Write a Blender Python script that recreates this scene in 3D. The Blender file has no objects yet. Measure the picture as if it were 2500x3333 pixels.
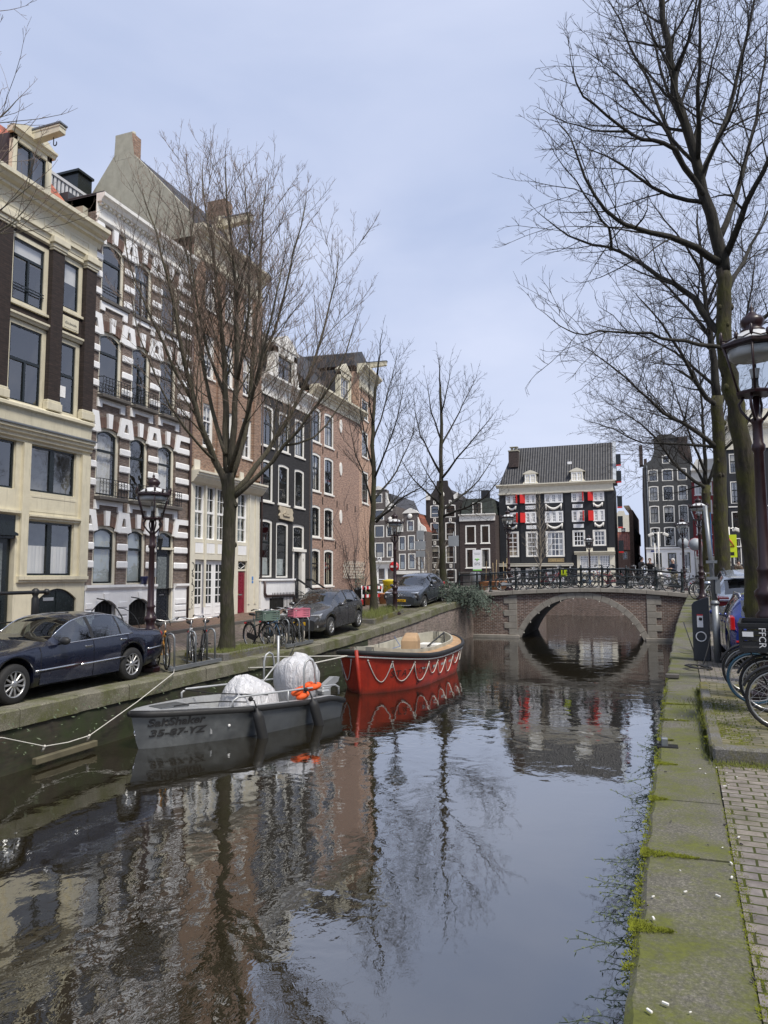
import bpy, math, random
from mathutils import Vector, Matrix, noise
SC = bpy.context.scene
COL = SC.collection
R = math.radians
rnd = random.Random(7)

SPLIT = {'arch','cellar_grille_bar','window_pillar','white_front','quoin','capital','pilaster','balcony_slab','cellar_window','window_guard','wall_anchor','fender_rivet','gable_ornament','gable_scroll','infill_panel','pedal','grip','voussoir','clamp','thwart','number_tile'}
class MB:
    def __init__(s):
        s.v, s.f, s.m, s.s = [], [], [], []
    def add(s, vs, fs, m=0, sm=False, M=None):
        o = len(s.v)
        if M is not None:
            vs = [M @ Vector(v) for v in vs]
        s.v.extend([tuple(v) for v in vs])
        for f in fs:
            s.f.append(tuple(i + o for i in f)); s.m.append(m); s.s.append(sm)
    def box(s, x0, x1, y0, y1, z0, z1, m=0, M=None, c=0.0):
        if c <= 0:
            vs = [(x0,y0,z0),(x1,y0,z0),(x1,y1,z0),(x0,y1,z0),(x0,y0,z1),(x1,y0,z1),(x1,y1,z1),(x0,y1,z1)]
            fs = [(3,2,1,0),(4,5,6,7),(0,1,5,4),(1,2,6,5),(2,3,7,6),(3,0,4,7)]
            s.add(vs, fs, m, False, M); return
        lo = (x0,y0,z0); hi = (x1,y1,z1); vs = []; idx = {}
        for ix in (0,1):
            for iy in (0,1):
                for iz in (0,1):
                    b = [hi[k] if (ix,iy,iz)[k] else lo[k] for k in range(3)]
                    sg = [-1 if (ix,iy,iz)[k] else 1 for k in range(3)]
                    for a in range(3):
                        p = [b[k] + (0 if k == a else sg[k]*c) for k in range(3)]
                        idx[(ix,iy,iz,a)] = len(vs); vs.append(tuple(p))
        fs = []
        for a in range(3):
            b, d = (a+1) % 3, (a+2) % 3
            for sd in (0,1):
                q = []
                for (t,u) in ((0,0),(1,0),(1,1),(0,1)):
                    k = [0,0,0]; k[a] = sd; k[b] = t; k[d] = u
                    q.append(idx[(k[0],k[1],k[2],a)])
                fs.append(tuple(q if sd else q[::-1]))
            for t in (0,1):
                for u in (0,1):
                    k0 = [0,0,0]; k0[b] = t; k0[d] = u
                    k1 = list(k0); k1[a] = 1
                    q = [idx[(*k0,b)], idx[(*k1,b)], idx[(*k1,d)], idx[(*k0,d)]]
                    fs.append(tuple(q if (t != u) else q[::-1]))
        for ix in (0,1):
            for iy in (0,1):
                for iz in (0,1):
                    q = [idx[(ix,iy,iz,a)] for a in range(3)]
                    fs.append(tuple(q if (ix+iy+iz) % 2 else q[::-1]))
        s.add(vs, fs, m, False, M)
    def prism(s, poly, a0, a1, ax='y', m=0, M=None):
        """closed 2-D polygon extruded along an axis (poly in the other two axes' order)"""
        n = len(poly)
        def P(p, a):
            if ax == 'y': return (p[0], a, p[1])
            if ax == 'x': return (a, p[0], p[1])
            return (p[0], p[1], a)
        vs = [P(p, a0) for p in poly] + [P(p, a1) for p in poly]
        fs = [tuple(range(n))[::-1], tuple(range(n, 2*n))]
        fs += [(i, (i+1) % n, n + (i+1) % n, n + i) for i in range(n)]
        s.add(vs, fs, m, False, M)
    def tube(s, pts, r, n=6, m=0, caps=True, sm=True, M=None, flat=1.0):
        pts = [Vector(p) for p in pts]
        k = len(pts)
        rs = r if isinstance(r, (list, tuple)) else [r]*k
        vs, fs = [], []
        t = (pts[1]-pts[0]).normalized()
        u = t.orthogonal().normalized()
        for i in range(k):
            if i == 0: d = pts[1]-pts[0]
            elif i == k-1: d = pts[-1]-pts[-2]
            else: d = (pts[i+1]-pts[i]).normalized() + (pts[i]-pts[i-1]).normalized()
            if d.length < 1e-9: d = t
            d = d.normalized()
            u = (u - d*u.dot(d))
            if u.length < 1e-6: u = d.orthogonal()
            u.normalize(); w = d.cross(u); t = d
            for j in range(n):
                a = 2*math.pi*j/n
                vs.append(pts[i] + (u*math.cos(a) + w*math.sin(a)*flat)*rs[i])
        for i in range(k-1):
            for j in range(n):
                j2 = (j+1) % n
                fs.append((i*n+j, i*n+j2, (i+1)*n+j2, (i+1)*n+j))
        if caps:
            fs.append(tuple(range(n))[::-1]); fs.append(tuple(range((k-1)*n, k*n)))
        s.add(vs, fs, m, sm, M)
    def lathe(s, prof, n=16, m=0, M=None, sm=True, rot=0.0, caps=True):
        vs, fs = [], []
        for (r, z) in prof:
            for j in range(n):
                a = 2*math.pi*j/n + rot
                vs.append((r*math.cos(a), r*math.sin(a), z))
        k = len(prof)
        for i in range(k-1):
            for j in range(n):
                j2 = (j+1) % n
                fs.append((i*n+j, i*n+j2, (i+1)*n+j2, (i+1)*n+j))
        if caps: fs.append(tuple(range(n))[::-1]); fs.append(tuple(range((k-1)*n, k*n)))
        s.add(vs, fs, m, sm, M)
    def torus(s, R_, r, n=24, k=8, m=0, M=None, a0=0.0, a1=None, sm=True):
        full = a1 is None
        if full: a1 = a0 + 2*math.pi
        pts = []
        cnt = n if full else n+1
        vs, fs = [], []
        for i in range(cnt):
            a = a0 + (a1-a0)*i/n
            for j in range(k):
                b = 2*math.pi*j/k
                rr = R_ + r*math.cos(b)
                vs.append((rr*math.cos(a), rr*math.sin(a), r*math.sin(b)))
        for i in range(n):
            i2 = (i+1) % cnt
            for j in range(k):
                j2 = (j+1) % k
                fs.append((i*k+j, i2*k+j, i2*k+j2, i*k+j2))
        s.add(vs, fs, m, sm, M)
    def loft(s, secs, m=0, closed=True, caps=True, sm=True, M=None):
        n = len(secs[0]); vs = [p for sec in secs for p in sec]; fs = []
        for i in range(len(secs)-1):
            for j in range(n if closed else n-1):
                j2 = (j+1) % n
                fs.append((i*n+j, i*n+j2, (i+1)*n+j2, (i+1)*n+j))
        if caps and closed:
            fs.append(tuple(range(n))[::-1]); fs.append(tuple(range((len(secs)-1)*n, len(secs)*n)))
        s.add(vs, fs, m, sm, M)
    def ball(s, c, r, m=0, nu=10, nv=7, sc=(1,1,1), M=None):
        prof = [(max(1e-4, math.sin(math.pi*i/(nv-1)))*r, -math.cos(math.pi*i/(nv-1))*r) for i in range(nv)]
        T = Matrix.Translation(c) @ Matrix.Diagonal((sc[0], sc[1], sc[2], 1))
        s.lathe(prof, nu, m, (M @ T) if M is not None else T)
    def pieces(s):
        par = list(range(len(s.v)))
        def find(a):
            while par[a] != a: par[a] = par[par[a]]; a = par[a]
            return a
        for f in s.f:
            a = find(f[0])
            for i in f[1:]: par[find(i)] = a
        out = {}
        for f, m, sm in zip(s.f, s.m, s.s):
            b, ix = out.setdefault(find(f[0]), (MB(), {}))
            for i in f:
                if i not in ix: ix[i] = len(b.v); b.v.append(s.v[i])
            b.f.append(tuple(ix[i] for i in f)); b.m.append(m); b.s.append(sm)
        return [b for b, _ in out.values()]
    def build(s, name, mats, parent=None, off=None, M=None, bevel=0):
        if name in SPLIT:
            pc = s.pieces()
            if 1 < len(pc) <= 120: return [b._build(name, mats, parent, off, M, bevel) for b in pc][0]
        return s._build(name, mats, parent, off, M, bevel)
    def _build(s, name, mats, parent=None, off=None, M=None, bevel=0):
        if not isinstance(mats, (list, tuple)): mats = [mats]
        me = bpy.data.meshes.new(name)
        vs = s.v
        if off is not None: vs = [(a+off[0], b+off[1], c+off[2]) for a, b, c in vs]
        if M is not None: vs = [tuple(M @ Vector(v)) for v in vs]
        me.from_pydata(vs, [], s.f)
        for mt in mats: me.materials.append(mt)
        if len(mats) > 1: me.polygons.foreach_set('material_index', s.m)
        me.polygons.foreach_set('use_smooth', s.s)
        me.update()
        o = bpy.data.objects.new(name, me); COL.objects.link(o)
        if parent is not None: o.parent = parent
        if bevel:
            b = o.modifiers.new('bevel', 'BEVEL'); b.width = bevel; b.segments = 2; b.limit_method = 'ANGLE'; b.angle_limit = R(40)
        return o

def tag(o, label=None, cat=None, group=None, kind=None):
    if label: o['label'] = label
    if cat: o['category'] = cat
    if group: o['group'] = group
    if kind: o['kind'] = kind
    return o
def empty(name, loc=(0,0,0), rz=0.0, label=None, cat=None, group=None):
    o = bpy.data.objects.new(name, None); COL.objects.link(o)
    o.location = loc; o.rotation_euler = (0, 0, rz); o.empty_display_size = 0.2
    return tag(o, label, cat, group)
def copy_tree(o, parent=None):
    c = o.copy(); COL.objects.link(c)
    if parent is not None: c.parent = parent
    for ch in list(o.children): copy_tree(ch, c)
    return c
def T(x, y, z): return Matrix.Translation((x, y, z))
def RX(a): return Matrix.Rotation(a, 4, 'X')
def RY(a): return Matrix.Rotation(a, 4, 'Y')
def RZ(a): return Matrix.Rotation(a, 4, 'Z')
def lerp(a, b, t): return a + (b-a)*t
def interp(tab, x):
    if x <= tab[0][0]: return tab[0][1]
    for (a, b), (c, d) in zip(tab, tab[1:]):
        if x <= c: return b + (d-b)*(x-a)/(c-a)
    return tab[-1][1]
def smooth(tab, x):
    """monotone-ish cubic interpolation of a table"""
    n = len(tab)
    if x <= tab[0][0]: return tab[0][1]
    if x >= tab[-1][0]: return tab[-1][1]
    for i in range(n-1):
        if x <= tab[i+1][0]:
            x0, y0 = tab[i]; x1, y1 = tab[i+1]
            h = x1-x0; d = (y1-y0)/h
            def sl(j):
                if j <= 0 or j >= n-1: return None
                a = (tab[j][1]-tab[j-1][1])/(tab[j][0]-tab[j-1][0]); b = (tab[j+1][1]-tab[j][1])/(tab[j+1][0]-tab[j][0])
                return 0.0 if a*b <= 0 else 2*a*b/(a+b)
            m0 = sl(i); m1 = sl(i+1)
            if m0 is None: m0 = d
            if m1 is None: m1 = d
            t = (x-x0)/h
            return (2*t**3-3*t*t+1)*y0 + (t**3-2*t*t+t)*h*m0 + (-2*t**3+3*t*t)*y1 + (t**3-t*t)*h*m1

def lettering(name, txt, mat, parent, size, M, ext=0.002, align='LEFT', shear=0.0, bold=0.0, space=1.0, sx=1.0):
    cu = bpy.data.curves.new(name, 'FONT'); cu.body = txt; cu.size = size; cu.extrude = ext
    cu.align_x = align; cu.shear = shear; cu.offset = bold; cu.space_character = space
    cu.resolution_u = 3
    ob = bpy.data.objects.new(name, cu); COL.objects.link(ob)
    dg = bpy.context.evaluated_depsgraph_get(); dg.update()
    me = bpy.data.meshes.new_from_object(ob.evaluated_get(dg))
    bpy.data.objects.remove(ob); bpy.data.curves.remove(cu)
    me.transform(M @ Matrix.Diagonal((sx, 1, 1, 1))); me.materials.clear(); me.materials.append(mat)
    o = bpy.data.objects.new(name, me); COL.objects.link(o)
    if parent is not None: o.parent = parent
    return o

MATS = {}
class NT:
    def __init__(s, name):
        s.mat = bpy.data.materials.new(name); s.mat.use_nodes = True
        s.t = s.mat.node_tree; s.n = s.t.nodes; s.b = s.n['Principled BSDF']; s.out = s.n['Material Output']
        s._tc = None
    def node(s, ty, **kw):
        nd = s.n.new(ty)
        for k, v in kw.items(): setattr(nd, k, v)
        return nd
    def link(s, a, b): s.t.links.new(a, b)
    def tc(s):
        if s._tc is None: s._tc = s.node('ShaderNodeTexCoord')
        return s._tc.outputs['Object']
    def gpos(s): return s.node('ShaderNodeNewGeometry').outputs['Position']
    def mapping(s, vec, scale=(1,1,1), rot=(0,0,0), loc=(0,0,0)):
        m = s.node('ShaderNodeMapping'); m.inputs['Scale'].default_value = scale
        m.inputs['Rotation'].default_value = rot; m.inputs['Location'].default_value = loc
        s.link(vec, m.inputs['Vector']); return m.outputs[0]
    def noise(s, vec, scale=5, detail=4, rough=0.55, dist=0.0):
        n = s.node('ShaderNodeTexNoise'); n.inputs['Scale'].default_value = scale
        n.inputs['Detail'].default_value = detail; n.inputs['Roughness'].default_value = rough
        n.inputs['Distortion'].default_value = dist
        s.link(vec, n.inputs['Vector']); return n.outputs['Fac']
    def ramp(s, fac, stops):
        r = s.node('ShaderNodeValToRGB'); e = r.color_ramp.elements
        while len(e) < len(stops): e.new(0.5)
        for el, (p, c) in zip(e, stops):
            el.position = p; el.color = (c, c, c, 1) if isinstance(c, (int, float)) else (*c, 1)
        s.link(fac, r.inputs['Fac']); return r.outputs['Color']
    def mix(s, fac, a, b, mode='MIX'):
        m = s.node('ShaderNodeMix'); m.data_type = 'RGBA'; m.blend_type = mode
        for sock, v in ((m.inputs[0], fac), (m.inputs[6], a), (m.inputs[7], b)):
            if isinstance(v, bpy.types.NodeSocket): s.link(v, sock)
            elif isinstance(v, (int, float)): sock.default_value = v if sock.type == 'VALUE' else (v, v, v, 1)
            else: sock.default_value = (*v, 1)
        return m.outputs[2]
    def math(s, op, a, b=0.0, clamp=False):
        m = s.node('ShaderNodeMath'); m.operation = op; m.use_clamp = clamp
        for sock, v in ((m.inputs[0], a), (m.inputs[1], b)):
            if isinstance(v, bpy.types.NodeSocket): s.link(v, sock)
            else: sock.default_value = v
        return m.outputs[0]
    def sep(s, vec):
        x = s.node('ShaderNodeSeparateXYZ'); s.link(vec, x.inputs[0]); return x.outputs
    def comb(s, x, y, z=0.0):
        c = s.node('ShaderNodeCombineXYZ')
        for sock, v in zip(c.inputs, (x, y, z)):
            if isinstance(v, bpy.types.NodeSocket): s.link(v, sock)
            else: sock.default_value = v
        return c.outputs[0]
    def bump(s, h, strength=0.3, dist=0.01, prev=None):
        b = s.node('ShaderNodeBump'); b.inputs['Strength'].default_value = strength; b.inputs['Distance'].default_value = dist
        s.link(h, b.inputs['Height'])
        if prev is not None: s.link(prev, b.inputs['Normal'])
        s.link(b.outputs[0], s.b.inputs['Normal']); return b.outputs[0]
    def col(s, c):
        if isinstance(c, bpy.types.NodeSocket): s.link(c, s.b.inputs['Base Color'])
        else: s.b.inputs['Base Color'].default_value = (*c, 1)
    def rough(s, v):
        if isinstance(v, bpy.types.NodeSocket): s.link(v, s.b.inputs['Roughness'])
        else: s.b.inputs['Roughness'].default_value = v
    def set(s, **kw):
        for k, v in kw.items(): s.b.inputs[k.replace('_', ' ')].default_value = v

def paint(name, c, rough=0.5, var=0.12, metal=0.0, scale=3.0, dirt=None, coat=0.0, bump=0.0):
    """a painted / plain surface with gentle unevenness and grime"""
    if name in MATS: return MATS[name]
    k = NT(name); p = k.tc()
    n1 = k.noise(p, scale, 5, 0.6)
    lo = tuple(max(0, x*(1-var)) for x in c); hi = tuple(min(1, x*(1+var*0.6)) for x in c)
    cc = k.ramp(n1, [(0.3, lo), (0.7, hi)])
    if dirt:
        st = k.noise(k.mapping(p, (7, 7, 0.8)), 1.5, 5, 0.65)
        cc = k.mix(k.ramp(st, [(0.52, 0.0), (0.8, dirt[1])]), cc, dirt[0])
    k.col(cc)
    k.rough(k.ramp(k.noise(p, scale*4, 3), [(0.3, max(0.02, rough-0.06)), (0.7, min(1, rough+0.08))]))
    k.set(Metallic=metal)
    if coat: k.set(Coat_Weight=coat, Coat_Roughness=0.05)
    if bump: k.bump(k.noise(p, 60, 3), bump, 0.005)
    MATS[name] = k.mat; return k.mat

def brick(name, c1, c2, mortar, bw=0.215, bh=0.062, ms=0.009, grime=(0.03,0.028,0.025), ga=0.35, moss=0.0, rough=0.85, lime=0.0, var=0.45):
    if name in MATS: return MATS[name]
    k = NT(name); p = k.tc(); x, y, z = k.sep(p)
    uv = k.comb(k.math('ADD', x, y), z)
    b = k.node('ShaderNodeTexBrick'); b.offset = 0.5; b.squash = 1.0
    for nm, v in (('Scale', 1.0), ('Mortar Size', ms), ('Mortar Smooth', 0.2), ('Bias', 0.0), ('Brick Width', bw), ('Row Height', bh)):
        b.inputs[nm].default_value = v
    b.inputs['Color1'].default_value = (*c1, 1); b.inputs['Color2'].default_value = (*c2, 1); b.inputs['Mortar'].default_value = (*mortar, 1)
    k.link(uv, b.inputs['Vector'])
    n2 = k.noise(k.comb(k.math('MULTIPLY', k.math('ADD', x, y), 1/bw), k.math('MULTIPLY', z, 1/bh)), 0.9, 1, 0.5)
    c = k.mix(1.0, b.outputs['Color'], k.ramp(n2, [(0.3, 1-var), (0.7, 1+var*0.25)]), 'MULTIPLY')
    big = k.noise(p, 0.45, 5, 0.6)
    c = k.mix(k.ramp(big, [(0.42, 0.0), (0.75, ga)]), c, grime)
    if lime:
        l = k.noise(k.mapping(p, (3, 3, 0.5), loc=(3, 1, 0)), 0.8, 5, 0.7)
        c = k.mix(k.ramp(l, [(0.55, 0.0), (0.75, lime)]), c, (0.45, 0.42, 0.38))
    if moss:
        mo = k.noise(p, 1.3, 6, 0.7)
        c = k.mix(k.ramp(mo, [(0.40, 0.0), (0.62, moss)]), c, (0.028, 0.04, 0.012))
    k.col(c); k.rough(rough)
    k.bump(b.outputs['Fac'], -0.35, 0.006)
    MATS[name] = k.mat; return k.mat

def glassmat(name='window_glass', ior=2.7, tint=(1,1,1), rough=0.015, wav=0.012):
    if name in MATS: return MATS[name]
    k = NT(name); k.n.remove(k.b)
    tr = k.node('ShaderNodeBsdfTransparent'); tr.inputs[0].default_value = (*tint, 1)
    gl = k.node('ShaderNodeBsdfGlossy'); gl.inputs['Roughness'].default_value = rough
    lw = k.node('ShaderNodeLayerWeight'); f0 = ((ior-1)/(ior+1))**2
    sch = k.math('ADD', f0, k.math('MULTIPLY', k.math('POWER', lw.outputs['Facing'], 4.0), 1-f0))
    mx = k.node('ShaderNodeMixShader')
    bp = k.node('ShaderNodeBump'); bp.inputs['Strength'].default_value = wav; bp.inputs['Distance'].default_value = 0.3
    k.link(k.noise(k.tc(), 1.6, 2), bp.inputs['Height']); k.link(bp.outputs[0], gl.inputs['Normal'])
    k.link(sch, mx.inputs[0]); k.link(tr.outputs[0], mx.inputs[1]); k.link(gl.outputs[0], mx.inputs[2])
    k.link(mx.outputs[0], k.out.inputs['Surface'])
    MATS[name] = k.mat; return k.mat
def make_camera():
    YH, VX, F, CX, CY = 1876.0, 2090.0, 2330.0, 1250.0, 1666.5
    th = math.atan((YH-CY)/F); a = math.atan((VX-CX)/F*math.cos(th)); roll = R(0.25)
    fw = Vector((-math.sin(a)*math.cos(th), math.cos(a)*math.cos(th), math.sin(th)))
    rt = Vector((math.cos(a), math.sin(a), 0)); up = Vector((math.sin(a)*math.sin(th), -math.cos(a)*math.sin(th), math.cos(th)))
    r2 = rt*math.cos(roll) - up*math.sin(roll); u2 = rt*math.sin(roll) + up*math.cos(roll)
    cam = bpy.data.cameras.new('camera'); o = bpy.data.objects.new('camera', cam); COL.objects.link(o)
    M = Matrix((r2, u2, -fw)).transposed().to_4x4(); M.translation = (0, 0, 2.1)
    o.matrix_world = M
    cam.sensor_fit = 'VERTICAL'; cam.sensor_height = 36.0; cam.sensor_width = 27.0
    cam.lens = 36.0*F/3333.0; cam.clip_start = 0.05; cam.clip_end = 3000
    SC.camera = o
make_camera()
SUN_EL, SUN_AZ = 56.0, 122.0          # azimuth measured from +Y clockwise: behind and to the right of the photographer
def make_light():
    w = bpy.data.worlds.new('World'); SC.world = w; w.use_nodes = True
    t = w.node_tree; bg = t.nodes['Background']
    sky = t.nodes.new('ShaderNodeTexSky'); sky.sky_type = 'NISHITA'; sky.sun_disc = False
    sky.sun_elevation = R(SUN_EL); sky.sun_rotation = R(SUN_AZ); sky.air_density = 1.0; sky.dust_density = 1.5; sky.ozone_density = 1.2
    tc = t.nodes.new('ShaderNodeTexCoord')
    mp = t.nodes.new('ShaderNodeMapping'); mp.inputs['Scale'].default_value = (1.0, 1.0, 2.6); t.links.new(tc.outputs['Generated'], mp.inputs[0])
    nz = t.nodes.new('ShaderNodeTexNoise'); nz.inputs['Scale'].default_value = 1.7; nz.inputs['Detail'].default_value = 5; nz.inputs['Roughness'].default_value = 0.5
    nz.inputs['Distortion'].default_value = 0.4
    t.links.new(mp.outputs[0], nz.inputs['Vector'])
    rp = t.nodes.new('ShaderNodeValToRGB'); e = rp.color_ramp.elements
    e[0].position = 0.30; e[0].color = (4.5, 5.35, 7.6, 1); e[1].position = 0.70; e[1].color = (6.7, 7.3, 9.2, 1)
    t.links.new(nz.outputs['Fac'], rp.inputs['Fac'])
    mx = t.nodes.new('ShaderNodeMix'); mx.data_type = 'RGBA'; mx.inputs[0].default_value = 0.88
    t.links.new(sky.outputs[0], mx.inputs[6]); t.links.new(rp.outputs[0], mx.inputs[7])
    t.links.new(mx.outputs[2], bg.inputs['Color']); bg.inputs['Strength'].default_value = 0.091
    L = bpy.data.lights.new('sun', 'SUN'); L.energy = 3.3; L.angle = R(14); L.color = (1.0, 0.94, 0.85)
    o = bpy.data.objects.new('sun', L); COL.objects.link(o)
    az, el = R(SUN_AZ), R(SUN_EL)
    d = Vector((math.sin(az)*math.cos(el), math.cos(az)*math.cos(el), math.sin(el)))
    o.rotation_euler = d.to_track_quat('Z', 'Y').to_euler()
make_light()
SC.view_settings.view_transform = 'Standard'; SC.view_settings.look = 'None'
SC.view_settings.exposure = 0.30; SC.view_settings.gamma = 1.0; SC.view_settings.use_curve_mapping = False
SC.render.engine = 'CYCLES'
SC.cycles.max_bounces = 6; SC.cycles.diffuse_bounces = 3; SC.cycles.glossy_bounces = 4; SC.cycles.transmission_bounces = 4
SC.cycles.transparent_max_bounces = 10; SC.cycles.caustics_reflective = False; SC.cycles.caustics_refractive = False
SC.cycles.use_denoising = True; SC.cycles.sample_clamp_indirect = 6
try: SC.cycles.denoiser = 'OPENIMAGEDENOISE'
except Exception: pass

WATER = -1.0
EDGE_L = [(-60,-9.5,0.0),(20,-9.5,0.02),(24.4,-9.35,0.16),(28.6,-9.0,0.45),(31.8,-8.6,0.75),(36.5,-8.2,1.05)]
EDGE_R = [(-60,-0.9,0.25),(-3,-0.22,0.25),(3.3,-0.15,0.25),(5.8,-0.03,0.25),(7.55,0.06,0.25),(10.5,0.19,0.25),(14.3,0.37,0.25),(17.5,0.52,0.25),(20.7,0.69,0.34),(24,0.93,0.62),(28.6,1.35,0.98),(36.5,1.95,1.12)]
FACADE_Z = [(-60,0.3),(18,0.33),(24,0.38),(30,0.45),(36,0.55),(46,0.9)]
def exL(y): return interp([(a,b) for a,b,c in EDGE_L], y)
def ezL(y): return interp([(a,c) for a,b,c in EDGE_L], y)
def exR(y): return interp([(a,b) for a,b,c in EDGE_R], y)
def ezR(y): return interp([(a,c) for a,b,c in EDGE_R], y)
def gzL(x, y):
    t = min(1, max(0, (exL(y)-x)/(exL(y)+16.6)))
    return lerp(ezL(y), interp(FACADE_Z, y), t)
def gzR(x, y): return ezR(y)

def m_water():
    k = NT('canal_water'); k.n.remove(k.b)
    p = k.gpos()
    dif = k.node('ShaderNodeBsdfDiffuse'); dif.inputs[0].default_value = (0.020, 0.016, 0.008, 1)
    gl = k.node('ShaderNodeBsdfGlossy'); gl.inputs['Roughness'].default_value = 0.02; gl.inputs[0].default_value = (0.86, 0.88, 0.90, 1)
    x, y, z = k.sep(p)
    n1 = k.noise(k.mapping(p, (1.0, 1.0, 1.0), rot=(0, 0, R(18))), 1.3, 2, 0.45, 0.6)
    n2 = k.noise(k.mapping(p, (1.5, 1.0, 1.0), rot=(0, 0, R(-25))), 5.2, 3, 0.55, 0.4)
    h = k.math('ADD', k.math('MULTIPLY', n1, 1.0), k.math('MULTIPLY', n2, 0.17))
    lee = k.math('MAXIMUM', k.math('MULTIPLY', k.math('ADD', k.math('MULTIPLY', x, -1.0), -1.1), 0.5, True), k.math('MULTIPLY', k.math('ADD', y, -7.5), 0.16, True))
    patch = k.ramp(k.noise(k.mapping(p, (0.5, 0.16, 1)), 0.55, 2, 0.5), [(0.35, 0.45), (0.65, 1.0)])
    h = k.math('MULTIPLY', h, k.math('MULTIPLY', patch, k.math('ADD', k.math('MULTIPLY', lee, 0.9), 0.1)))
    b = k.node('ShaderNodeBump'); b.inputs['Strength'].default_value = 0.34; b.inputs['Distance'].default_value = 0.04
    k.link(h, b.inputs['Height']); k.link(b.outputs[0], gl.inputs['Normal'])
    lw = k.node('ShaderNodeLayerWeight'); k.link(b.outputs[0], lw.inputs['Normal'])
    fr = k.math('ADD', 0.25, k.math('MULTIPLY', k.math('POWER', lw.outputs['Facing'], 3.2), 0.70))
    mx = k.node('ShaderNodeMixShader'); k.link(fr, mx.inputs[0]); k.link(dif.outputs[0], mx.inputs[1]); k.link(gl.outputs[0], mx.inputs[2])
    k.link(mx.outputs[0], k.out.inputs['Surface'])
    return k.mat
M_WATER = m_water()

def m_paving(name, c1, c2, mortar, bw, bh, rot, moss=0.3, swap=False, mosscol=(0.05,0.06,0.015), var=0.4, ms=0.010, grass=(0.045,0.055,0.012)):
    k = NT(name); p = k.gpos()
    wob = k.node('ShaderNodeTexNoise'); wob.inputs['Scale'].default_value = 0.7; wob.inputs['Detail'].default_value = 2; k.link(p, wob.inputs['Vector'])
    vm = k.node('ShaderNodeVectorMath'); vm.operation = 'MULTIPLY_ADD'; k.link(wob.outputs['Color'], vm.inputs[0]); vm.inputs[1].default_value = (0.06, 0.06, 0); k.link(p, vm.inputs[2])
    q = k.mapping(vm.outputs[0], (1, 1, 1), (0, 0, rot))
    b = k.node('ShaderNodeTexBrick'); b.offset = 0.5
    for nm, v in (('Scale', 1.0), ('Mortar Size', ms), ('Mortar Smooth', 0.35), ('Bias', 0.0), ('Brick Width', bw), ('Row Height', bh)): b.inputs[nm].default_value = v
    b.inputs['Color1'].default_value = (*c1, 1); b.inputs['Color2'].default_value = (*c2, 1); b.inputs['Mortar'].default_value = (*mortar, 1)
    k.link(q, b.inputs['Vector'])
    sx, sy, sz = k.sep(q)
    n2 = k.noise(k.comb(k.math('MULTIPLY', sx, 1/bw), k.math('MULTIPLY', sy, 1/bh)), 0.8, 1)
    c = k.mix(1.0, b.outputs['Color'], k.ramp(n2, [(0.3, 1-var), (0.7, 1.15)]), 'MULTIPLY')
    c = k.mix(1.0, c, k.ramp(k.noise(p, 30, 3), [(0.3, 0.8), (0.7, 1.15)]), 'MULTIPLY')
    mo = k.noise(p, 0.9, 6, 0.7)
    c = k.mix(k.ramp(mo, [(0.42, 0.0), (0.66, moss)]), c, mosscol)
    jf = k.math('MULTIPLY', b.outputs['Fac'], k.ramp(k.noise(p, 2.2, 4), [(0.35, 0.1), (0.6, 1.0)]))
    c = k.mix(jf, c, grass)
    k.col(c); k.rough(0.9); k.set(Specular_IOR_Level=0.15)
    bp = k.bump(b.outputs['Fac'], -0.6, 0.012); k.bump(k.noise(p, 45, 4), 0.35, 0.006, bp)
    return k.mat
M_SETT_R = m_paving('grey_setts', (0.255,0.222,0.200), (0.205,0.185,0.175), (0.06,0.062,0.03), 0.19, 0.118, R(3), 0.3, var=0.3, ms=0.010, mosscol=(0.12,0.12,0.04))
M_SETT_L = m_paving('street_brick', (0.25,0.195,0.175), (0.19,0.155,0.145), (0.08,0.07,0.06), 0.20, 0.10, R(45), 0.25)
M_WALK = m_paving('pavement_brick', (0.26,0.165,0.135), (0.20,0.135,0.115), (0.06,0.05,0.04), 0.20, 0.10, R(0), 0.2)
M_PLAZA = m_paving('plaza_brick', (0.30,0.27,0.25), (0.26,0.235,0.22), (0.12,0.11,0.10), 0.2, 0.1, R(0), 0.15)
def m_coping(name, base, moss, mossc, dark=0.5):
    k = NT(name); p = k.gpos()
    c = k.ramp(k.noise(p, 60, 5, 0.8), [(0.3, tuple(x*0.4 for x in base)), (0.5, base), (0.68, tuple(min(1, x*2.3) for x in base))])
    c = k.mix(k.ramp(k.noise(p, 4.0, 5, 0.6), [(0.35, 0.0), (0.8, dark)]), c, tuple(x*0.5 for x in base))
    big = k.noise(p, 1.5, 6, 0.62); fine = k.noise(p, 22, 4, 0.7)
    f = k.math('ADD', k.math('MULTIPLY', big, 0.75), k.math('MULTIPLY', fine, 0.25))
    c = k.mix(k.ramp(f, [(0.44, 0.0), (0.60, moss)]), c, k.ramp(fine, [(0.3, tuple(x*0.55 for x in mossc)), (0.7, mossc)]))
    k.col(c); k.rough(0.92)
    bp = k.bump(k.noise(p, 70, 4, 0.7), 0.5, 0.006); k.bump(k.noise(p, 9, 4), 0.3, 0.02, bp)
    return k.mat
M_COPE_R = m_coping('mossy_coping_stone', (0.115,0.108,0.085), 0.92, (0.120,0.132,0.020))
M_COPE_L = m_coping('weathered_coping_stone', (0.17,0.16,0.12), 0.85, (0.095,0.105,0.024))
M_KERB = m_coping('mossy_kerb_stone', (0.13,0.125,0.115), 0.9, (0.145,0.13,0.014))
M_QUAY = brick('quay_brick', (0.055,0.042,0.028), (0.038,0.030,0.022), (0.05,0.045,0.03), 0.20, 0.06, 0.012, ga=0.6, moss=0.92, lime=0.0)
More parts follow.
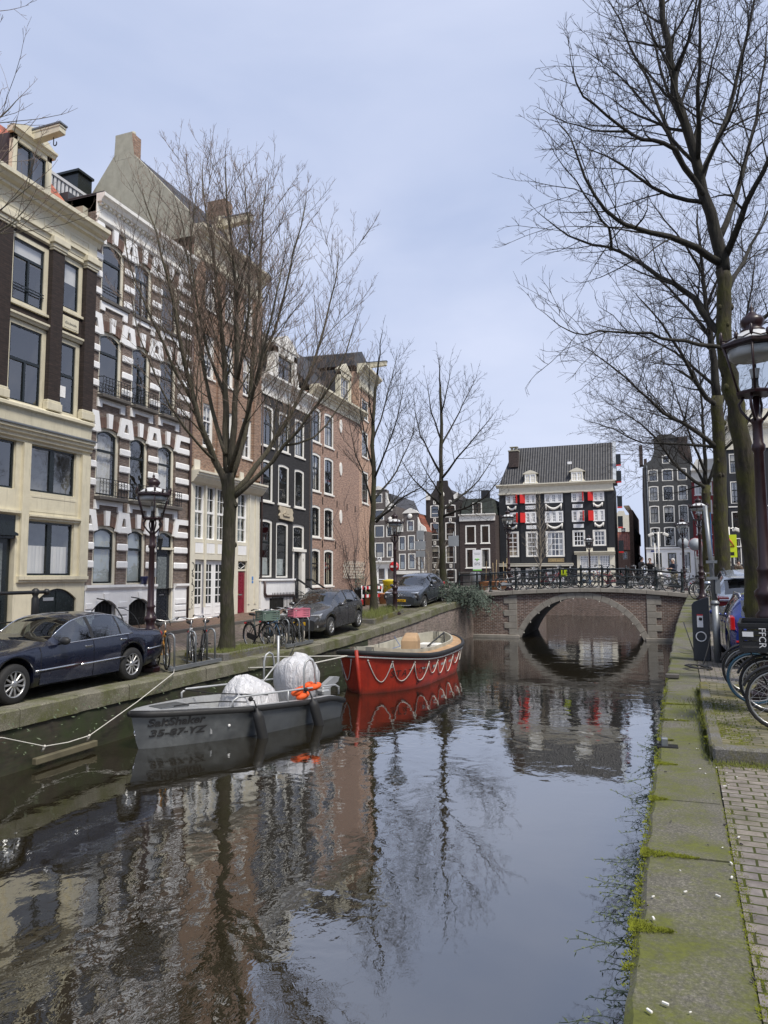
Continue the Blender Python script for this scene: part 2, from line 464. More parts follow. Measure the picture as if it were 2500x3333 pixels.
M_QUAY_FAR = brick('quay_brick_far', (0.36,0.27,0.225), (0.29,0.22,0.185), (0.32,0.28,0.25), 0.20, 0.06, 0.010, ga=0.35, moss=0.25, lime=0.55)
M_BRIDGE = brick('bridge_brick', (0.20,0.115,0.085), (0.14,0.085,0.07), (0.38,0.34,0.30), 0.21, 0.075, 0.012, ga=0.35, lime=0.4)
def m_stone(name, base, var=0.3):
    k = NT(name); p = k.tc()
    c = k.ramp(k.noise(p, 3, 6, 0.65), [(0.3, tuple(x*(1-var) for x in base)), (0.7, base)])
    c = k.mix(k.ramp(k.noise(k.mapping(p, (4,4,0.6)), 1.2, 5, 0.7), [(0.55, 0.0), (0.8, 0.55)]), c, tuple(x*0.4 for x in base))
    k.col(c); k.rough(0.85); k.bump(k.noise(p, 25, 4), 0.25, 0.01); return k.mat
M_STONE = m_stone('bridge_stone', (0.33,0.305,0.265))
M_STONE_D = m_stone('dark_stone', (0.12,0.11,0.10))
M_EARTH = paint('canal_bed_mud', (0.03,0.026,0.02), 0.95)
M_SOIL = m_coping('tree_pit_soil', (0.075,0.06,0.045), 0.7, (0.07,0.085,0.02))
M_DARK = paint('dark_void', (0.006,0.006,0.006), 0.9, 0.0)

JOINTS = []
def make_setting():
    b = MB(); b.box(-12, 12, -80, 60, -3.2, -3.0); tag(b.build('canal_bed', M_EARTH), kind='structure')
    b = MB()
    nx, ny = 60, 170
    b.add([(-10.2,-70,WATER),(12.5,-70,WATER),(12.5,62,WATER),(-10.2,62,WATER)], [(0,1,2,3)]); tag(b.build('canal_water', M_WATER), kind='structure')
    ys = [-70,-30,0,6,10,14,18,20,22,24.4,26.5,28.6,30.2,31.8,34,36.5,40,42.9]
    def strip(name, fx0, fx1, mat, dz=0.0):
        b = MB(); vs = []; fs = []
        for y in ys:
            for f in (0.0, 0.5, 1.0):
                x = lerp(fx0(y), fx1(y), f); vs.append((x, y, gzL(x, y)+dz-(0.05 if name == 'parking_strip' and f == 0 else 0)))
        for i in range(len(ys)-1):
            for j in (0,1): fs.append((i*3+j, i*3+j+1, (i+1)*3+j+1, (i+1)*3+j))
        b.add([v for v in vs], [f[::-1] for f in fs]); return tag(b.build(name, mat), kind='structure')
    strip('parking_strip', lambda y: exL(y)-0.42, lambda y: exL(y)-2.35, M_SETT_LP)
    strip('road', lambda y: exL(y)-2.35, lambda y: -14.6, M_SETT_L)
    b = MB()
    for i in range(len(ys)-1):
        y0, y1 = ys[i], ys[i+1]
        z0, z1 = gzL(-14.6, y0), gzL(-14.6, y1)
        b.add([(-14.6,y0,z0-0.2),(-14.45,y0,z0-0.2),(-14.45,y1,z1-0.2),(-14.6,y1,z1-0.2),(-14.6,y0,z0+0.1),(-14.45,y0,z0+0.1),(-14.45,y1,z1+0.1),(-14.6,y1,z1+0.1)],
              [(4,5,6,7),(1,2,6,5),(2,1,0,3)])
    tag(b.build('pavement_kerb', M_STONE_D), kind='structure')
    strip('pavement', lambda y: -14.6, lambda y: -17.6, M_WALK, 0.1)
    b = MB()
    b.add([(-17.5,-400,0.28),(-17.5,42.9,0.28),(-600,42.9,0.28),(-600,-400,0.28)], [(0,1,2,3)])
    b.add([(14,-400,0.2),(600,-400,0.2),(600,42.9,0.2),(14,42.9,0.2)], [(0,1,2,3)])
    b.add([(-600,58.4,1.16),(600,58.4,1.16),(600,1500,1.16),(-600,1500,1.16)], [(0,1,2,3)])
    b.add([(-600,42.9,1.15),(-7.4,42.9,1.15),(-7.4,58.4,1.15),(-600,58.4,1.15)], [(0,1,2,3)])
    b.add([(2.2,42.9,1.15),(600,42.9,1.15),(600,58.4,1.15),(2.2,58.4,1.15)], [(0,1,2,3)])
    tag(b.build('ground', M_PLAZA), kind='structure')
    b = MB()
    for (x0,x1,y0,y1) in ((-7.4,-7.3,42.9,58.4),(2.1,2.2,42.9,58.4),(-7.4,2.2,58.4,58.5)): b.box(x0,x1,y0,y1,-3,1.17)
    tag(b.build('far_quay_wall', M_BRIDGE), 'brick canal wall seen through the bridge arch', 'quay wall')
    ysr = [-70,-20,-3,3.3,5.8,7.55,8.1,10.5,12.9,14.3,17.5,20.7,24,28.6,36.5,42.9]
    b = MB(); vs = []; fs = []
    for y in ysr:
        for x in (exR(y)+0.55, 6.5, 14.2): vs.append((x, y, gzR(x, y)))
    for i in range(len(ysr)-1):
        for j in (0,1): fs.append((i*3+j, i*3+j+1, (i+1)*3+j+1, (i+1)*3+j))
    b.add(vs, fs); tag(b.build('quay_street', M_SETT_R), kind='structure')
    def coping(name, ex, ez, w, side, y0, y1, mat, ln, label, wallmat, segs, mat2=None):
        root = empty(name, (ex(y0), y0, ez(y0)), 0, label, 'quay wall')
        lo = root.location
        b = MB(); y = y0; r = random.Random(3)
        while y < y1:
            if side > 0: JOINTS.append(y)
            l = ln*r.uniform(0.92, 1.1); ya, yb = y+0.006, min(y1, y+l)-0.006
            dz = r.uniform(-0.008, 0.008); dx = r.uniform(-0.012, 0.012)
            nseg = 9
            secs = []
            for i in range(nseg+1):
                yy = lerp(ya, yb, i/nseg); x = ex(yy)+dx; z = ez(yy)+dz; s = side
                cc = 0.03
                jx = 0.02*noise.noise(Vector((yy*2.3, side*3.0, 1)))+r.uniform(-1,1)*0.007; z += 0.008*noise.noise(Vector((yy*3.0, 7, side))); cc = 0.03+0.02*max(0, noise.noise(Vector((yy*4.0, 2, side))))
                ring = [(x+jx, z-0.30), (x+jx, z-cc), (x+s*cc+jx, z-0.004), (x+s*(w-cc), z), (x+s*w, z-cc), (x+s*w, z-0.30)]
                secs.append([(px, yy, pz) for px, pz in ring])
            if side > 0: secs = [q[::-1] for q in secs]
            b.loft(secs, 0, True, True, False)
            y += l
        b.build('coping', mat, root, off=(-lo[0], -lo[1], -lo[2]))
        b = MB()
        yy = [y0] + [s_ for s_ in segs if y0 < s_ < y1] + [y1]
        for i in range(len(yy)-1):
            a, c = yy[i], yy[i+1]; g = 0.05*side
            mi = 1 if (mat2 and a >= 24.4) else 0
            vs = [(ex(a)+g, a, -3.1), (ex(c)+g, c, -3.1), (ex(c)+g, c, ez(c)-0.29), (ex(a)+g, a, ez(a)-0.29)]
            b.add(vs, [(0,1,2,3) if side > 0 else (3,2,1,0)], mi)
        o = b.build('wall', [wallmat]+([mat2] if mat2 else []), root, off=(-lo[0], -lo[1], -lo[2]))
        return root
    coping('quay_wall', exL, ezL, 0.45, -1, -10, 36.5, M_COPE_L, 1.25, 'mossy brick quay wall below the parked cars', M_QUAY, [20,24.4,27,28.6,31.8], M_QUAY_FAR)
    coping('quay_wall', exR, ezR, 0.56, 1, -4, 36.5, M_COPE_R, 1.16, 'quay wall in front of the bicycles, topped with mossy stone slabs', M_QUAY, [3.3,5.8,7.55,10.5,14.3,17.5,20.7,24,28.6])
    b = MB(); pl = []
    for y in (8.1, 9.2, 10.5, 11.8, 12.7): pl.append((exR(y)+0.565, y))
    pl += [(4.2, 12.7), (4.2, 8.1)]
    n = len(pl); b.add([(x, y, 0.385) for x, y in pl], [tuple(range(n))[::-1]])
    tag(b.build('raised_pavement', M_SETT_RM), kind='structure')
    b = MB()
    def kerb(p0, p1, w=0.13):
        d = Vector((p1[0]-p0[0], p1[1]-p0[1], 0)); L = d.length; nb = max(1, round(L/0.9)); a = math.atan2(d.y, d.x)
        for i in range(nb):
            b.box(L*i/nb+0.003, L*(i+1)/nb-0.003, -w/2, w/2, -0.2, 0.15, 0, T(p0[0], p0[1], 0.25) @ RZ(a), c=0.02)
    for i in range(4): kerb(pl[i], pl[i+1])
    kerb((pl[0][0]-0.05, 8.05), (4.2, 8.05), 0.2); kerb((pl[4][0], 12.75), (4.2, 12.75))
    tag(b.build('platform_kerb', M_KERB), kind='structure')
M_SETT_LP = m_paving('parking_setts', (0.165,0.145,0.12), (0.13,0.12,0.10), (0.05,0.05,0.03), 0.20, 0.10, R(90), 0.7, mosscol=(0.085,0.085,0.03))
M_SETT_RM = m_paving('mossy_setts', (0.22,0.20,0.155), (0.18,0.17,0.135), (0.07,0.07,0.025), 0.20, 0.105, R(3), 0.8, mosscol=(0.13,0.115,0.022))
make_setting()

def make_bridge():
    root = empty('brick_bridge', (-2.9, 36.5, WATER), 0, 'low brick arch bridge across the canal with pale stone edging', 'bridge')
    off = (2.9, -36.5, -WATER)
    xl, xr, yf, yb = -9.2, 2.6, 36.5, 42.8
    def top(x): return smooth([(-9,1.18),(-8.2,1.22),(-5.8,1.38),(-2.3,1.5),(0.1,1.41),(1.95,1.25),(2.6,1.2)], x)
    cx, hs, rise = -2.93, 2.92, 2.03
    Rr = (hs*hs + rise*rise)/(2*rise); zc = WATER + rise - Rr
    a0 = math.asin(hs/Rr)
    N = 24
    arc = [(cx + Rr*math.sin(lerp(-a0, a0, i/N)), zc + Rr*math.cos(lerp(-a0, a0, i/N))) for i in range(N+1)]
    b = MB()
    for y, fl in ((yf, False), (yb, True)):
        vs = []; fs = []
        for (x, z) in arc: vs += [(x, y, z), (x, y, top(x)-0.2)]
        for i in range(N): fs.append((2*i, 2*i+2, 2*i+3, 2*i+1))
        for (x0, x1) in ((xl, arc[0][0]), (arc[-1][0], xr)):
            n = 5; o = len(vs)
            for i in range(n+1):
                x = lerp(x0, x1, i/n); vs += [(x, y, -2.8), (x, y, top(x)-0.2)]
            for i in range(n): fs.append((o+2*i, o+2*i+2, o+2*i+3, o+2*i+1))
        b.add(vs, [f[::-1] if fl else f for f in fs])
    b.add([(xl,yf,-2.8),(xl,yb,-2.8),(xl,yb,1.0),(xl,yf,1.0)], [(3,2,1,0)])
    b.build('spandrel_wall', M_BRIDGE, root, off)
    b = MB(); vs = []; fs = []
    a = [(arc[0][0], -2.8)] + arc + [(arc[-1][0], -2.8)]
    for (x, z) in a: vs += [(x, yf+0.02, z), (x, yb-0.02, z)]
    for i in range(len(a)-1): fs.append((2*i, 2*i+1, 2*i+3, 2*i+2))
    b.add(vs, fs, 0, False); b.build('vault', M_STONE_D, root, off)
    b = MB(); nv = 19
    for i in range(nv):
        t0 = lerp(-a0, a0, (i+0.015)/nv); t1 = lerp(-a0, a0, (i+0.985)/nv)
        r0, r1 = Rr-0.02, Rr + 0.26
        q = [(cx + r*math.sin(t), zc + r*math.cos(t)) for r, t in ((r0,t0),(r1,t0),(r1,t1),(r0,t1))]
        b.prism(q, yf-0.05, yf+0.3, 'y'); b.prism(q, yb-0.3, yb+0.05, 'y')
    b.build('voussoir', M_STONE, root, off, bevel=0.012)
    b = MB()
    for i in range(12):
        t0 = lerp(-a0, a0, (i+0.5)/12); r0 = Rr-0.06
        b.ball((cx + r0*math.sin(t0), yf-0.04, zc + r0*math.cos(t0)), 0.035, 0, 8, 5)
    b.build('fender_rivet', paint('bolt_iron', (0.5,0.48,0.42), 0.5), root, off)
    b = MB(); z = -0.85; i = 0
    while z < 0.95:
        h = 0.31; w = 0.42 if i % 2 == 0 else 0.66
        b.box(-6.0-w, -6.0, yf-0.04, yf+0.2, z, z+h-0.012, 0, c=0.012)
        b.box(0.14, 0.14+w, yf-0.04, yf+0.2, z, z+h-0.012, 0, c=0.012)
        z += h; i += 1
    b.box(-6.42, -6.0, yf-0.045, yf+0.2, z, top(-6.2)-0.2); b.box(0.14, 0.75, yf-0.045, yf+0.2, z, top(0.4)-0.2)
    b.box(xl, -5.9, yf-0.10, yf+0.1, -1.3, -0.86, 0, c=0.02); b.box(0.05, xr, yf-0.10, yf+0.1, -1.3, -0.86, 0, c=0.02)
    b.build('quoin', M_STONE, root, off)
    xs = [xl-0.35, -7.3, -6.2, -5.0, -3.9, -2.9, -1.95, -0.9, 0.15, 1.1, 1.95, xr]
    for y0, y1 in ((yf-0.14, yf+0.34), (yb-0.34, yb+0.14)):
        b = MB()
        for x0, x1 in zip(xs, xs[1:]):
            q = [(x0+0.006, top(x0)-0.2), (x1-0.006, top(x1)-0.2), (x1-0.006, top(x1)), (x0+0.006, top(x0))]
            b.prism(q, y0, y1, 'y')
        b.build('coping', M_STONE, root, off, bevel=0.015)
    b = MB(); vs = []; fs = []; n = 12
    for i in range(n+1):
        x = lerp(xl-1.5, xr+1.5, i/n); vs += [(x, yf+0.3, top(x)-0.012), (x, yb-0.3, top(x)-0.012)]
    for i in range(n): fs.append((2*i, 2*i+2, 2*i+3, 2*i+1))
    b.add(vs, fs); b.build('deck', M_PLAZA, root, off)
    M_RAIL = paint('railing_green_black', (0.012,0.018,0.02), 0.35)
    for y, back in ((yf+0.12, 0), (yb-0.12, 1)):
        px = [-9.0, -8.05, -7.35, -6.05, -4.9, -3.85, -2.85, -1.85, -0.72, 0.62, 1.75]
        rl = empty('bridge_railing', (px[0], y, top(px[0])), 0, 'dark iron railing on the near side of the bridge, bicycles leaning on it' if not back else 'iron railing on the far side of the bridge behind the bicycles', 'railing')
        ro = (-px[0], -y, -top(px[0]))
        for x in px:
            p = MB(); z = top(x)
            p.lathe([(0.10,0),(0.10,0.06),(0.07,0.08),(0.06,0.12),(0.055,0.5),(0.065,0.52),(0.065,0.56),(0.052,0.6),(0.052,0.9),(0.07,0.92),(0.07,1.0),(0.03,1.03),(0.045,1.07),(0.03,1.11),(0.004,1.13)], 10, 0, T(x, y, z))
            p.build('post', M_RAIL, rl, ro)
        for h, r in ((0.28,0.024),(0.58,0.024),(0.94,0.034)):
            p = MB(); p.tube([(x, y, top(x)+h) for x in px], r, 8); p.build('rail', M_RAIL, rl, ro)
make_bridge()
M_CREAM = paint('cream_paint', (0.66,0.61,0.46), 0.5, 0.10, dirt=((0.30,0.27,0.19), 0.5))
M_OFFW = paint('off_white_paint', (0.80,0.78,0.72), 0.5, 0.08, dirt=((0.42,0.40,0.34), 0.35))
M_WHITE = paint('white_paint', (0.86,0.86,0.85), 0.45, 0.06, dirt=((0.45,0.44,0.42), 0.3))
M_LCREAM = paint('pale_cream_paint', (0.70,0.66,0.54), 0.45, 0.08, dirt=((0.42,0.38,0.3), 0.35))
M_SASH = paint('black_green_gloss', (0.012,0.017,0.018), 0.22, 0.1)
M_NAVY = paint('dark_navy_gloss', (0.012,0.016,0.024), 0.25, 0.1)
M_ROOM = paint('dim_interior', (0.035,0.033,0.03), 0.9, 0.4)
M_ROOM2 = paint('pale_interior', (0.28,0.28,0.26), 0.9, 0.3)
M_CURT = paint('net_curtain', (0.72,0.72,0.68), 0.9, 0.1, scale=1.5)
M_CURT2 = paint('cream_curtain', (0.60,0.55,0.42), 0.9, 0.1, scale=1.5)
M_BLIND = paint('frosted_blind', (0.50,0.56,0.55), 0.6, 0.08, scale=1.5)
M_GLASS = glassmat()
M_IRON = paint('wrought_iron', (0.010,0.011,0.012), 0.45)
M_LEAD = paint('lead_flashing', (0.13,0.145,0.165), 0.5, 0.25)
M_SLATE = paint('roof_slate', (0.055,0.055,0.06), 0.6, 0.3)
M_PIPE = paint('drainpipe_brown', (0.07,0.045,0.042), 0.5)
def m_tiles(name, c1, c2, w=0.24, h=0.30):
    k = NT(name); p = k.tc(); x, y, z = k.sep(p)
    uv = k.comb(x, k.math('ADD', z, k.math('MULTIPLY', y, 0.35)))
    b = k.node('ShaderNodeTexBrick'); b.offset = 0.0
    for nm, v in (('Scale', 1.0), ('Mortar Size', 0.02), ('Mortar Smooth', 1.0), ('Bias', 0.0), ('Brick Width', w), ('Row Height', h)): b.inputs[nm].default_value = v
    b.inputs['Color1'].default_value = (*c1, 1); b.inputs['Color2'].default_value = (*c2, 1); b.inputs['Mortar'].default_value = (*[v*0.25 for v in c1], 1)
    k.link(uv, b.inputs['Vector'])
    n2 = k.noise(k.comb(k.math('MULTIPLY', x, 1/w), k.math('MULTIPLY', z, 1/h)), 0.9, 2)
    c = k.mix(1.0, b.outputs['Color'], k.ramp(n2, [(0.3, 0.55), (0.7, 1.25)]), 'MULTIPLY'); k.col(c); k.rough(0.6)
    wv = k.math('SINE', k.math('MULTIPLY', x, 2*math.pi/w)); bp = k.bump(wv, 0.6, 0.03); k.bump(b.outputs['Fac'], -0.8, 0.03, bp)
    return k.mat
M_TILE_RED = m_tiles('orange_pantiles', (0.50,0.135,0.055), (0.38,0.10,0.05))
M_TILE_GREY = m_tiles('grey_pantiles', (0.045,0.046,0.050), (0.03,0.03,0.034))

class House:
    """a house with its own frame: x along the facade, y into the house, z up"""
    def __init__(s, name, label, p0, rz, u0, u1, cat='house', group='canal houses'):
        s.root = empty(name, p0, rz, label, cat, group)
        s.u0, s.u1 = u0, u1
        s.off = None
    def set_off(s, du, dz): s.off = (-du, 0, -dz); return s
    def P(s, name, b, mats, bevel=0, parent=None):
        return b.build(name, mats, parent or s.root, s.off, None, bevel)
def left_house(name, label, u0, u1, zb):
    h = House(name, label, (-16.6, u0, zb), R(90), u0, u1); return h.set_off(u0, zb)
def far_house(name, label, u0, u1, Y, zb):
    h = House(name, label, (u0, Y, zb), 0, u0, u1, group='houses beyond the bridge'); return h.set_off(u0, zb)

def wall_grid(b, u0, u1, z0, z1, holes, m=0, y=0.0, rev=0.22):
    us = sorted({u0, u1, *[v for h in holes for v in (max(u0,h[0]), min(u1,h[1]))]})
    zs = sorted({z0, z1, *[v for h in holes for v in (max(z0,h[2]), min(z1,h[3]))]})
    idx = {}; vs = []; fs = []
    def V(i, j):
        if (i, j) not in idx: idx[(i, j)] = len(vs); vs.append((us[i], y, zs[j]))
        return idx[(i, j)]
    for i in range(len(us)-1):
        for j in range(len(zs)-1):
            cu, cz = (us[i]+us[i+1])/2, (zs[j]+zs[j+1])/2
            if any(h[0] < cu < h[1] and h[2] < cz < h[3] for h in holes): continue
            fs.append((V(i,j), V(i+1,j), V(i+1,j+1), V(i,j+1)))
    b.add(vs, fs, m)
    for h in holes:
        a, c, d, e = h[:4]
        b.add([(a,y,d),(c,y,d),(c,y,e),(a,y,e),(a,y+rev,d),(c,y+rev,d),(c,y+rev,e),(a,y+rev,e)], [(1,0,4,5),(2,1,5,6),(3,2,6,7),(0,3,7,4)], m)
def shell(b, u0, u1, z0, z1, depth, m=0, top=True, y=0.0):
    b.add([(u0,y,z0),(u0,depth,z0),(u0,depth,z1),(u0,y,z1)], [(0,1,2,3)[::-1]], m)
    b.add([(u1,y,z0),(u1,depth,z0),(u1,depth,z1),(u1,y,z1)], [(0,1,2,3)], m)
    b.add([(u0,depth,z0),(u1,depth,z0),(u1,depth,z1),(u0,depth,z1)], [(0,1,2,3)[::-1]], m)
    if top: b.add([(u0,y,z1),(u1,y,z1),(u1,depth,z1),(u0,depth,z1)], [(0,1,2,3)], m)
def loop(u0, u1, z0, z1, rise=0.0, n=1):
    if rise <= 0: n = 1
    pts = [(u0, z0), (u1, z0)]
    for i in range(n+1):
        t = 1 - i/n; pts.append((lerp(u0, u1, t), z1 - rise*(2*t-1)**2))
    return pts
def ring(b, A, B, ya, yb, m=0):
    n = len(A)
    vs = [(u, ya, z) for u, z in A] + [(u, ya, z) for u, z in B] + [(u, yb, z) for u, z in B] + [(u, yb, z) for u, z in A]
    fs = []
    for i in range(n):
        j = (i+1) % n
        fs += [(i, j, n+j, n+i), (n+i, n+j, 2*n+j, 2*n+i), (3*n+i, 3*n+j, j, i)]
    b.add(vs, fs, m)
WR = random.Random(11)
def curtain_mesh(u0, u1, z0, z1, y, amp=0.018, folds=None):
    b = MB(); n = max(6, int((u1-u0)/0.04)); ph = WR.uniform(0, 6)
    vs = []
    for i in range(n+1):
        u = lerp(u0, u1, i/n); d = amp*math.sin(i*1.9+ph) + amp*0.6*math.sin(i*0.83+ph*2)
        vs += [(u, y+d*0.6, z1), (u, y+d*1.4, z0)]
    b.add(vs, [(2*i+1, 2*i+3, 2*i+2, 2*i) for i in range(n)], 0, True); return b
def window(H, u0, u1, z0, z1, rise=0.0, fw=0.09, fm=None, sm=None, sw=0.05, tr=None, nb=(0,0), nt=(0,0), bm=None, bw=0.022, curt=None, sill=None, room=None, y=0.05, name='window', hopper=0, split=0, sillw=0.06, silld=0.06, head=None, glass=None, trw=0.08):
    """tr: height of the transom bar; nb/nt: glazing bars (vertical, horizontal) below and above it"""
    fm = fm or M_CREAM; sm = sm or M_SASH; bm = bm or sm; n = 10
    if curt is None and room is None and name == 'window':
        q = WR.random(); c_ = M_CURT if WR.random() < 0.6 else M_CURT2
        curt = ('sides', WR.uniform(0.18,0.38), c_) if q < 0.25 else ('blind', WR.uniform(0.2,0.6), c_) if q < 0.38 else ('low', WR.uniform(0.3,0.5), c_) if q < 0.46 else None
    b = MB()
    A = loop(u0, u1, z0, z1, rise, n); B = loop(u0+fw, u1-fw, z0+fw*0.6, z1-fw, rise, n)
    ring(b, A, B, y, y+0.10, 0)
    C = loop(u0+fw+sw, u1-fw-sw, z0+fw*0.6+sw, z1-fw-sw, rise, n)
    ring(b, B, C, y+0.035, y+0.09, 1)
    iu0, iu1, iz0, iz1 = u0+fw+sw, u1-fw-sw, z0+fw*0.6+sw, z1-fw-sw
    ys, ye = y+0.03, y+0.085
    def topat(u):
        t = (u-iu0)/(iu1-iu0); return iz1 - rise*(2*t-1)**2
    if tr: b.box(iu0-0.005, iu1+0.005, ys-0.012, ye, tr-trw/2, tr+trw/2, 1)
    for (za, zb_, (nv, nh)) in ((iz0, tr-trw/2 if tr else iz1, nb), (tr+trw/2 if tr else None, iz1, nt)):
        if za is None: continue
        for i in range(nv):
            u = lerp(iu0, iu1, (i+1)/(nv+1)); zt = min(zb_, topat(u)); b.box(u-bw/2, u+bw/2, ys+0.012, ye-0.012, za, zt+0.004, 2)
        for j in range(nh):
            z = lerp(za, zb_, (j+1)/(nh+1)); b.box(iu0-0.003, iu1+0.003, ys+0.015, ye-0.015, z-bw/2, z+bw/2, 2)
    if split:
        u = (u0+u1)/2; b.box(u-split/2, u+split/2, ys-0.01, ye, iz0-0.004, (tr if tr and split < 0.09 else topat(u))+0.004, 1)
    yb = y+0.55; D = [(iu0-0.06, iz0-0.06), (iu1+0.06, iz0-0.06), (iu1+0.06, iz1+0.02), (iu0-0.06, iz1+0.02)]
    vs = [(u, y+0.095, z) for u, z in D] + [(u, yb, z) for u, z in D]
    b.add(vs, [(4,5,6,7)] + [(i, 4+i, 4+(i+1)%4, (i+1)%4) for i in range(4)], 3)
    if head:
        b.box(u0-0.02, u1+0.02, y-0.07, y+0.03, z1-0.005, z1+head, 0)
    w = H.P(name, b, [fm, sm, bm, room or M_ROOM])
    g = MB(); t1, t2, t3 = (WR.uniform(-0.004, 0.004) for _ in range(3))
    poly = loop(iu0-0.01, iu1+0.01, iz0-0.01, iz1+0.01, rise, n)
    cu, cz = (u0+u1)/2, (z0+z1)/2
    g.add([(u, y+0.062 + t1*(u-cu)/(u1-u0)*2 + t2*(z-cz)/(z1-z0)*2, z) for u, z in poly], [tuple(range(len(poly)))])
    H.P('pane', g, glass or M_GLASS, parent=w)
    if curt:
        kind, a = curt[0], curt[1]; cm = curt[2] if len(curt) > 2 else M_CURT
        if kind == 'full': H.P('curtain', curtain_mesh(iu0-0.02, iu1+0.02, lerp(iz0, iz1, 1-a) if a > 0 else iz0, iz1 - (rise*0.6 if rise else 0), y+0.2), cm, parent=w)
        elif kind == 'low': H.P('curtain', curtain_mesh(iu0-0.02, iu1+0.02, iz0, lerp(iz0, iz1, a), y+0.17), cm, parent=w)
        elif kind == 'sides':
            c = curtain_mesh(iu0-0.02, lerp(iu0, iu1, a), iz0, iz1, y+0.2); c2 = curtain_mesh(lerp(iu0, iu1, 1-a), iu1+0.02, iz0, iz1, y+0.2)
            c.add(c2.v, c2.f, 0, True); H.P('curtain', c, cm, parent=w)
        elif kind == 'blind':
            c = MB(); zlo = lerp(iz1, iz0, a); c.box(iu0-0.02, iu1+0.02, y+0.12, y+0.13, zlo, iz1, 0); H.P('blind', c, cm, parent=w)
    if sill:
        c = MB(); c.box(u0-sillw, u1+sillw, -silld, y+0.1, z0-0.085, z0-0.002, 0, c=0.008); H.P('sill', c, sill, parent=w)
    return w
def spandrel(b, u0, u1, z1, rise, m=0, rev=0.22, n=10, y=0.0):
    """fills the corners between a square opening and its curved head"""
    arc = [(lerp(u0, u1, i/n), z1 - rise*(2*i/n-1)**2) for i in range(n+1)]
    vs = []; fs = []
    for u, z in arc: vs += [(u, y, z), (u, y, z1), (u, y+rev, z)]
    for i in range(n):
        a, c = 3*i, 3*i+3
        fs += [(a, c, c+1, a+1), (a, a+2, c+2, c)]
    b.add(vs, fs, m)
def band(b, prof, u0, u1, m=0):
    """moulding: profile of (y,z) points swept along the facade"""
    b.prism([(p[0], p[1]) for p in prof], u0, u1, 'x', m)
def cornice_prof(z, h, proj, steps=4):
    """stepped cornice: top at z, height h, projecting proj"""
    return [(0.05, z), (-proj, z), (-proj, z-h*0.22), (-proj*0.86, z-h*0.26), (-proj*0.74, z-h*0.42), (-proj*0.5, z-h*0.52), (-proj*0.5, z-h*0.66), (-proj*0.3, z-h*0.74), (-proj*0.18, z-h), (0.05, z-h)]
def mitre_cap(b, prof, u, d, m=0): pass
def door(H, u0, u1, z0, z1, mat, y=0.12, panels=((0.08,0.42),(0.5,0.92)), glass=None, handle=True, name='door', frame=None, slot=None):
    b = MB(); b.box(u0, u1, y, y+0.05, z0, z1, 0)
    for a, c in panels:
        za, zb = lerp(z0, z1, a), lerp(z0, z1, c); w = (u1-u0)*0.16
        ring(b, loop(u0+w, u1-w, za, zb), loop(u0+w+0.03, u1-w-0.03, za+0.03, zb-0.03), y-0.015, y+0.01, 0)
    d = H.P(name, b, mat)
    if glass:
        g = MB(); w = (u1-u0)*0.2; g.box(u0+w, u1-w, y-0.006, y-0.001, lerp(z0,z1,glass[0]), lerp(z0,z1,glass[1]), 0); H.P('door_pane', g, M_DGLASS, parent=d)
    if handle:
        c = MB(); c.ball((u0+0.08, y-0.05, lerp(z0,z1,0.47)), 0.03, 0, 8, 6); H.P('handle', c, M_BRASS, parent=d)
    if slot:
        c = MB(); c.box((u0+u1)/2-0.13, (u0+u1)/2+0.13, y-0.012, y-0.001, slot, slot+0.05, 0); H.P('letter_slot', c, M_STEEL, parent=d)
    return d
M_BRASS = paint('brass_knob', (0.5,0.42,0.22), 0.35, 0.1, 0.8)
M_STEEL = paint('dull_steel', (0.55,0.56,0.56), 0.35, 0.1, 0.8)
M_DGLASS = paint('etched_door_glass', (0.16,0.18,0.18), 0.12, 0.5, scale=14)
def iron_panel(b, u0, u1, z0, z1, y, n=11, m=0):
    """small window guard of bars and scrolls"""
    for z in (z0+0.04, z1): b.box(u0, u1, y-0.010, y+0.010, z-0.010, z+0.010, m)
    for i in range(n+1):
        u = lerp(u0, u1, i/n); b.box(u-0.007, u+0.007, y-0.007, y+0.007, z0, z1, m)
    for i in range(n):
        u = lerp(u0, u1, (i+0.5)/n); w = (u1-u0)/n
        b.torus(w*0.42, 0.007, 10, 4, m, T(u, y, z0+0.12) @ RX(R(90)), 0, math.pi)
        b.torus(w*0.3, 0.008, 10, 4, m, T(u, y, z1-0.13) @ RX(R(90)))
        if i % 2 == 0: b.ball((u, y, lerp(z0, z1, 0.55)), 0.018, m, 6, 4)
def hoist(H, u, z, y0, L, w, h, mat, mat2):
    b = MB(); b.prism([(y0, z-h), (y0-L+0.02, z-h*0.78), (y0-L, z-h*0.72), (y0-L, z), (y0, z)], u-w/2, u+w/2, 'x', 0)
    b.box(u-w/2-0.03, u+w/2+0.03, y0-L-0.05, y0, z+0.001, z+0.05, 1)
    b.box(u-w/2-0.015, u+w/2+0.015, y0-L-0.02, y0, z-0.07, z-0.03, 0)
    o = H.P('hoist_beam', b, [mat, mat2])
    c = MB(); pts = [(u, y0-L*0.72, z-h), (u, y0-L*0.72, z-h-0.12)]
    for i in range(9):
        a = R(-90+ i*30); pts.append((u+0.0, y0-L*0.72-0.06+0.06*math.cos(R(i*27)), z-h-0.2-0.07*math.sin(R(i*27))))
    c.tube(pts, 0.016, 6); H.P('hook', c, M_IRON, parent=o)
def anchor(b, u, z, h=0.4, m=0): b.box(u-0.02, u+0.02, -0.04, 0.0, z-h/2, z+h/2, m)
M_BR_BLACK = brick('black_brown_brick', (0.045,0.028,0.023), (0.032,0.021,0.018), (0.022,0.017,0.015), 0.2, 0.058, 0.008, ga=0.2)
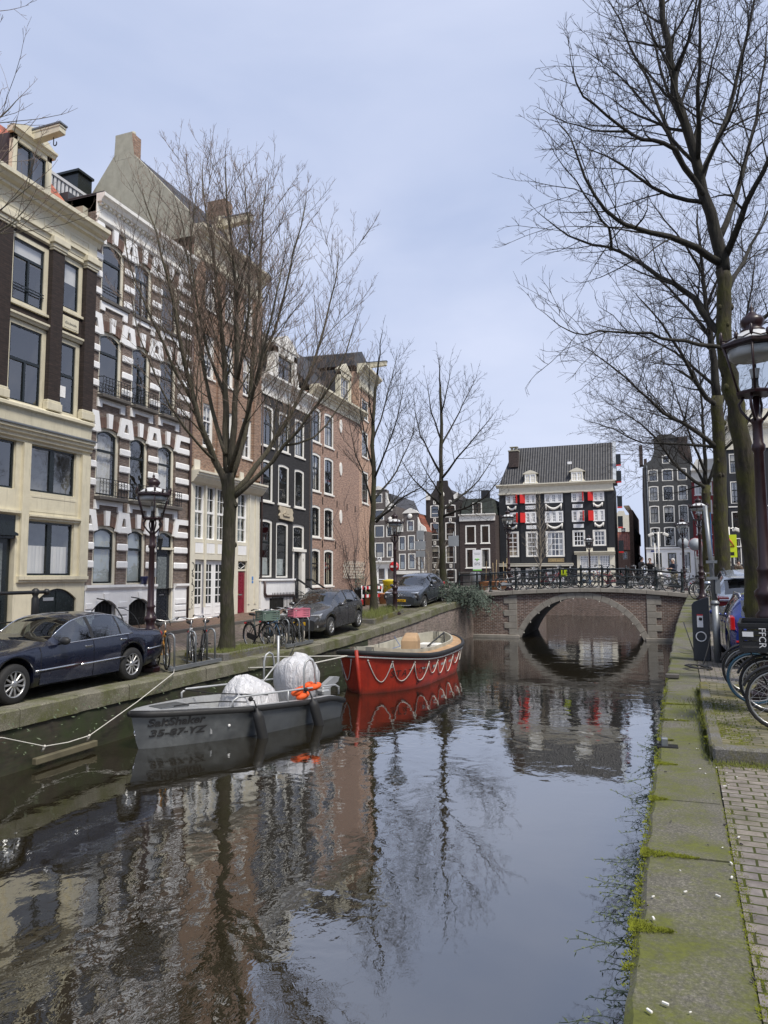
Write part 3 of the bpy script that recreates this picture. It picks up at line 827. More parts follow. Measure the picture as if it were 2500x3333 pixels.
M_BR_STRIPE = brick('brown_brick', (0.205,0.142,0.112), (0.16,0.112,0.092), (0.26,0.235,0.21), 0.2, 0.055, 0.008, ga=0.2)
M_BR_VOUS = brick('rubbed_brick', (0.21,0.12,0.09), (0.17,0.10,0.08), (0.12,0.09,0.075), 0.055, 0.4, 0.008, ga=0.1)
M_BR_RED = brick('russet_brick', (0.38,0.215,0.135), (0.29,0.16,0.105), (0.36,0.31,0.25), 0.2, 0.062, 0.010, ga=0.25)
M_BR_SLATE = brick('charcoal_brick', (0.040,0.038,0.040), (0.030,0.029,0.031), (0.020,0.020,0.021), 0.2, 0.058, 0.008, ga=0.15)
M_BR_TAN = brick('tan_brown_brick', (0.44,0.265,0.19), (0.36,0.215,0.16), (0.36,0.30,0.25), 0.2, 0.055, 0.008, ga=0.15)
M_BR_SUNLIT = brick('sunlit_tan_brick', (0.62,0.38,0.25), (0.53,0.32,0.215), (0.45,0.36,0.29), 0.2, 0.055, 0.008, ga=0.12)  # tan brick made lighter and warmer: sunlight on the corner put into the colour
M_STUCCO = m_stone('grey_stucco', (0.44,0.42,0.33), 0.25)
M_SANDST = m_stone('carved_sandstone', (0.55,0.48,0.36), 0.25)

def house_cream():
    u0, u1, zb = 11.4, 18.15, 0.33
    H = left_house('canal_house', 'cream and dark brick house with a dormer and hoist beam, leftmost of the row', u0, u1, zb)
    top = [(14.86,16.28,9.97,12.03),(16.77,17.68,10.4,12.12),(14.86,16.3,7.05,9.5),(16.77,17.66,7.1,9.5),(12.2,13.9,9.97,12.03),(12.2,13.9,7.05,9.5)]
    b = MB(); wall_grid(b, u0, u1, 6.9, 13.4, top); shell(b, u0, u1, zb-0.3, 13.4, 10)
    H.P('brick_wall', b, M_BR_BLACK)
    low = [(15.8,17.62,4.6,5.97),(13.5,15.33,4.6,5.97),(15.8,17.62,2.16,3.76),(13.95,15.42,zb+0.25,3.86),(16.3,17.81,zb,1.78)]
    b = MB(); wall_grid(b, u0, u1, zb-0.3, 6.9, low, 0, -0.04, 0.2)
    spandrel(b, 16.3, 17.81, 1.78, 0.32, 0, 0.2, 10, -0.04)
    for a, c in ((15.54,15.79),(17.81,18.16)): b.box(a, c, -0.13, -0.04, 1.98, 5.96)
    band(b, [(-0.04,3.92),(-0.16,3.92),(-0.16,3.87),(-0.10,3.83),(-0.10,3.79),(-0.04,3.77)], 15.8, 17.8)
    band(b, [(-0.04,3.99),(-0.16,3.99),(-0.16,3.92),(-0.10,3.88),(-0.04,3.87)], 13.5, 15.5)
    band(b, [(-0.04,2.15),(-0.17,2.15),(-0.17,2.05),(-0.12,2.02),(-0.12,1.98),(-0.04,1.96)], 15.5, 18.17)
    ring(b, loop(15.86,17.72,4.02,4.5), loop(15.93,17.65,4.08,4.44), -0.05, -0.035)
    band(b, [(0.0,7.08),(-0.10,7.08),(-0.22,7.0),(-0.22,6.92),(-0.12,6.88),(-0.10,6.5),(0.0,6.5)], u0, 18.17)
    band(b, [(-0.02,6.38),(-0.30,6.38),(-0.30,6.3),(-0.24,6.27),(-0.24,6.2),(-0.17,6.15),(-0.17,6.08),(-0.09,6.03),(-0.09,5.97),(-0.02,5.97)], u0, 18.16)
    H.P('shop_front', b, M_CREAM)
    b = MB(); b.prism([(-0.02,6.5),(-0.11,6.5),(-0.34,6.42),(-0.34,6.382),(-0.02,6.382)], u0, 18.18, 'x'); H.P('lead_flashing', b, M_LEAD)
    b = MB(); c = MB()
    for a, d in ((14.22,14.84),(16.30,16.76),(17.70,18.14),(11.4,12.0)):
        b.box(a, d, -0.14, 0.0, 7.4, 12.02)
        c.box(a-0.03, d+0.03, -0.18, 0.0, 12.02, 12.09); c.box(a-0.05, d+0.05, -0.21, 0.0, 12.09, 12.22); c.box(a-0.10, d+0.10, -0.27, 0.0, 12.22, 12.42)
        c.box(a-0.06, d+0.06, -0.2, 0.0, 7.08, 7.33); c.box(a-0.03, d+0.03, -0.17, 0.0, 7.33, 7.4)
    H.P('pilaster', b, M_BR_BLACK); H.P('capital', c, M_CREAM, bevel=0.02)
    b = MB()
    band(b, [(0.0,12.95),(-0.10,12.95),(-0.10,12.56),(-0.16,12.53),(-0.16,12.44),(-0.10,12.42),(-0.08,12.28),(0,12.28)], u0, 18.16)
    band(b, cornice_prof(13.46, 0.56, 0.52), u0-0.1, 18.3)
    for a, d in ((14.4,15.6),(15.95,16.75),(17.0,17.8),(12.2,13.8)):
        ring(b, loop(a,d,12.63,12.88), loop(a+0.04,d-0.04,12.67,12.84), -0.115, -0.09)
    for a, d in ((14.86,16.28),(16.77,17.68),(12.2,13.9)):
        band(b, [(0,12.26),(-0.07,12.26),(-0.07,12.16),(0,12.12)], a-0.02, d+0.02)
        band(b, [(0,9.66),(-0.12,9.66),(-0.12,9.6),(-0.08,9.56),(-0.05,9.5),(0,9.5)], a-0.04, d+0.06)
    H.P('cornice', b, M_CREAM)
    for a, d, zt in ((14.86,16.28,12.03),(12.2,13.9,12.03)):
        window(H, a, d, 9.97, zt, fw=0.15, tr=11.38, split=0.07, sill=M_CREAM, curt=('blind', 0.3, M_CURT), y=0.02)
        g = MB()
        for z in (10.42, 10.5): g.box(a+0.16, d-0.16, -0.02, 0.0, z, z+0.03)
        H.P('window_guard', g, M_SASH)
    window(H, 16.77, 17.68, 10.4, 12.12, fw=0.15, sill=M_CREAM, curt=('blind', 0.42, M_CURT), y=0.02)
    for a, d in ((14.86,16.3),(12.2,13.9)): window(H, a, d, 7.05, 9.5, fw=0.15, tr=8.35, split=0.07, y=0.02)
    window(H, 16.77, 17.66, 7.1, 9.5, fw=0.15, tr=8.35, y=0.02)
    b = MB(); b.box(16.95, 17.17, 0.05, 0.055, 7.65, 8.0); H.P('paper_notice', b, M_WHITE)
    for a, d in ((15.8,17.62),(13.5,15.33)):
        window(H, a, d, 4.6, 5.97, fw=0.02, sw=0.06, split=0.17, y=0.0, room=M_ROOM2 if a > 15 else None)
    window(H, 15.8, 17.62, 2.16, 3.76, fw=0.02, sw=0.06, split=0.17, y=0.0, curt=('low', 0.56), room=M_ROOM2)
    b = MB(); b.box(16.84, 17.52, -0.06, 0.0, 9.79, 10.2, 0, c=0.015); b.box(16.9, 17.46, -0.07, -0.06, 9.85, 10.14)
    p = H.P('plaque', b, M_CREAM)
    lettering('plaque_lettering', 'd.b.boom', M_SASH, H.root, 0.125, T(16.93-u0, -0.072, 9.95-zb) @ RX(R(90)), 0.003)
    door(H, 14.15, 15.38, zb+0.3, 3.2, M_SASH, 0.10, ((0.04,0.34),), (0.42,0.95))
    b = MB(); b.box(14.0, 15.42, -0.02, 0.14, 3.2, 3.86); b.prism([(14.0,3.28),(15.42,3.28),(15.42,3.34),(14.71,3.62),(14.0,3.34)], -0.16, -0.02, 'y'); H.P('door_pediment', b, M_SASH)
    b = MB(); b.box(13.9, 15.45, -0.5, 0.0, zb-0.2, zb+0.24, 0, c=0.01); H.P('doorstep', b, M_LEAD)
    b = MB(); A = loop(16.3,17.81,zb,1.78,0.32,10); b.add([(u,0.02,z) for u,z in A], [tuple(range(len(A)))]); b.box(17.04,17.06,0.0,0.02,zb,1.7)
    d = H.P('cellar_door', b, M_SASH)
    b = MB(); b.box(16.55,16.95,-0.0,0.012,1.42,1.52,0,c=0.004); H.P('letter_slot', b, M_STEEL, parent=d)
    b = MB(); b.add([(u0,0.15,13.42),(18.0,0.15,13.42),(18.0,3.6,17.6),(u0,3.6,17.6)], [(0,1,2,3)]); b.add([(18.0,0.15,13.42),(18.0,7,13.42),(18.0,3.6,17.6)], [(0,1,2)]); b.add([(u0,7,13.42),(18.0,7,13.42),(18.0,3.6,17.6),(u0,3.6,17.6)], [(3,2,1,0)])
    H.P('tiled_roof', b, M_TILE_RED)
    b = MB(); b.box(17.9, 18.12, 0.3, 7, 13.4, 14.3); H.P('party_wall', b, M_STUCCO)
    b = MB(); b.box(14.95, 15.1, 0.16, 0.3, 13.4, 15.02); b.box(16.22, 16.4, 0.16, 0.3, 13.4, 15.02); b.box(14.95,16.4,0.16,0.3,14.86,15.04)
    band(b, [(0.3,15.2),(0.02,15.2),(0.02,15.14),(0.08,15.1),(0.12,15.02),(0.3,15.02)], 14.85, 16.5)
    b.prism([(14.85,15.2),(16.5,15.2),(16.1,15.42),(15.68,15.56),(15.25,15.42)], 0.08, 0.3, 'y')
    dm = H.P('dormer', b, M_CREAM)
    b = MB(); b.box(15.0,16.38,0.3,2.4,13.5,15.1); H.P('dormer_cheek', b, M_SLATE, parent=dm)
    class D: pass
    window(H, 15.1, 16.22, 13.5, 14.86, fw=0.02, sw=0.05, split=0.1, y=0.17, name='dormer_window')
    hoist(H, 15.66, 15.4, 0.2, 1.15, 0.24, 0.3, M_CREAM, M_LEAD)
    return H
house_cream()

def house_striped():
    u0, u1, zb = 18.16, 23.6, 0.34
    H = left_house('canal_house', 'brown brick house striped with white quoins and iron balconies, door number 6', u0, u1, zb)
    cols = [(18.5,19.62),(20.12,21.12),(21.66,22.68)]
    rows = [(1.85,3.82),(4.75,7.06),(8.12,10.32),(11.38,13.42)]
    rise = 0.13
    holes = []
    for ri, (a, c) in enumerate(rows):
        for ci, (p, q) in enumerate(cols):
            if ri == 0 and ci == 2: holes.append((21.7,22.74,0.46,3.82))
            else: holes.append((p, q, a, c))
    b = MB(); wall_grid(b, u0, u1, 1.7, 14.0, [h if h[2] > 1 else (h[0],h[1],1.7,h[3]) for h in holes])
    for h in holes: spandrel(b, h[0], h[1], h[3], rise)
    shell(b, u0, u1, zb-0.3, 14.75, 10)
    H.P('brick_wall', b, M_BR_STRIPE)
    cel = [(18.61,19.64,zb,1.37),(20.25,21.37,zb,1.37),(21.7,22.74,0.46,1.7)]
    b = MB(); wall_grid(b, u0, u1, zb-0.3, 1.7, cel, 0, -0.05)
    for h in cel[:2]: spandrel(b, h[0], h[1], h[3], 0.22, 0, 0.22, 10, -0.05)
    for a, c in ((u0, 21.68),(22.78,u1)): band(b, [(0,1.86),(-0.14,1.86),(-0.14,1.78),(-0.09,1.72),(-0.05,1.68),(0,1.68)], a, c)
    for (a, c) in ((18.2,18.5),(19.72,20.15),(21.42,21.66),(22.82,23.5)):
        z = zb+0.02
        while z < 1.3:
            b.box(a, c, -0.085, -0.05, z, z+0.2, 0, c=0.02); z += 0.245
    for h in cel[:2]:
        cu = (h[0]+h[1])/2; b.prism([(cu-0.09,1.36),(cu+0.09,1.36),(cu+0.13,1.58),(cu-0.13,1.58)], -0.1, -0.05, 'y')
    H.P('plinth', b, M_WHITE)
    b = MB()
    for h in cel[:2]:
        A = loop(h[0]-0.01,h[1]+0.01,h[2],h[3],0.22,10); b.add([(u,0.15,z) for u,z in A], [tuple(range(len(A)))])
    H.P('cellar_window', b, M_DARK)
    b = MB()
    for h in cel[:2]:
        for i in range(7): u = lerp(h[0]+0.06,h[1]-0.06,i/6); b.box(u-0.008,u+0.008,-0.02,0.0,zb,1.25)
        for i in range(6): b.torus(0.07,0.008,10,4,0,T(lerp(h[0]+0.14,h[1]-0.14,i/5),-0.01,zb+0.3) @ RX(R(90)))
    H.P('cellar_grille', b, M_IRON)
    b = MB()
    piers = [(18.17,18.49),(19.63,20.11),(21.13,21.65),(22.75,23.56)]
    for ri, (z0, z1) in enumerate(rows):
        for pi, (a, c) in enumerate(piers):
            z = z1 - 0.235
            while z > z0 - 0.06:
                if not (ri == 0 and z < 1.84):
                    b.box(a-(0.03 if pi else 0), c+(0.03 if pi < 3 else 0), -0.07, 0.012, z-0.01, z+0.235, 0, c=0.035)
                z -= 0.585
        zt = z1 + 0.47
        for (p, q) in cols:
            cu = (p+q)/2; b.prism([(cu-0.085,z1-0.02),(cu+0.085,z1-0.02),(cu+0.12,zt),(cu-0.12,zt)], -0.09, 0.012, 'y')
        for pi, (a, c) in enumerate(piers):
            zl = z1-rise-0.05; A0 = (a-0.02) if pi else u0+0.01; A1 = (c+0.02) if pi < 3 else u1-0.01
            th = 0.21; fl = 0.13; mid = (A0+A1)/2
            if pi == 0: b.prism([(A1+fl,zl),(A1,zt),(A0,zt),(A0,zt-0.2),(A1-th,zt-0.2),(A1+fl-th,zl-0.05)][::-1], -0.075, 0.012, 'y')
            elif pi == 3: b.prism([(A0-fl,zl),(A0-fl+th,zl-0.05),(A0+th,zt-0.2),(A1,zt-0.2),(A1,zt),(A0,zt)], -0.075, 0.012, 'y')
            else: b.prism([(A0-fl,zl),(A0-fl+th,zl-0.05),(A0+th,zt-0.2),(A1-th,zt-0.2),(A1+fl-th,zl-0.05),(A1+fl,zl),(A1,zt),(A0,zt)], -0.075, 0.012, 'y')
        if ri > 0:
            for (p, q) in cols:
                z = z0 - 0.13
                b.prism([(p-0.03,z),(q+0.16,z),(q+0.16,z-0.34),(q-0.06,z-0.34),(q-0.06,z-0.16),(p+0.17,z-0.16),(p+0.17,z-0.30),(p-0.03,z-0.30)], -0.06, 0.012, 'y')
    H.P('quoin', b, M_WHITE)
    b = MB()
    for ri, (z0, z1) in enumerate(rows):
        for (p, q) in cols:
            cu = (p+q)/2
            for s in (-1, 1):
                n = 5
                for i in range(n):
                    x0 = cu + s*lerp(0.10, (q-p)/2, i/n); x1 = cu + s*lerp(0.10, (q-p)/2, (i+1)/n)
                    f = lambda x: z1 - rise*((x-cu)/((q-p)/2))**2
                    poly = [(x0,f(x0)),(x1,f(x1)),(x1+s*0.03,f(x1)+0.33),(x0+s*0.015,f(x0)+0.36)]
                    if s < 0: poly = poly[::-1]
                    b.prism(poly, -0.012, 0.01, 'y')
    H.P('arch', b, M_BR_VOUS)
    cu_ = {(1,0): ('full',1.0,M_CURT),(1,2): ('full',1.0,M_CURT),(0,0): ('blind',1.0,M_BLIND),(0,1): ('blind',1.0,M_BLIND)}
    for ri, (z0, z1) in enumerate(rows):
        for ci, (p, q) in enumerate(cols):
            if ri == 0 and ci == 2: continue
            w = window(H, p, q, z0, z1, rise, fw=0.11, fm=M_LCREAM, tr=lerp(z0, z1, 0.66 if ri else 0.62), sw=0.055, curt=cu_.get((ri,ci)), y=0.06, split=(0.05 if ri >= 2 and ci == 1 else 0))
    b = MB(); c = MB()
    for ri in (1,2,3):
        z0 = rows[ri][0]
        for ci,(p,q) in enumerate(cols): b.box(p-0.02, q+0.22, -0.26 if ri < 3 else -0.12, 0.02, z0-0.13, z0-0.01, 0, c=0.015)
    H.P('balcony_slab', b, M_STONE_D)
    for ri in (1,2):
        z0 = rows[ri][0]
        for ci,(p,q) in enumerate(cols):
            c = MB(); iron_panel(c, p-0.0, q+0.18, z0, z0+0.56, -0.22, 9)
            for u in (p, q+0.18): c.box(u-0.008,u+0.008,-0.22,0.0,z0+0.55,z0+0.57); c.box(u-0.008,u+0.008,-0.22,0.0,z0+0.04,z0+0.06)
            H.P('balcony_railing', c, M_IRON)
    c = MB()
    for (p, q) in cols:
        for z in (11.72, 11.82): c.box(p+0.1, q-0.1, 0.02, 0.04, z, z+0.025)
    H.P('window_guard', c, M_IRON)
    door(H, 21.76, 22.68, 0.5, 3.12, M_NAVY, 0.13, ((0.03,0.36),(0.42,0.95)), (0.45,0.9), slot=1.42)
    window(H, 21.7, 22.74, 3.14, 3.82, rise, fw=0.08, fm=M_LCREAM, sw=0.05, y=0.05, name='fanlight')
    b = MB(); b.box(21.68,21.76,0.02,0.2,0.46,3.14); b.box(22.68,22.76,0.02,0.2,0.46,3.14); b.box(21.68,22.76,0.0,0.14,3.12,3.2); H.P('door_frame', b, M_LCREAM)
    b = MB(); b.box(21.6,22.85,-0.45,0.1,zb-0.2,0.47,0,c=0.01); H.P('doorstep', b, M_STONE_D)
    b = MB(); b.box(21.36,21.62,-0.1,-0.07,2.12,2.42); H.P('intercom', b, M_STEEL)
    lettering('house_number', '6', M_SASH, H.root, 0.24, T(21.42-u0, -0.074, 2.46-zb) @ RX(R(90)))
    b = MB(); b.box(u0, u1, -0.04, 0.0, 13.95, 14.42)
    band(b, [(0,14.05),(-0.12,14.05),(-0.12,13.98),(-0.06,13.9),(0,13.9)], u0, u1)
    for i in range(26): u = lerp(u0+0.05, u1-0.1, i/25); b.box(u, u+0.1, -0.16, -0.04, 14.44, 14.52)
    band(b, [(0,14.8),(-0.34,14.8),(-0.34,14.68),(-0.26,14.62),(-0.2,14.52),(-0.04,14.52),(-0.04,14.42),(0,14.42)], u0, u1)
    for i in range(5): a = lerp(u0+0.1,u1-1.0,i/4); ring(b, loop(a,a+0.9,14.1,14.36), loop(a+0.04,a+0.86,14.14,14.32), -0.055, -0.035)
    H.P('cornice', b, M_OFFW)
    b = MB(); b.box(u0, u1, -0.3, 1.2, 14.8, 14.84); b.box(u0, u0+0.5, 0.0, 1.6, 14.2, 14.78); b.box(u0,u1,1.2,9,14.76,15.1); b.box(u0+0.6,u0+2.0,4.4,6,15.1,19.2) if False else None
    H.P('flat_roof', b, M_SLATE)
    b = MB()
    for i in range(20): u = lerp(18.7,22.5,i/19); b.box(u,u+0.11,4.4,4.44,16.5,17.68)
    b.box(18.6,22.7,4.36,4.48,17.68,17.8); H.P('terrace_fence', b, paint('grey_timber', (0.55,0.55,0.55), 0.7))
    b = MB(); b.box(22.75,u1-0.05,5.2,6.6,15.1,19.15); b.box(22.65,u1-0.02,5.1,6.7,19.15,19.25); H.P('roof_hut', b, M_SASH)
    b = MB(); b.box(u0+0.05,u1-0.05,4.5,9,15.1,16.5); H.P('roof_storey', b, M_SLATE)
    b = MB(); b.tube([(23.56,-0.09,zb),(23.56,-0.09,13.8)], 0.045, 8); H.P('drainpipe', b, M_PIPE)
house_striped()

def house_russet():
    u0, u1, zb = 23.66, 29.06, 0.4
    H = left_house('canal_house', 'tall russet brick house with cream shop front, white garage doors and crimson door', u0, u1, zb)
    up = []
    for (a, c) in ((24.5,25.25),(26.0,26.75),(27.55,28.35)):
        for (z0, z1) in ((7.0 if a == 26.0 else 7.42, 9.2),(10.3,12.1),(13.2,15.0)): up.append((a,c,z0,z1))
    b = MB(); wall_grid(b, u0, u1, 6.2, 15.9, up); shell(b, u0, u1, zb-0.3, 15.9, 9, 0)
    for a, c in ((u0,u0+0.6),(u1-0.62,u1-0.02),(25.45,25.85),(26.95,27.35)): b.box(a+0.003, c, -0.1, 0.0, 6.5, 15.0)
    H.P('brick_wall', b, M_BR_RED)
    for (a,c,z0,z1) in up: window(H, a, c, z0, z1, fw=0.09, fm=M_OFFW, sm=M_WHITE, sw=0.04, tr=lerp(z0,z1,0.6), trw=0.06, nb=(1,1), nt=(1,0), bm=M_WHITE, sill=M_OFFW, bw=0.03)
    cols = [(24.0,24.62),(24.79,25.43),(25.58,26.2),(26.36,26.98),(27.18,27.95)]
    holes = [(a-0.02,c+0.02,3.62,5.8) for a,c in cols] + [(24.05,26.98,zb,2.8),(27.25,28.02,zb,2.8)]
    b = MB(); wall_grid(b, u0, u1, zb-0.3, 6.25, holes, 0, -0.06)
    for u in (23.72,24.7,28.15,28.7): b.box(u-0.06,u+0.06,-0.10,-0.06,0.9,5.8)
    band(b, [(0,6.3),(-0.48,6.3),(-0.48,6.22),(-0.42,6.2),(-0.42,6.12),(-0.36,6.1),(-0.36,6.04),(-0.30,5.98),(-0.20,5.86),(-0.10,5.82),(-0.06,5.78),(0,5.78)], u0-0.03, u1+0.05)
    b.box(u0+0.1,u0+0.5,-0.14,0,6.3,6.75); b.box(25.4,25.8,-0.14,0,6.3,6.7); b.box(27.2,27.5,-0.14,0,6.3,6.7)
    for a, c in cols: ring(b, loop(a,c,3.04,3.5), loop(a+0.03,c-0.03,3.07,3.47), -0.07, -0.05)
    H.P('shop_front', b, M_LCREAM)
    b = MB()
    for a, c in cols: b.box(a+0.03, c-0.03, -0.062, -0.056, 3.07, 3.47)
    H.P('infill_panel', b, M_WHITE)
    for a, c in cols: window(H, a-0.02, c+0.02, 3.62, 5.8, fw=0.03, fm=M_WHITE, sm=M_WHITE, sw=0.035, tr=4.72, trw=0.09, nb=(1,1), nt=(1,1), bm=M_WHITE, bw=0.028, y=0.0, curt=('full',1.0,M_BLIND))
    for i in range(4):
        a = lerp(24.05,26.98,i/4); c = lerp(24.05,26.98,(i+1)/4)
        b = MB(); g = MB(); b.box(a+0.008,c-0.008,0.06,0.1,zb+0.02,2.78); g.box(a+0.16,c-0.16,0.058,0.0605,1.05,2.62)
        for k in range(1,5): z = lerp(1.05,2.62,k/5); b.box(a+0.16,c-0.16,0.045,0.06,z-0.02,z+0.02)
        b.box((a+c)/2-0.018,(a+c)/2+0.018,0.045,0.06,1.05,2.62)
        ring(b, loop(a+0.15,c-0.15,0.6,0.95), loop(a+0.19,c-0.19,0.64,0.91), 0.048, 0.06)
        d = H.P('garage_door', b, M_WHITE); H.P('door_pane', g, M_DGLASS2, parent=d)
    door(H, 27.3, 28.0, zb+0.05, 2.36, paint('crimson_gloss', (0.21,0.012,0.032), 0.3, 0.15, coat=0.3), 0.06, ((0.06,0.4),(0.48,0.93)), slot=1.3)
    b = MB(); b.box(27.25,28.02,0.02,0.1,2.36,2.44); b.box(27.25,28.02,0.02,0.1,2.76,2.8); H.P('door_lintel', b, M_LCREAM)
    b = MB(); b.box(27.28,28.0,0.06,0.07,2.44,2.76,1); cu, cz = 27.64, 2.6
    for q in ([(27.3,cz),(cu,2.74)],[(cu,2.74),(27.98,cz)],[(27.98,cz),(cu,2.46)],[(cu,2.46),(27.3,cz)]): b.tube([(q[0][0],0.05,q[0][1]),(q[1][0],0.05,q[1][1])],0.016,4,0)
    H.P('fanlight', b, [M_WHITE, M_DGLASS2])
    b = MB(); b.box(28.42,28.55,-0.068,-0.06,1.95,2.12); b.box(28.42,28.55,-0.068,-0.06,1.82,1.92); H.P('number_tile', b, paint('blue_enamel', (0.09,0.24,0.55), 0.3))
    b = MB(); gx, gz = 23.86, 2.2
    def ell(cx, cz, rx, rz, a0=0, a1=360, r=0.013):
        b.tube([(cx+rx*math.cos(R(a)), -0.066, cz+rz*math.sin(R(a))) for a in [lerp(a0,a1,i/14) for i in range(15)]], r, 4)
    ell(23.86,2.52,0.14,0.16); ell(23.86,2.05,0.10,0.19,20,300); ell(23.86,1.68,0.14,0.15); ell(23.82,1.95,0.06,0.12,200,420)
    b.tube([(23.8,-0.066,2.40),(23.92,-0.066,2.28),(23.78,-0.066,2.22),(23.93,-0.066,2.12)],0.013,4)
    b.tube([(23.80,-0.066,1.3),(23.92,-0.066,1.2),(23.82,-0.066,1.1),(23.95,-0.066,1.04),(23.8,-0.066,0.93),(23.93,-0.066,0.9)],0.008,4); ell(23.87,1.42,0.05,0.05,r=0.008)
    H.P('graffiti', b, M_SASH)
    b = MB(); b.box(u0,u1,-0.07,0,15.2,15.8)
    band(b, [(0,15.2),(-0.12,15.2),(-0.12,15.08),(-0.05,15.0),(0,15.0)], u0, u1)
    band(b, cornice_prof(16.32,0.54,0.5), u0-0.12, u1+0.1)
    H.P('cornice', b, M_CREAM)
    b = MB(); yr, zr = 3.3, 20.2
    b.add([(u1,0.1,16.3),(u1,7.4,16.3),(u1,yr,zr)], [(0,1,2)]); H.P('gable_wall', b, M_STUCCO)
    b = MB(); b.add([(u0,0,15.6),(u0,8.9,13.0),(u0,8.9,14.0),(u0,yr+0.85,zr-0.05),(u0,yr+0.8,zr+0.85),(u0,yr-0.05,zr+0.7),(u0,yr-0.2,zr-0.2),(u0,0.3,17.0),(u0,0.0,16.35)], [tuple(range(9))])
    b.add([(u0+0.3,0.3,17.0),(u0+0.3,yr-0.2,zr-0.2),(u0,yr-0.2,zr-0.2),(u0,0.3,17.0)], [(0,1,2,3)])
    b.add([(u0+0.3,8.9,14.0),(u0+0.3,yr+0.85,zr-0.05),(u0,yr+0.85,zr-0.05),(u0,8.9,14.0)], [(3,2,1,0)])
    b.add([(u0,0,14.5),(u0,8.9,14.5),(u0,8.9,13.0),(u0,0,13.0)], [(0,1,2,3)])
    H.P('stucco_gable', b, M_STUCCO)
    b = MB(); b.box(u0+0.005, u0+0.6, yr-0.05, yr+0.8, zr-0.6, zr+0.85); ch = H.P('chimney', b, [M_BR_RED])
    b = MB(); b.box(u0-0.004, u0+0.004, yr-0.06, yr+0.81, zr-0.3, zr+0.86)
    for y in (yr+0.12, yr+0.5): b.lathe([(0.11,0),(0.12,0.1),(0.09,0.2)], 10, 0, T(u0+0.3,y,zr+0.84))
    H.P('chimney_pot', b, M_STUCCO, parent=ch)
    b = MB(); b.add([(u0+0.3,0.2,16.3),(u1,0.2,16.3),(u1,yr,zr),(u0+0.3,yr,zr)], [(0,1,2,3)]); b.add([(u0+0.3,8.9,13.5),(u1,8.9,13.5),(u1,yr,zr),(u0+0.3,yr,zr)], [(3,2,1,0)]); H.P('tiled_roof', b, M_TILE_GREY)
    b = MB(); b.box(u1-0.7,u1-0.05,1.6,2.6,17.6,20.2); c2 = H.P('chimney', b, M_BR_RED)
    b = MB(); b.box(25.3,25.45,0.1,0.3,16.3,17.3); b.box(26.3,26.45,0.1,0.3,16.3,17.3); b.box(25.3,26.45,0.1,0.3,17.2,17.45); b.prism([(25.2,17.45),(26.55,17.45),(25.88,17.85)],0.06,0.3,'y'); dm = H.P('dormer', b, M_CREAM)
    b = MB(); b.box(25.3,26.45,0.3,1.8,16.3,17.4); H.P('dormer_cheek', b, M_SLATE, parent=dm)
    window(H, 25.45, 26.3, 16.35, 17.2, fw=0.02, sm=M_SASH, y=0.12, name='dormer_window')
    hoist(H, 25.88, 17.62, 0.2, 1.5, 0.3, 0.36, M_CREAM, M_LEAD)
    b = MB(); b.add([(u0-0.01,1.5,12.9),(u0-0.01,0.7,12.9),(u0-0.01,0.7,14.6),(u0-0.01,1.5,14.6)], [(0,1,2,3)]) if False else b.box(u0-0.06,u0-0.001,5.6,6.1,15.4,16.6); H.P('gable_window', b, M_SASH)
M_DGLASS2 = paint('dark_pane', (0.03,0.034,0.036), 0.06, 0.3)
house_russet()

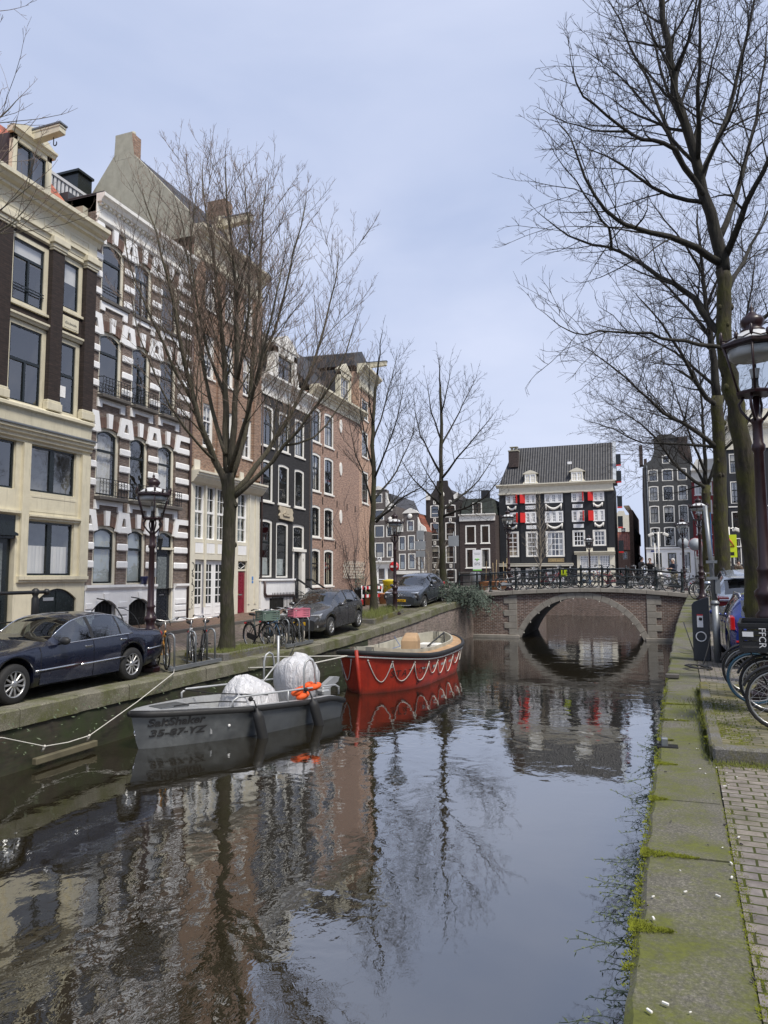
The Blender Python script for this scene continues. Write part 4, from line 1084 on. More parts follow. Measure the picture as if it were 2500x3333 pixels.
def house_charcoal():
    u0, u1, zb = 29.1, 34.5, 0.45
    H = left_house('canal_house', 'charcoal brick house with a carved ship stone above the ground floor windows, door number 2', u0, u1, zb)
    cols = [(29.2,30.42),(30.95,32.1),(32.7,33.82)]
    rows = [(5.66,7.66),(8.3,10.3)]
    holes = [(a,c,z0,z1) for z0,z1 in rows for a,c in cols] + [(29.15,30.4,2.08,4.82),(30.78,32.05,2.05,4.78),(32.55,33.9,1.0,4.8)]
    b = MB(); wall_grid(b, u0, u1, zb-0.3, 10.8, holes); shell(b, u0, u1, zb-0.3, 11.6, 9)
    for h in holes: spandrel(b, h[0],h[1],h[3],0.06)
    H.P('brick_wall', b, M_BR_SLATE)
    for z0,z1 in rows:
        for a,c in cols: window(H, a, c, z0, z1, 0.06, fw=0.13, fm=M_OFFW, tr=lerp(z0,z1,0.55), sill=M_OFFW, y=0.03, nt=(1,0) if z0 > 8 else (0,0), nb=(1,0) if z0>8 else (0,0))
    window(H, 29.15,30.4,2.08,4.82,0.06, fw=0.13, fm=M_OFFW, tr=3.72, y=0.03, curt=('low',0.33,M_BLIND)); window(H, 30.78,32.05,2.05,4.78,0.06, fw=0.13, fm=M_OFFW, tr=3.66, y=0.03, curt=('low',0.33,M_BLIND))
    window(H, 32.55,33.9,3.5,4.8,0.06, fw=0.16, fm=M_OFFW, y=0.05, name='fanlight')
    door(H, 32.72,33.5,1.0,3.38,M_NAVY,0.14,((0.05,0.4),(0.5,0.95)))
    b = MB(); b.box(33.5,33.92,-0.03,0.2,1.0,3.4); b.box(32.55,32.72,0.0,0.2,1.0,3.4); b.box(32.5,33.98,-0.08,0.2,3.38,3.52); H.P('door_frame', b, M_OFFW)
    lettering('house_number', '2', M_SASH, H.root, 0.2, T(33.62-u0, -0.036, 2.9-zb) @ RX(R(90)))
    b = MB(); b.prism([(31.02,4.92),(32.4,4.86),(32.45,5.05),(32.35,5.2),(32.42,5.34),(32.3,5.5),(31.0,5.55),(30.98,5.36),(31.06,5.22),(30.95,5.08)], -0.09, 0.0, 'y')
    b.prism([(31.35,5.08),(31.95,5.06),(32.05,5.16),(31.25,5.18)], -0.14, -0.09, 'y'); b.prism([(31.64,5.18),(31.95,5.2),(31.64,5.46)], -0.12, -0.09, 'y'); b.prism([(31.36,5.2),(31.58,5.2),(31.58,5.42)], -0.12, -0.09, 'y'); b.box(31.6,31.63,-0.13,-0.09,5.16,5.48)
    b.ball((31.08,5.02,4.0),0.01)
    H.P('carved_stone', b, M_SANDST, bevel=0.015)
    b = MB(); b.box(u0, 32.5, -0.16, 0.0, zb-0.3, 1.9); b.box(u0-0.02,32.55,-0.24,0.0,1.9,2.0,0,c=0.02); b.box(33.95,u1,-0.1,0.0,zb-0.3,1.5); H.P('plinth', b, M_WHITE)
    b = MB(); b.box(29.9,31.3,-0.17,-0.16,zb,1.1); H.P('cellar_window', b, M_DARK)
    b = MB(); b.tube([(29.35,-0.22,1.9),(29.35,-0.22,1.35),(29.5,-0.22,1.22),(32.2,-0.22,1.2),(32.3,-0.22,1.1),(32.3,-0.22,zb)],0.06,8); b.tube([(29.22,-0.08,2.0),(29.22,-0.08,10.6)],0.05,8); H.P('drainpipe', b, M_PIPE)
    b = MB()
    for i in range(4): b.box(32.45,34.1,-0.3-0.28*(i+1)+0.0,-0.3-0.28*i if i else 0.0,zb-0.2,1.0-0.15*(i+1)+0.0)
    b.box(32.45,34.1,-0.3,0.12,zb-0.2,0.995); H.P('stoop', b, M_STONE_D)
    b = MB(); 
    for u in (32.5, 34.05): 
        b.tube([(u,-0.05,1.95),(u,-0.35,1.95),(u,-1.35,1.35),(u,-1.55,1.35)],0.05,8)
        b.tube([(u,-0.25,1.0),(u,-0.25,1.95)],0.03,6); b.tube([(u,-1.42,zb-0.1),(u,-1.42,1.38)],0.045,8); b.ball((u,-1.42,1.42),0.07,0,8,6); b.tube([(u,-0.3,1.45),(u,-1.42,0.85)],0.015,6)
    H.P('stoop_handrail', b, M_IRON)
    b = MB()
    for i in range(22): u = lerp(29.2,32.3,i/21); b.box(u-0.01,u+0.01,-0.72,-0.70,zb-0.1,1.3); b.lathe([(0.018,0),(0.022,0.03),(0.002,0.09)],4,0,T(u,-0.71,1.3))
    b.box(29.15,32.35,-0.725,-0.695,1.15,1.19); b.box(29.15,32.35,-0.725,-0.695,0.62,0.66); H.P('area_railing', b, M_IRON)
    b = MB(); b.box(u0,u1,-0.06,0,10.75,11.25); band(b, cornice_prof(11.72,0.5,0.42), u0-0.02, u1+0.02); H.P('cornice', b, M_OFFW)
    b = MB(); b.add([(u0,0.2,11.7),(u1,0.2,11.7),(u1,2.2,14.4),(u0,2.2,14.4),(u0,8.5,14.4),(u1,8.5,14.4),(u0,8.5,11),(u1,8.5,11)], [(0,1,2,3),(3,2,5,4),(0,3,4,6),(1,7,5,2)]); H.P('slate_mansard', b, M_SLATE)
    b = MB(); b.box(30.6,30.95,0.05,0.5,11.7,13.5); b.box(32.65,33.0,0.05,0.5,11.7,13.5); b.box(30.6,33.0,0.05,0.5,13.2,13.6); b.prism([(30.4,13.6),(33.2,13.6),(32.4,14.1),(31.8,14.35),(31.2,14.1)],0.0,0.5,'y'); b.prism([(30.6,11.75),(30.2,11.75),(30.35,12.4),(30.6,12.9)],0.1,0.4,'y'); b.prism([(33.0,11.75),(33.0,12.9),(33.25,12.4),(33.4,11.75)],0.1,0.4,'y')
    dm = H.P('dormer', b, M_OFFW); b = MB(); b.box(30.7,32.9,0.5,2.6,11.8,13.7); H.P('dormer_cheek', b, M_SLATE, parent=dm)
    window(H, 30.95,32.65,11.75,13.2, fw=0.04, fm=M_OFFW, y=0.15, split=0.08, name='dormer_window', tr=12.75)
    b = MB(); b.box(u0,u0+0.7,2.4,3.4,13.6,16.0); b.box(u0+0.2,u0+0.5,2.55,2.85,16.0,16.5); b.box(u1-0.9,u1-0.1,2.5,3.6,13.4,15.2); H.P('chimney', b, M_STUCCO)
house_charcoal()

def house_tan():
    u0, u1, zb = 34.55, 41.62, 0.55
    H = left_house('canal_house', 'tan brick house with oval wall stones and a cream cornice near the bridge', u0, u1, zb)
    cols = [(34.62,35.85),(36.34,37.62)]
    rows = [(1.58,3.62),(4.24,5.98),(6.75,8.85),(9.46,11.38)]
    holes = [(a,c,z0,z1) for z0,z1 in rows for a,c in cols]
    b = MB(); wall_grid(b, u0, u1, zb-0.3, 12.2, holes); shell(b, u0, u1, zb-0.3, 12.2, 9)
    for h in holes: spandrel(b, h[0],h[1],h[3],0.07)
    H.P('brick_wall', b, M_BR_TAN)
    for ri,(z0,z1) in enumerate(rows):
        for a,c in cols: window(H, a, c, z0, z1, 0.07, fw=0.13, fm=M_OFFW, tr=lerp(z0,z1,0.6), nb=(1,0), nt=(1,0), sill=M_OFFW, y=0.02, curt=(('sides',0.38,M_CURT2) if ri == 0 else ('sides',0.3,M_CURT)) if ri < 2 else None, bw=0.035)
    for z in (5.6, 8.43, 11.0):
        b = MB(); pts = [(38.62+0.19*math.sin(2*math.pi*i/8+R(22.5)), z+0.42*math.cos(2*math.pi*i/8+R(22.5))) for i in range(8)]
        b.prism([p for p in pts][::-1], -0.06, 0.01, 'y'); H.P('oval_stone', b, M_OFFW, bevel=0.02)
    b = MB()
    for u, z in ((36.1,3.9),(37.9,3.9),(36.1,6.3),(38.1,6.3),(39.6,6.25),(40.9,6.25),(36.1,9.15),(38.1,9.2)): anchor(b, u, z)
    H.P('wall_anchor', b, M_IRON)
    b = MB(); b.box(34.55,34.63,-0.09,0,zb,12); H.P('drainpipe', b, M_LEAD)
    b = MB(); b.box(u0,u1,-0.06,0,11.72,12.0); band(b, cornice_prof(12.52,0.55,0.5), u0-0.05, u1+0.4); H.P('cornice', b, M_CREAM)
    b = MB(); b.add([(u0,0.1,12.5),(u1,0.1,12.5),(u1,3.2,16.0),(u0,3.2,16.0),(u0,6.5,12.5),(u1,6.5,12.5)], [(0,1,2,3),(3,2,5,4),(0,3,4),(1,5,2)]); H.P('tiled_roof', b, M_TILE_GREY)
    b = MB(); b.box(39.0,39.2,0.2,0.5,12.5,14.5); b.box(40.6,40.8,0.2,0.5,12.5,14.5); b.box(39.0,40.8,0.2,0.5,14.3,14.6); b.prism([(38.9,14.6),(40.9,14.6),(39.9,15.2)],0.15,0.5,'y'); dm = H.P('dormer', b, M_CREAM)
    b = MB(); b.box(39.0,40.8,0.5,3.0,12.6,14.6); H.P('dormer_cheek', b, M_SLATE, parent=dm)
    window(H, 39.2,40.6,12.6,14.3, fw=0.03, fm=M_CREAM, y=0.26, nb=(2,2), name='dormer_window', sm=M_OFFW)
    ang = -5.0; p0 = (-16.6, 41.62, 0.7)
    H = House('corner_house', 'narrow sandy brick corner house with a tall cream cornice and climbing plants', p0, R(90-ang), 0, 3.35); H.set_off(0, 0.7)
    u1 = 3.35; rows = [(6.8,8.88),(9.8,11.5),(12.3,13.6)]
    holes = [(0.62,2.1,z0,z1) for z0,z1 in rows]
    b = MB(); wall_grid(b, 0, u1, 0.3, 14.3, holes); shell(b, 0, u1, 0.3, 15.2, 8); H.P('brick_wall', b, M_BR_SUNLIT)
    for z0,z1 in rows: window(H, 0.62,2.1,z0,z1, fw=0.12, fm=M_OFFW, tr=lerp(z0,z1,0.6), nb=(1,0), nt=(1,0), sill=M_OFFW, y=0.02)
    b = MB(); b.box(0,u1,-0.06,0,14.2,15.0); band(b,[(0,14.28),(-0.14,14.28),(-0.14,14.2),(-0.06,14.1),(0,14.1)],0,u1); band(b, cornice_prof(15.6,0.6,0.55), -0.3, u1+0.45); H.P('cornice', b, M_CREAM)
    b = MB(); b.prism([(0.0,15.6),(u1,15.6),(u1,16.4),(u1/2,17.0),(0.0,16.4)],0.3,7.8,'y'); H.P('roof', b, M_SLATE)
    hoist(H, 2.4, 16.4, 0.3, 1.5, 0.26, 0.34, M_CREAM, M_LEAD)
house_tan()
M_BR_GREY = brick('grey_brown_brick', (0.165,0.14,0.125), (0.13,0.112,0.105), (0.16,0.145,0.135), 0.2, 0.058, 0.008, ga=0.2)
M_BR_DKBR = brick('dark_umber_brick', (0.05,0.04,0.036), (0.038,0.031,0.03), (0.03,0.027,0.026), 0.2, 0.058, 0.008, ga=0.15)
M_BR_UMB = brick('umber_brick', (0.078,0.052,0.046), (0.06,0.042,0.038), (0.05,0.042,0.04), 0.2, 0.058, 0.008, ga=0.15)
M_BLACKP = paint('black_wall_paint', (0.013,0.015,0.019), 0.6, 0.25)
M_ASH = paint('ash_grey_wall_paint', (0.062,0.064,0.064), 0.7, 0.2)
M_REDP = paint('red_wall_paint', (0.25,0.022,0.028), 0.55, 0.15)
M_SHUT = paint('scarlet_shutter', (0.60,0.018,0.014), 0.4, 0.1)
M_WSIGN = paint('white_sign_enamel', (0.80,0.80,0.80), 0.3, 0.05)
def garland(H, u0, u1, z0, z1):
    b = MB(); n = 12; w = u1-u0
    pts = [(lerp(u0+0.1,u1-0.1,i/n), -0.05, z1-0.08-(z1-z0)*0.62*(1-(2*i/n-1)**2)) for i in range(n+1)]
    b.tube(pts, [0.05+0.07*(1-(2*i/n-1)**2) for i in range(n+1)], 8, 0)
    for u in (u0+0.08, u1-0.08): b.tube([(u,-0.05,z1),(u,-0.05,lerp(z1,z0,0.5)),(u,-0.05,z0+0.06)],[0.08,0.06,0.04],8,0)
    H.P('garland', b, M_OFFW)
def shutter(H, uh, z0, z1, w, ang, mat=None):
    """board shutter hinged at uh, opened by ang"""
    b = MB(); b.box(0, w, -0.02, 0.02, z0, z1, 0); b.box(0.05,w-0.05,-0.03,-0.02,z0+0.1,z0+0.2); b.box(0.05,w-0.05,-0.03,-0.02,z1-0.2,z1-0.1)
    o = H.P('shutter', b, mat or M_SHUT); 
    o.data.transform(T(uh-H.u0, -0.03, 0) @ RZ(ang) @ T(H.u0, 0, 0)); return o

def house_shutters():
    u0, u1, Y, zb = -13.05, -2.3, 70.0, 1.1
    H = far_house('corner_tavern', 'black house with scarlet shutters, white garlands and grey pantile roof behind the bridge', u0, u1, Y, zb)
    r1 = [(-12.4,-11.25),(-10.55,-9.47),(-8.65,-6.93),(-6.13,-4.98),(-4.17,-3.13)]
    r3 = [(-12.38,-11.2,3.92,6.4),(-10.52,-9.38,3.92,6.37),(-8.63,-6.87,3.9,6.36),(-6.12,-4.96,4.85,6.38),(-4.26,-3.07,4.86,6.38)]
    holes = [(a,c,z0,z1) for z0,z1 in ((9.08,10.02),(7.18,8.27)) for a,c in r1] + r3
    sh = [(-12.45,-11.1),(-10.6,-9.35),(-8.6,-7.0)]; holes += [(a,c,1.5,2.82) for a,c in sh]
    b = MB(); wall_grid(b, u0, u1, zb-0.5, 9.98, holes); shell(b, u0, u1, zb-0.5, 10.9, 9)
    for a,c in ((u0,u0+0.55),(-11.0,-10.75),(-6.75,-6.2),(-2.85,u1)): b.box(a+0.004,c-0.004,-0.08,0,zb,9.9)
    H.P('painted_wall', b, M_BLACKP)
    for a,c in r1:
        n = 3 if c-a > 1.5 else 2
        for z0,z1 in ((9.08,10.02),(7.18,8.27)):
            for i in range(n):
                p, q = lerp(a,c,i/n), lerp(a,c,(i+1)/n)
                window(H, p, q, z0, z1, fw=0.12, fm=M_WHITE, sm=M_WHITE, sw=0.06, nb=(1,2), bm=M_WHITE, bw=0.05, y=0.0)
    for i,(a,c,z0,z1) in enumerate(r3): window(H, a, c, z0, z1, fw=0.14, fm=M_OFFW, sm=M_WHITE, sw=0.06, nb=(3 if i == 2 else (2 if i > 2 else 1), 4 if i < 2 else (3 if i == 2 else 2)), bm=M_WHITE, bw=0.06, y=0.0)
    for a,c in sh: window(H, a, c, 1.5, 2.82, fw=0.16, fm=M_WHITE, sm=M_WHITE, sw=0.07, nb=(1,1), bm=M_WHITE, bw=0.06, y=0.0)
    for z0,z1 in ((9.14,9.98),(7.25,8.2)):
        for uh, an in ((-11.27,-95),(-10.52,-150),(-5.02,-95),(-4.14,-150)): shutter(H, uh, z0, z1, 0.52, R(an))
    for u0_,u1_,z0,z1 in ((-12.28,-11.36,8.47,8.9),(-8.6,-7.02,8.33,8.98),(-4.18,-3.25,8.5,8.94),(-12.25,-11.32,6.64,7.05),(-8.52,-6.98,6.5,7.08),(-4.1,-3.2,6.6,7.06)): garland(H, u0_, u1_, z0, z1)
    for u0_,z,t in ((-10.48,8.52,'ANNO'),(-6.05,8.5,'1652'),(-10.44,6.6,None),(-6.0,6.6,None)):
        b = MB(); b.box(u0_,u0_+0.95,-0.05,0,z,z+0.36,0,c=0.01); H.P('name_board', b, M_WSIGN)
        if t: lettering('board_lettering', t, M_STEEL_D, H.root, 0.32, T(u0_+0.475-u0, -0.054, z+0.07-zb) @ RX(R(90)), 0.004, 'CENTER', 0.2, 0, 1.15)
    b = MB(); b.box(-8.45,-6.95,-0.08,0,3.38,3.76,0,c=0.01); H.P('tavern_board', b, paint('bronze_board', (0.23,0.17,0.09), 0.5, 0.2))
    lettering('board_lettering', 'CAFE 1652', paint('dull_gold', (0.50,0.40,0.2), 0.5), H.root, 0.26, T(-7.7-u0, -0.084, 3.47-zb) @ RX(R(90)), 0.004, 'CENTER')
    b = MB(); b.box(-13.1,-6.1,-0.5,0,3.0,3.22); b.box(-13.1,-6.1,-0.55,0,3.22,3.28); H.P('shop_canopy', b, M_LCREAM)
    b = MB(); gl = [(-5.46,-4.72),(-4.62,-3.85),(-3.7,-2.8)]
    wall_grid(b, -5.75, -2.34, zb-0.4, 4.06, [(a,c,2.42,3.95) for a,c in gl], 0, -0.1, 0.1)
    b.add([(-5.75,-0.1,zb-0.4),(-5.75,0,zb-0.4),(-5.75,0,4.06),(-5.75,-0.1,4.06)], [(3,2,1,0)])
    band(b, [(0,4.36),(-0.4,4.36),(-0.4,4.28),(-0.28,4.2),(-0.2,4.06),(0,4.06)], -5.98, -2.3)
    b.box(-4.87,-4.3,-0.2,0,4.365,4.68); b.box(-2.98,-2.34,-0.2,0,4.365,4.68); H.P('shop_front', b, M_LCREAM)
    for a,c in gl: window(H, a, c, 2.42, 3.95, fw=0.03, fm=M_WHITE, sm=M_WHITE, sw=0.04, nb=(4,7), bm=M_WHITE, bw=0.05, y=-0.07)
    b = MB(); b.box(u0,u1,-0.1,0,9.98,10.75); band(b,[(0,10.15),(-0.22,10.15),(-0.22,10.05),(-0.1,9.98),(0,9.98)],u0-0.05,u1+0.05)
    band(b, [(0.1,11.0),(-0.45,11.0),(-0.45,10.9),(-0.3,10.84),(-0.2,10.72),(-0.1,10.7),(0.1,10.7)], u0-0.25, u1+0.2)
    for u in (-11.0,-9.2,-6.55,-4.6): b.box(u-0.3,u+0.3,-0.2,-0.1,9.98,10.14)
    H.P('frieze', b, M_LCREAM)
    yr, zr = 2.3, 15.0
    b = MB(); b.add([(u0,0,11.0),(u1,0,11.0),(u1,yr,zr),(u0+1.2,yr,zr),(u0,4.6,11.0),(u1,4.6,11.0)], [(0,1,2,3),(4,3,2,5),(0,3,4)]); H.P('tiled_roof', b, M_TILE_GREY)
    b = MB(); b.prism([(0.02,10.99),(yr,zr+0.1),(4.6,10.99)], u1, u1+0.3, 'x'); H.P('gable_wall', b, paint('zinc_grey', (0.42,0.45,0.48), 0.5))
    for k, uc in enumerate((-9.95,-5.55)):
        b = MB(); b.box(uc-0.52,uc+0.52,0.0,1.2,11.02,12.0); b.prism([(uc-0.8,11.0),(uc+0.8,11.0),(uc+0.56,11.3),(uc+0.56,12.0),(uc-0.56,12.0),(uc-0.56,11.3)],-0.06,0.06,'y'); b.prism([(uc-0.76,12.0),(uc+0.76,12.0),(uc+0.4,12.22),(uc,12.36),(uc-0.4,12.22)],-0.12,1.0,'y')
        dm = H.P('dormer', b, M_LCREAM)
        window(H, uc-0.5, uc, 11.08, 11.92, fw=0.03, fm=M_WHITE, sm=M_WHITE, sw=0.06, nb=(1,1), bm=M_WHITE, bw=0.05, y=-0.12, name='dormer_window'); window(H, uc, uc+0.5, 11.08, 11.92, fw=0.03, fm=M_WHITE, sm=M_WHITE, sw=0.06, nb=(1,1), bm=M_WHITE, bw=0.05, y=-0.12, name='dormer_window')
    b = MB(); b.box(-12.2,-11.25,0.9,1.8,12.9,14.5); ch = H.P('chimney', b, M_BR_UMB)
    b = MB(); b.box(-12.25,-11.2,0.85,1.85,14.5,14.6); b.lathe([(0.14,0),(0.12,0.3)],8,0,T(-11.9,1.3,14.6)); b.lathe([(0.14,0),(0.12,0.3)],8,0,T(-11.5,1.3,14.6)); b.box(-12.1,-11.3,1.0,1.7,14.92,14.98); H.P('chimney_pot', b, M_STUCCO, parent=ch)
    b = MB(); b.box(-6.5,-6.1,1.05,1.25,12.9,13.15); H.P('roof_vent', b, M_WHITE)
    for z in (13.2,11.6,9.2,7.3,5.0):
        b = MB(); b.box(u1+0.3,u1+0.75,0.6,0.66,z-0.65,z+0.35,0); H.P('shutter', b, M_SASH)
        b = MB(); b.box(u1+0.3,u1+0.75,0.58,0.6,z-0.8,z-0.66,0); H.P('shutter_board', b, M_SHUT)
M_STEEL_D = paint('grey_lettering', (0.30,0.31,0.31), 0.5)
house_shutters()

def plain_windows(H, holes, fm=None, sm=None, **kw):
    for i, h in enumerate(holes): window(H, *h, fm=fm or M_OFFW, sm=sm or M_SASH, **kw)
def house_sps():
    u0, u1, Y, zb = -16.6, -13.1, 68.0, 1.1
    H = far_house('canal_house', 'low umber brick house with slate mansard roof left of the black tavern', u0, u1, Y, zb)
    holes = [(-16.03,-15.0,5.24,6.98),(-14.53,-13.64,5.24,7.0),(-16.03,-15.0,2.88,4.77),(-14.53,-13.64,2.9,4.75)]
    b = MB(); wall_grid(b,u0,u1,zb-0.4,7.4,holes); shell(b,u0,u1,zb-0.4,8.0,8); H.P('brick_wall', b, M_BR_UMB)
    plain_windows(H, holes, fw=0.13, y=0.0, tr=None, sill=M_OFFW)
    b = MB(); b.box(u0,u1,-0.1,0,7.4,7.9); band(b,[(0,8.08),(-0.3,8.08),(-0.3,7.98),(-0.1,7.88),(0,7.88)],u0-0.05,u1+0.05); H.P('cornice', b, M_OFFW)
    b = MB(); b.prism([(u0+0.1,8.08),(u1-0.1,8.08),(u1-0.35,9.6),(u0+0.35,9.6)],0.2,7,'y'); H.P('slate_mansard', b, paint('green_slate', (0.05,0.06,0.05), 0.6, 0.3))
    window(H,-15.3,-14.4,8.1,9.2,fw=0.08,fm=M_OFFW,y=0.08,split=0.07,name='dormer_window')
    b = MB(); b.box(-14.75,-14.0,1.5,2.3,9.6,10.55); H.P('chimney', b, M_BLACKP)
    b = MB(); b.box(u0+0.1,u1-0.1,-0.35,0,2.35,2.5); b.box(u0+0.3,-15.6,-0.1,0,zb,2.3); H.P('shop_canopy', b, M_STONE_D)
def house_neck():
    u0, u1, Y, zb = -20.0, -16.65, 68.0, 1.1
    H = far_house('canal_house', 'dark umber house with a curved neck gable behind the mossy tree trunk', u0, u1, Y, zb)
    cols = [(-19.55,-18.62),(-18.03,-16.98)]
    holes = [(a,c,z0,z1) for z0,z1 in ((7.85,9.1),(5.62,7.38),(3.37,5.1),(1.5,2.8)) for a,c in cols]
    b = MB(); wall_grid(b,u0,u1,zb-0.4,9.6,holes); shell(b,u0,u1,zb-0.4,9.6,8); b.prism([(u0,9.6),(u1,9.6),(u1-0.1,9.9),(u1-0.55,10.2),(-17.75,11.0),(-17.8,11.5),(-18.85,11.5),(-18.9,11.0),(u0+0.55,10.2),(u0+0.1,9.9)],0,0.35,'y')
    b.prism([(u0,9.6),(u1,9.6),(-18.3,11.0)],0.36,8,'y'); H.P('brick_wall', b, M_BR_DKBR)
    for h in holes: window(H,*h,rise=0.06,fw=0.1,fm=M_OFFW,tr=lerp(h[2],h[3],0.62),bw=0.05,y=0.0,nb=(0,1),bm=M_OFFW)
    b = MB()
    for z in (9.35,7.6,5.35,3.1):
        for u in (-19.1,-17.5): ring(b, loop(u-0.12,u+0.12,z-0.18,z+0.18), loop(u-0.05,u+0.05,z-0.12,z+0.12), -0.08, -0.0)
    for s,u in ((1,u0),(-1,u1)): b.prism([(u,9.62),(u+s*0.45,9.62),(u+s*0.5,10.0),(u+s*0.1,10.3)][::s],-0.12,0.0,'y')
    H.P('gable_ornament', b, M_OFFW)
    b = MB(); b.ball((-18.35,-0.05,10.1),0.28,0,8,6,(1,0.4,1.2)); H.P('gable_crest', b, M_OFFW)
def house_twin():
    u0, u1, Y, zb = -22.4, -19.4, 66.0, 1.1
    H = far_house('canal_house', 'grey brick house with a small white-scrolled gable and red tiled side roof', u0, u1, Y, zb)
    holes = [(-22.2,-21.48,4.6,6.0),(-21.26,-20.54,4.62,6.06),(-22.17,-21.48,2.73,4.28),(-21.23,-20.5,2.8,4.3),(-21.34,-20.62,6.45,7.5),(-20.25,-19.6,4.6,6.06),(-20.2,-19.55,2.75,4.2)]
    b = MB(); wall_grid(b,u0,u1,zb-0.4,6.4,[h for h in holes if h[3]<6.3]); shell(b,u0,u1,zb-0.4,6.4,8)
    wall_grid(b,-21.7,-20.25,6.4,8.2,[holes[4]]); b.add([(-21.7,0,6.4),(-21.7,8,6.4),(-21.7,8,8.2),(-21.7,0,8.2)],[(3,2,1,0)]); b.add([(-20.25,0,6.4),(-20.25,8,6.4),(-20.25,8,8.2),(-20.25,0,8.2)],[(0,1,2,3)]); H.P('brick_wall', b, M_BR_GREY)
    plain_windows(H, holes, fw=0.1, y=0.0, curt=('low',0.5,M_BLIND))
    b = MB(); b.prism([(-22.4,6.4),(-21.72,6.4),(-21.72,7.7),(-21.95,7.2),(-22.3,6.9)],-0.05,0.2,'y'); b.prism([(-20.23,6.4),(-19.4,6.4),(-19.5,6.8),(-20.0,7.2),(-20.23,7.8)],-0.05,0.2,'y'); b.prism([(-21.8,8.2),(-20.15,8.2),(-20.4,8.45),(-20.98,8.7),(-21.5,8.45)],-0.1,0.3,'y'); b.ball((-21.0,-0.1,7.9),0.25,0,8,6,(1,0.4,1)); b.box(u0,u1,-0.12,0,2.3,2.62); H.P('gable_scroll', b, M_OFFW)
    b = MB(); b.prism([(-22.3,6.4),(-19.4,6.4),(-20.2,8.1),(-21.7,8.1)],0.25,8,'y'); H.P('tiled_roof', b, M_TILE_RED2)
    u0, u1 = -26.2, -22.42
    H = far_house('canal_house', 'grey brick house with stepped white scroll gable next to the sandy corner house', u0, u1, 65.8, zb)
    holes = [(-24.68,-23.62,7.58,8.66),(-24.66,-23.62,5.9,7.1),(-24.6,-23.62,3.95,5.4),(-23.4,-22.75,5.92,7.06),(-23.36,-22.72,3.94,5.38),(-25.9,-25.0,3.95,5.4),(-25.9,-25.0,5.9,7.1),(-24.65,-23.8,9.3,10.2)]
    b = MB(); wall_grid(b,u0,u1,zb-0.4,8.9,[h for h in holes if h[3]<9]); shell(b,u0,u1,zb-0.4,8.9,8); wall_grid(b,-25.0,-23.45,8.9,10.6,[holes[-1]]); b.add([(-23.45,0,8.9),(-23.45,1,8.9),(-23.45,1,10.6),(-23.45,0,10.6)],[(0,1,2,3)]); b.add([(-25,1,8.9),(-23.45,1,8.9),(-23.45,1,10.6),(-25,1,10.6)],[(3,2,1,0)]); H.P('brick_wall', b, M_BR_GREY)
    plain_windows(H, holes, fw=0.1, y=0.0)
    b = MB(); b.prism([(-23.43,8.9),(-22.45,8.9),(-22.6,9.15),(-23.1,9.3),(-23.25,9.7),(-23.3,10.2),(-23.43,10.3)],-0.06,0.25,'y'); b.prism([(-25.1,10.6),(-23.35,10.6),(-24.2,11.0)],-0.08,0.3,'y'); b.ball((-22.98,-0.05,7.6),0.3,0,10,6,(0.8,0.3,1)); b.box(-23.2,-22.75,-0.05,0,8.5,8.8); H.P('gable_scroll', b, M_OFFW)
    b = MB(); b.prism([(u0,8.9),(u1,8.9),(u1-0.6,10.2),(-25,10.4)],0.3,8,'y'); H.P('slate_roof', b, M_SLATE)
    b = MB(); gl = [(-24.2,-23.5),(-23.3,-22.85)]; wall_grid(b,u0,u1,zb-0.4,3.6,[(-24.3,-23.5,1.3,2.95),(-23.35,-22.55,1.3,2.95)],0,-0.1,0.1); band(b,[(-0.1,3.6),(-0.4,3.6),(-0.4,3.48),(-0.1,3.3)],u0,u1); H.P('shop_front', b, M_OFFW)
    for h in ((-24.3,-23.5,1.3,2.95),(-23.35,-22.55,1.3,2.95)): window(H,*h,fw=0.04,fm=M_WHITE,sm=M_WHITE,sw=0.05,nb=(0,1),tr=1.8,y=-0.06,bm=M_WHITE)
    b = MB(); b.box(-22.92,-22.46,-0.03,0,3.62,3.85); H.P('date_stone', b, M_WHITE)
    lettering('stone_lettering', '1735', M_STEEL_D, H.root, 0.19, T(-22.69-u0,-0.035,3.66-zb) @ RX(R(90)), 0.003, 'CENTER')
    b = MB(); b.box(-24.3,-23.9,-0.03,0,3.62,3.98); b.box(-24.22,-24.14,-0.04,-0.03,3.7,3.9,1); b.box(-24.08,-23.98,-0.04,-0.03,3.68,3.8,1); b.box(-24.14,-24.02,-0.04,-0.03,3.82,3.92,1); H.P('hanging_sign_board', b, [M_WHITE, M_BLACKP])
M_TILE_RED2 = m_tiles('faded_red_pantiles', (0.36,0.12,0.075), (0.27,0.095,0.065))
house_sps(); house_neck(); house_twin()

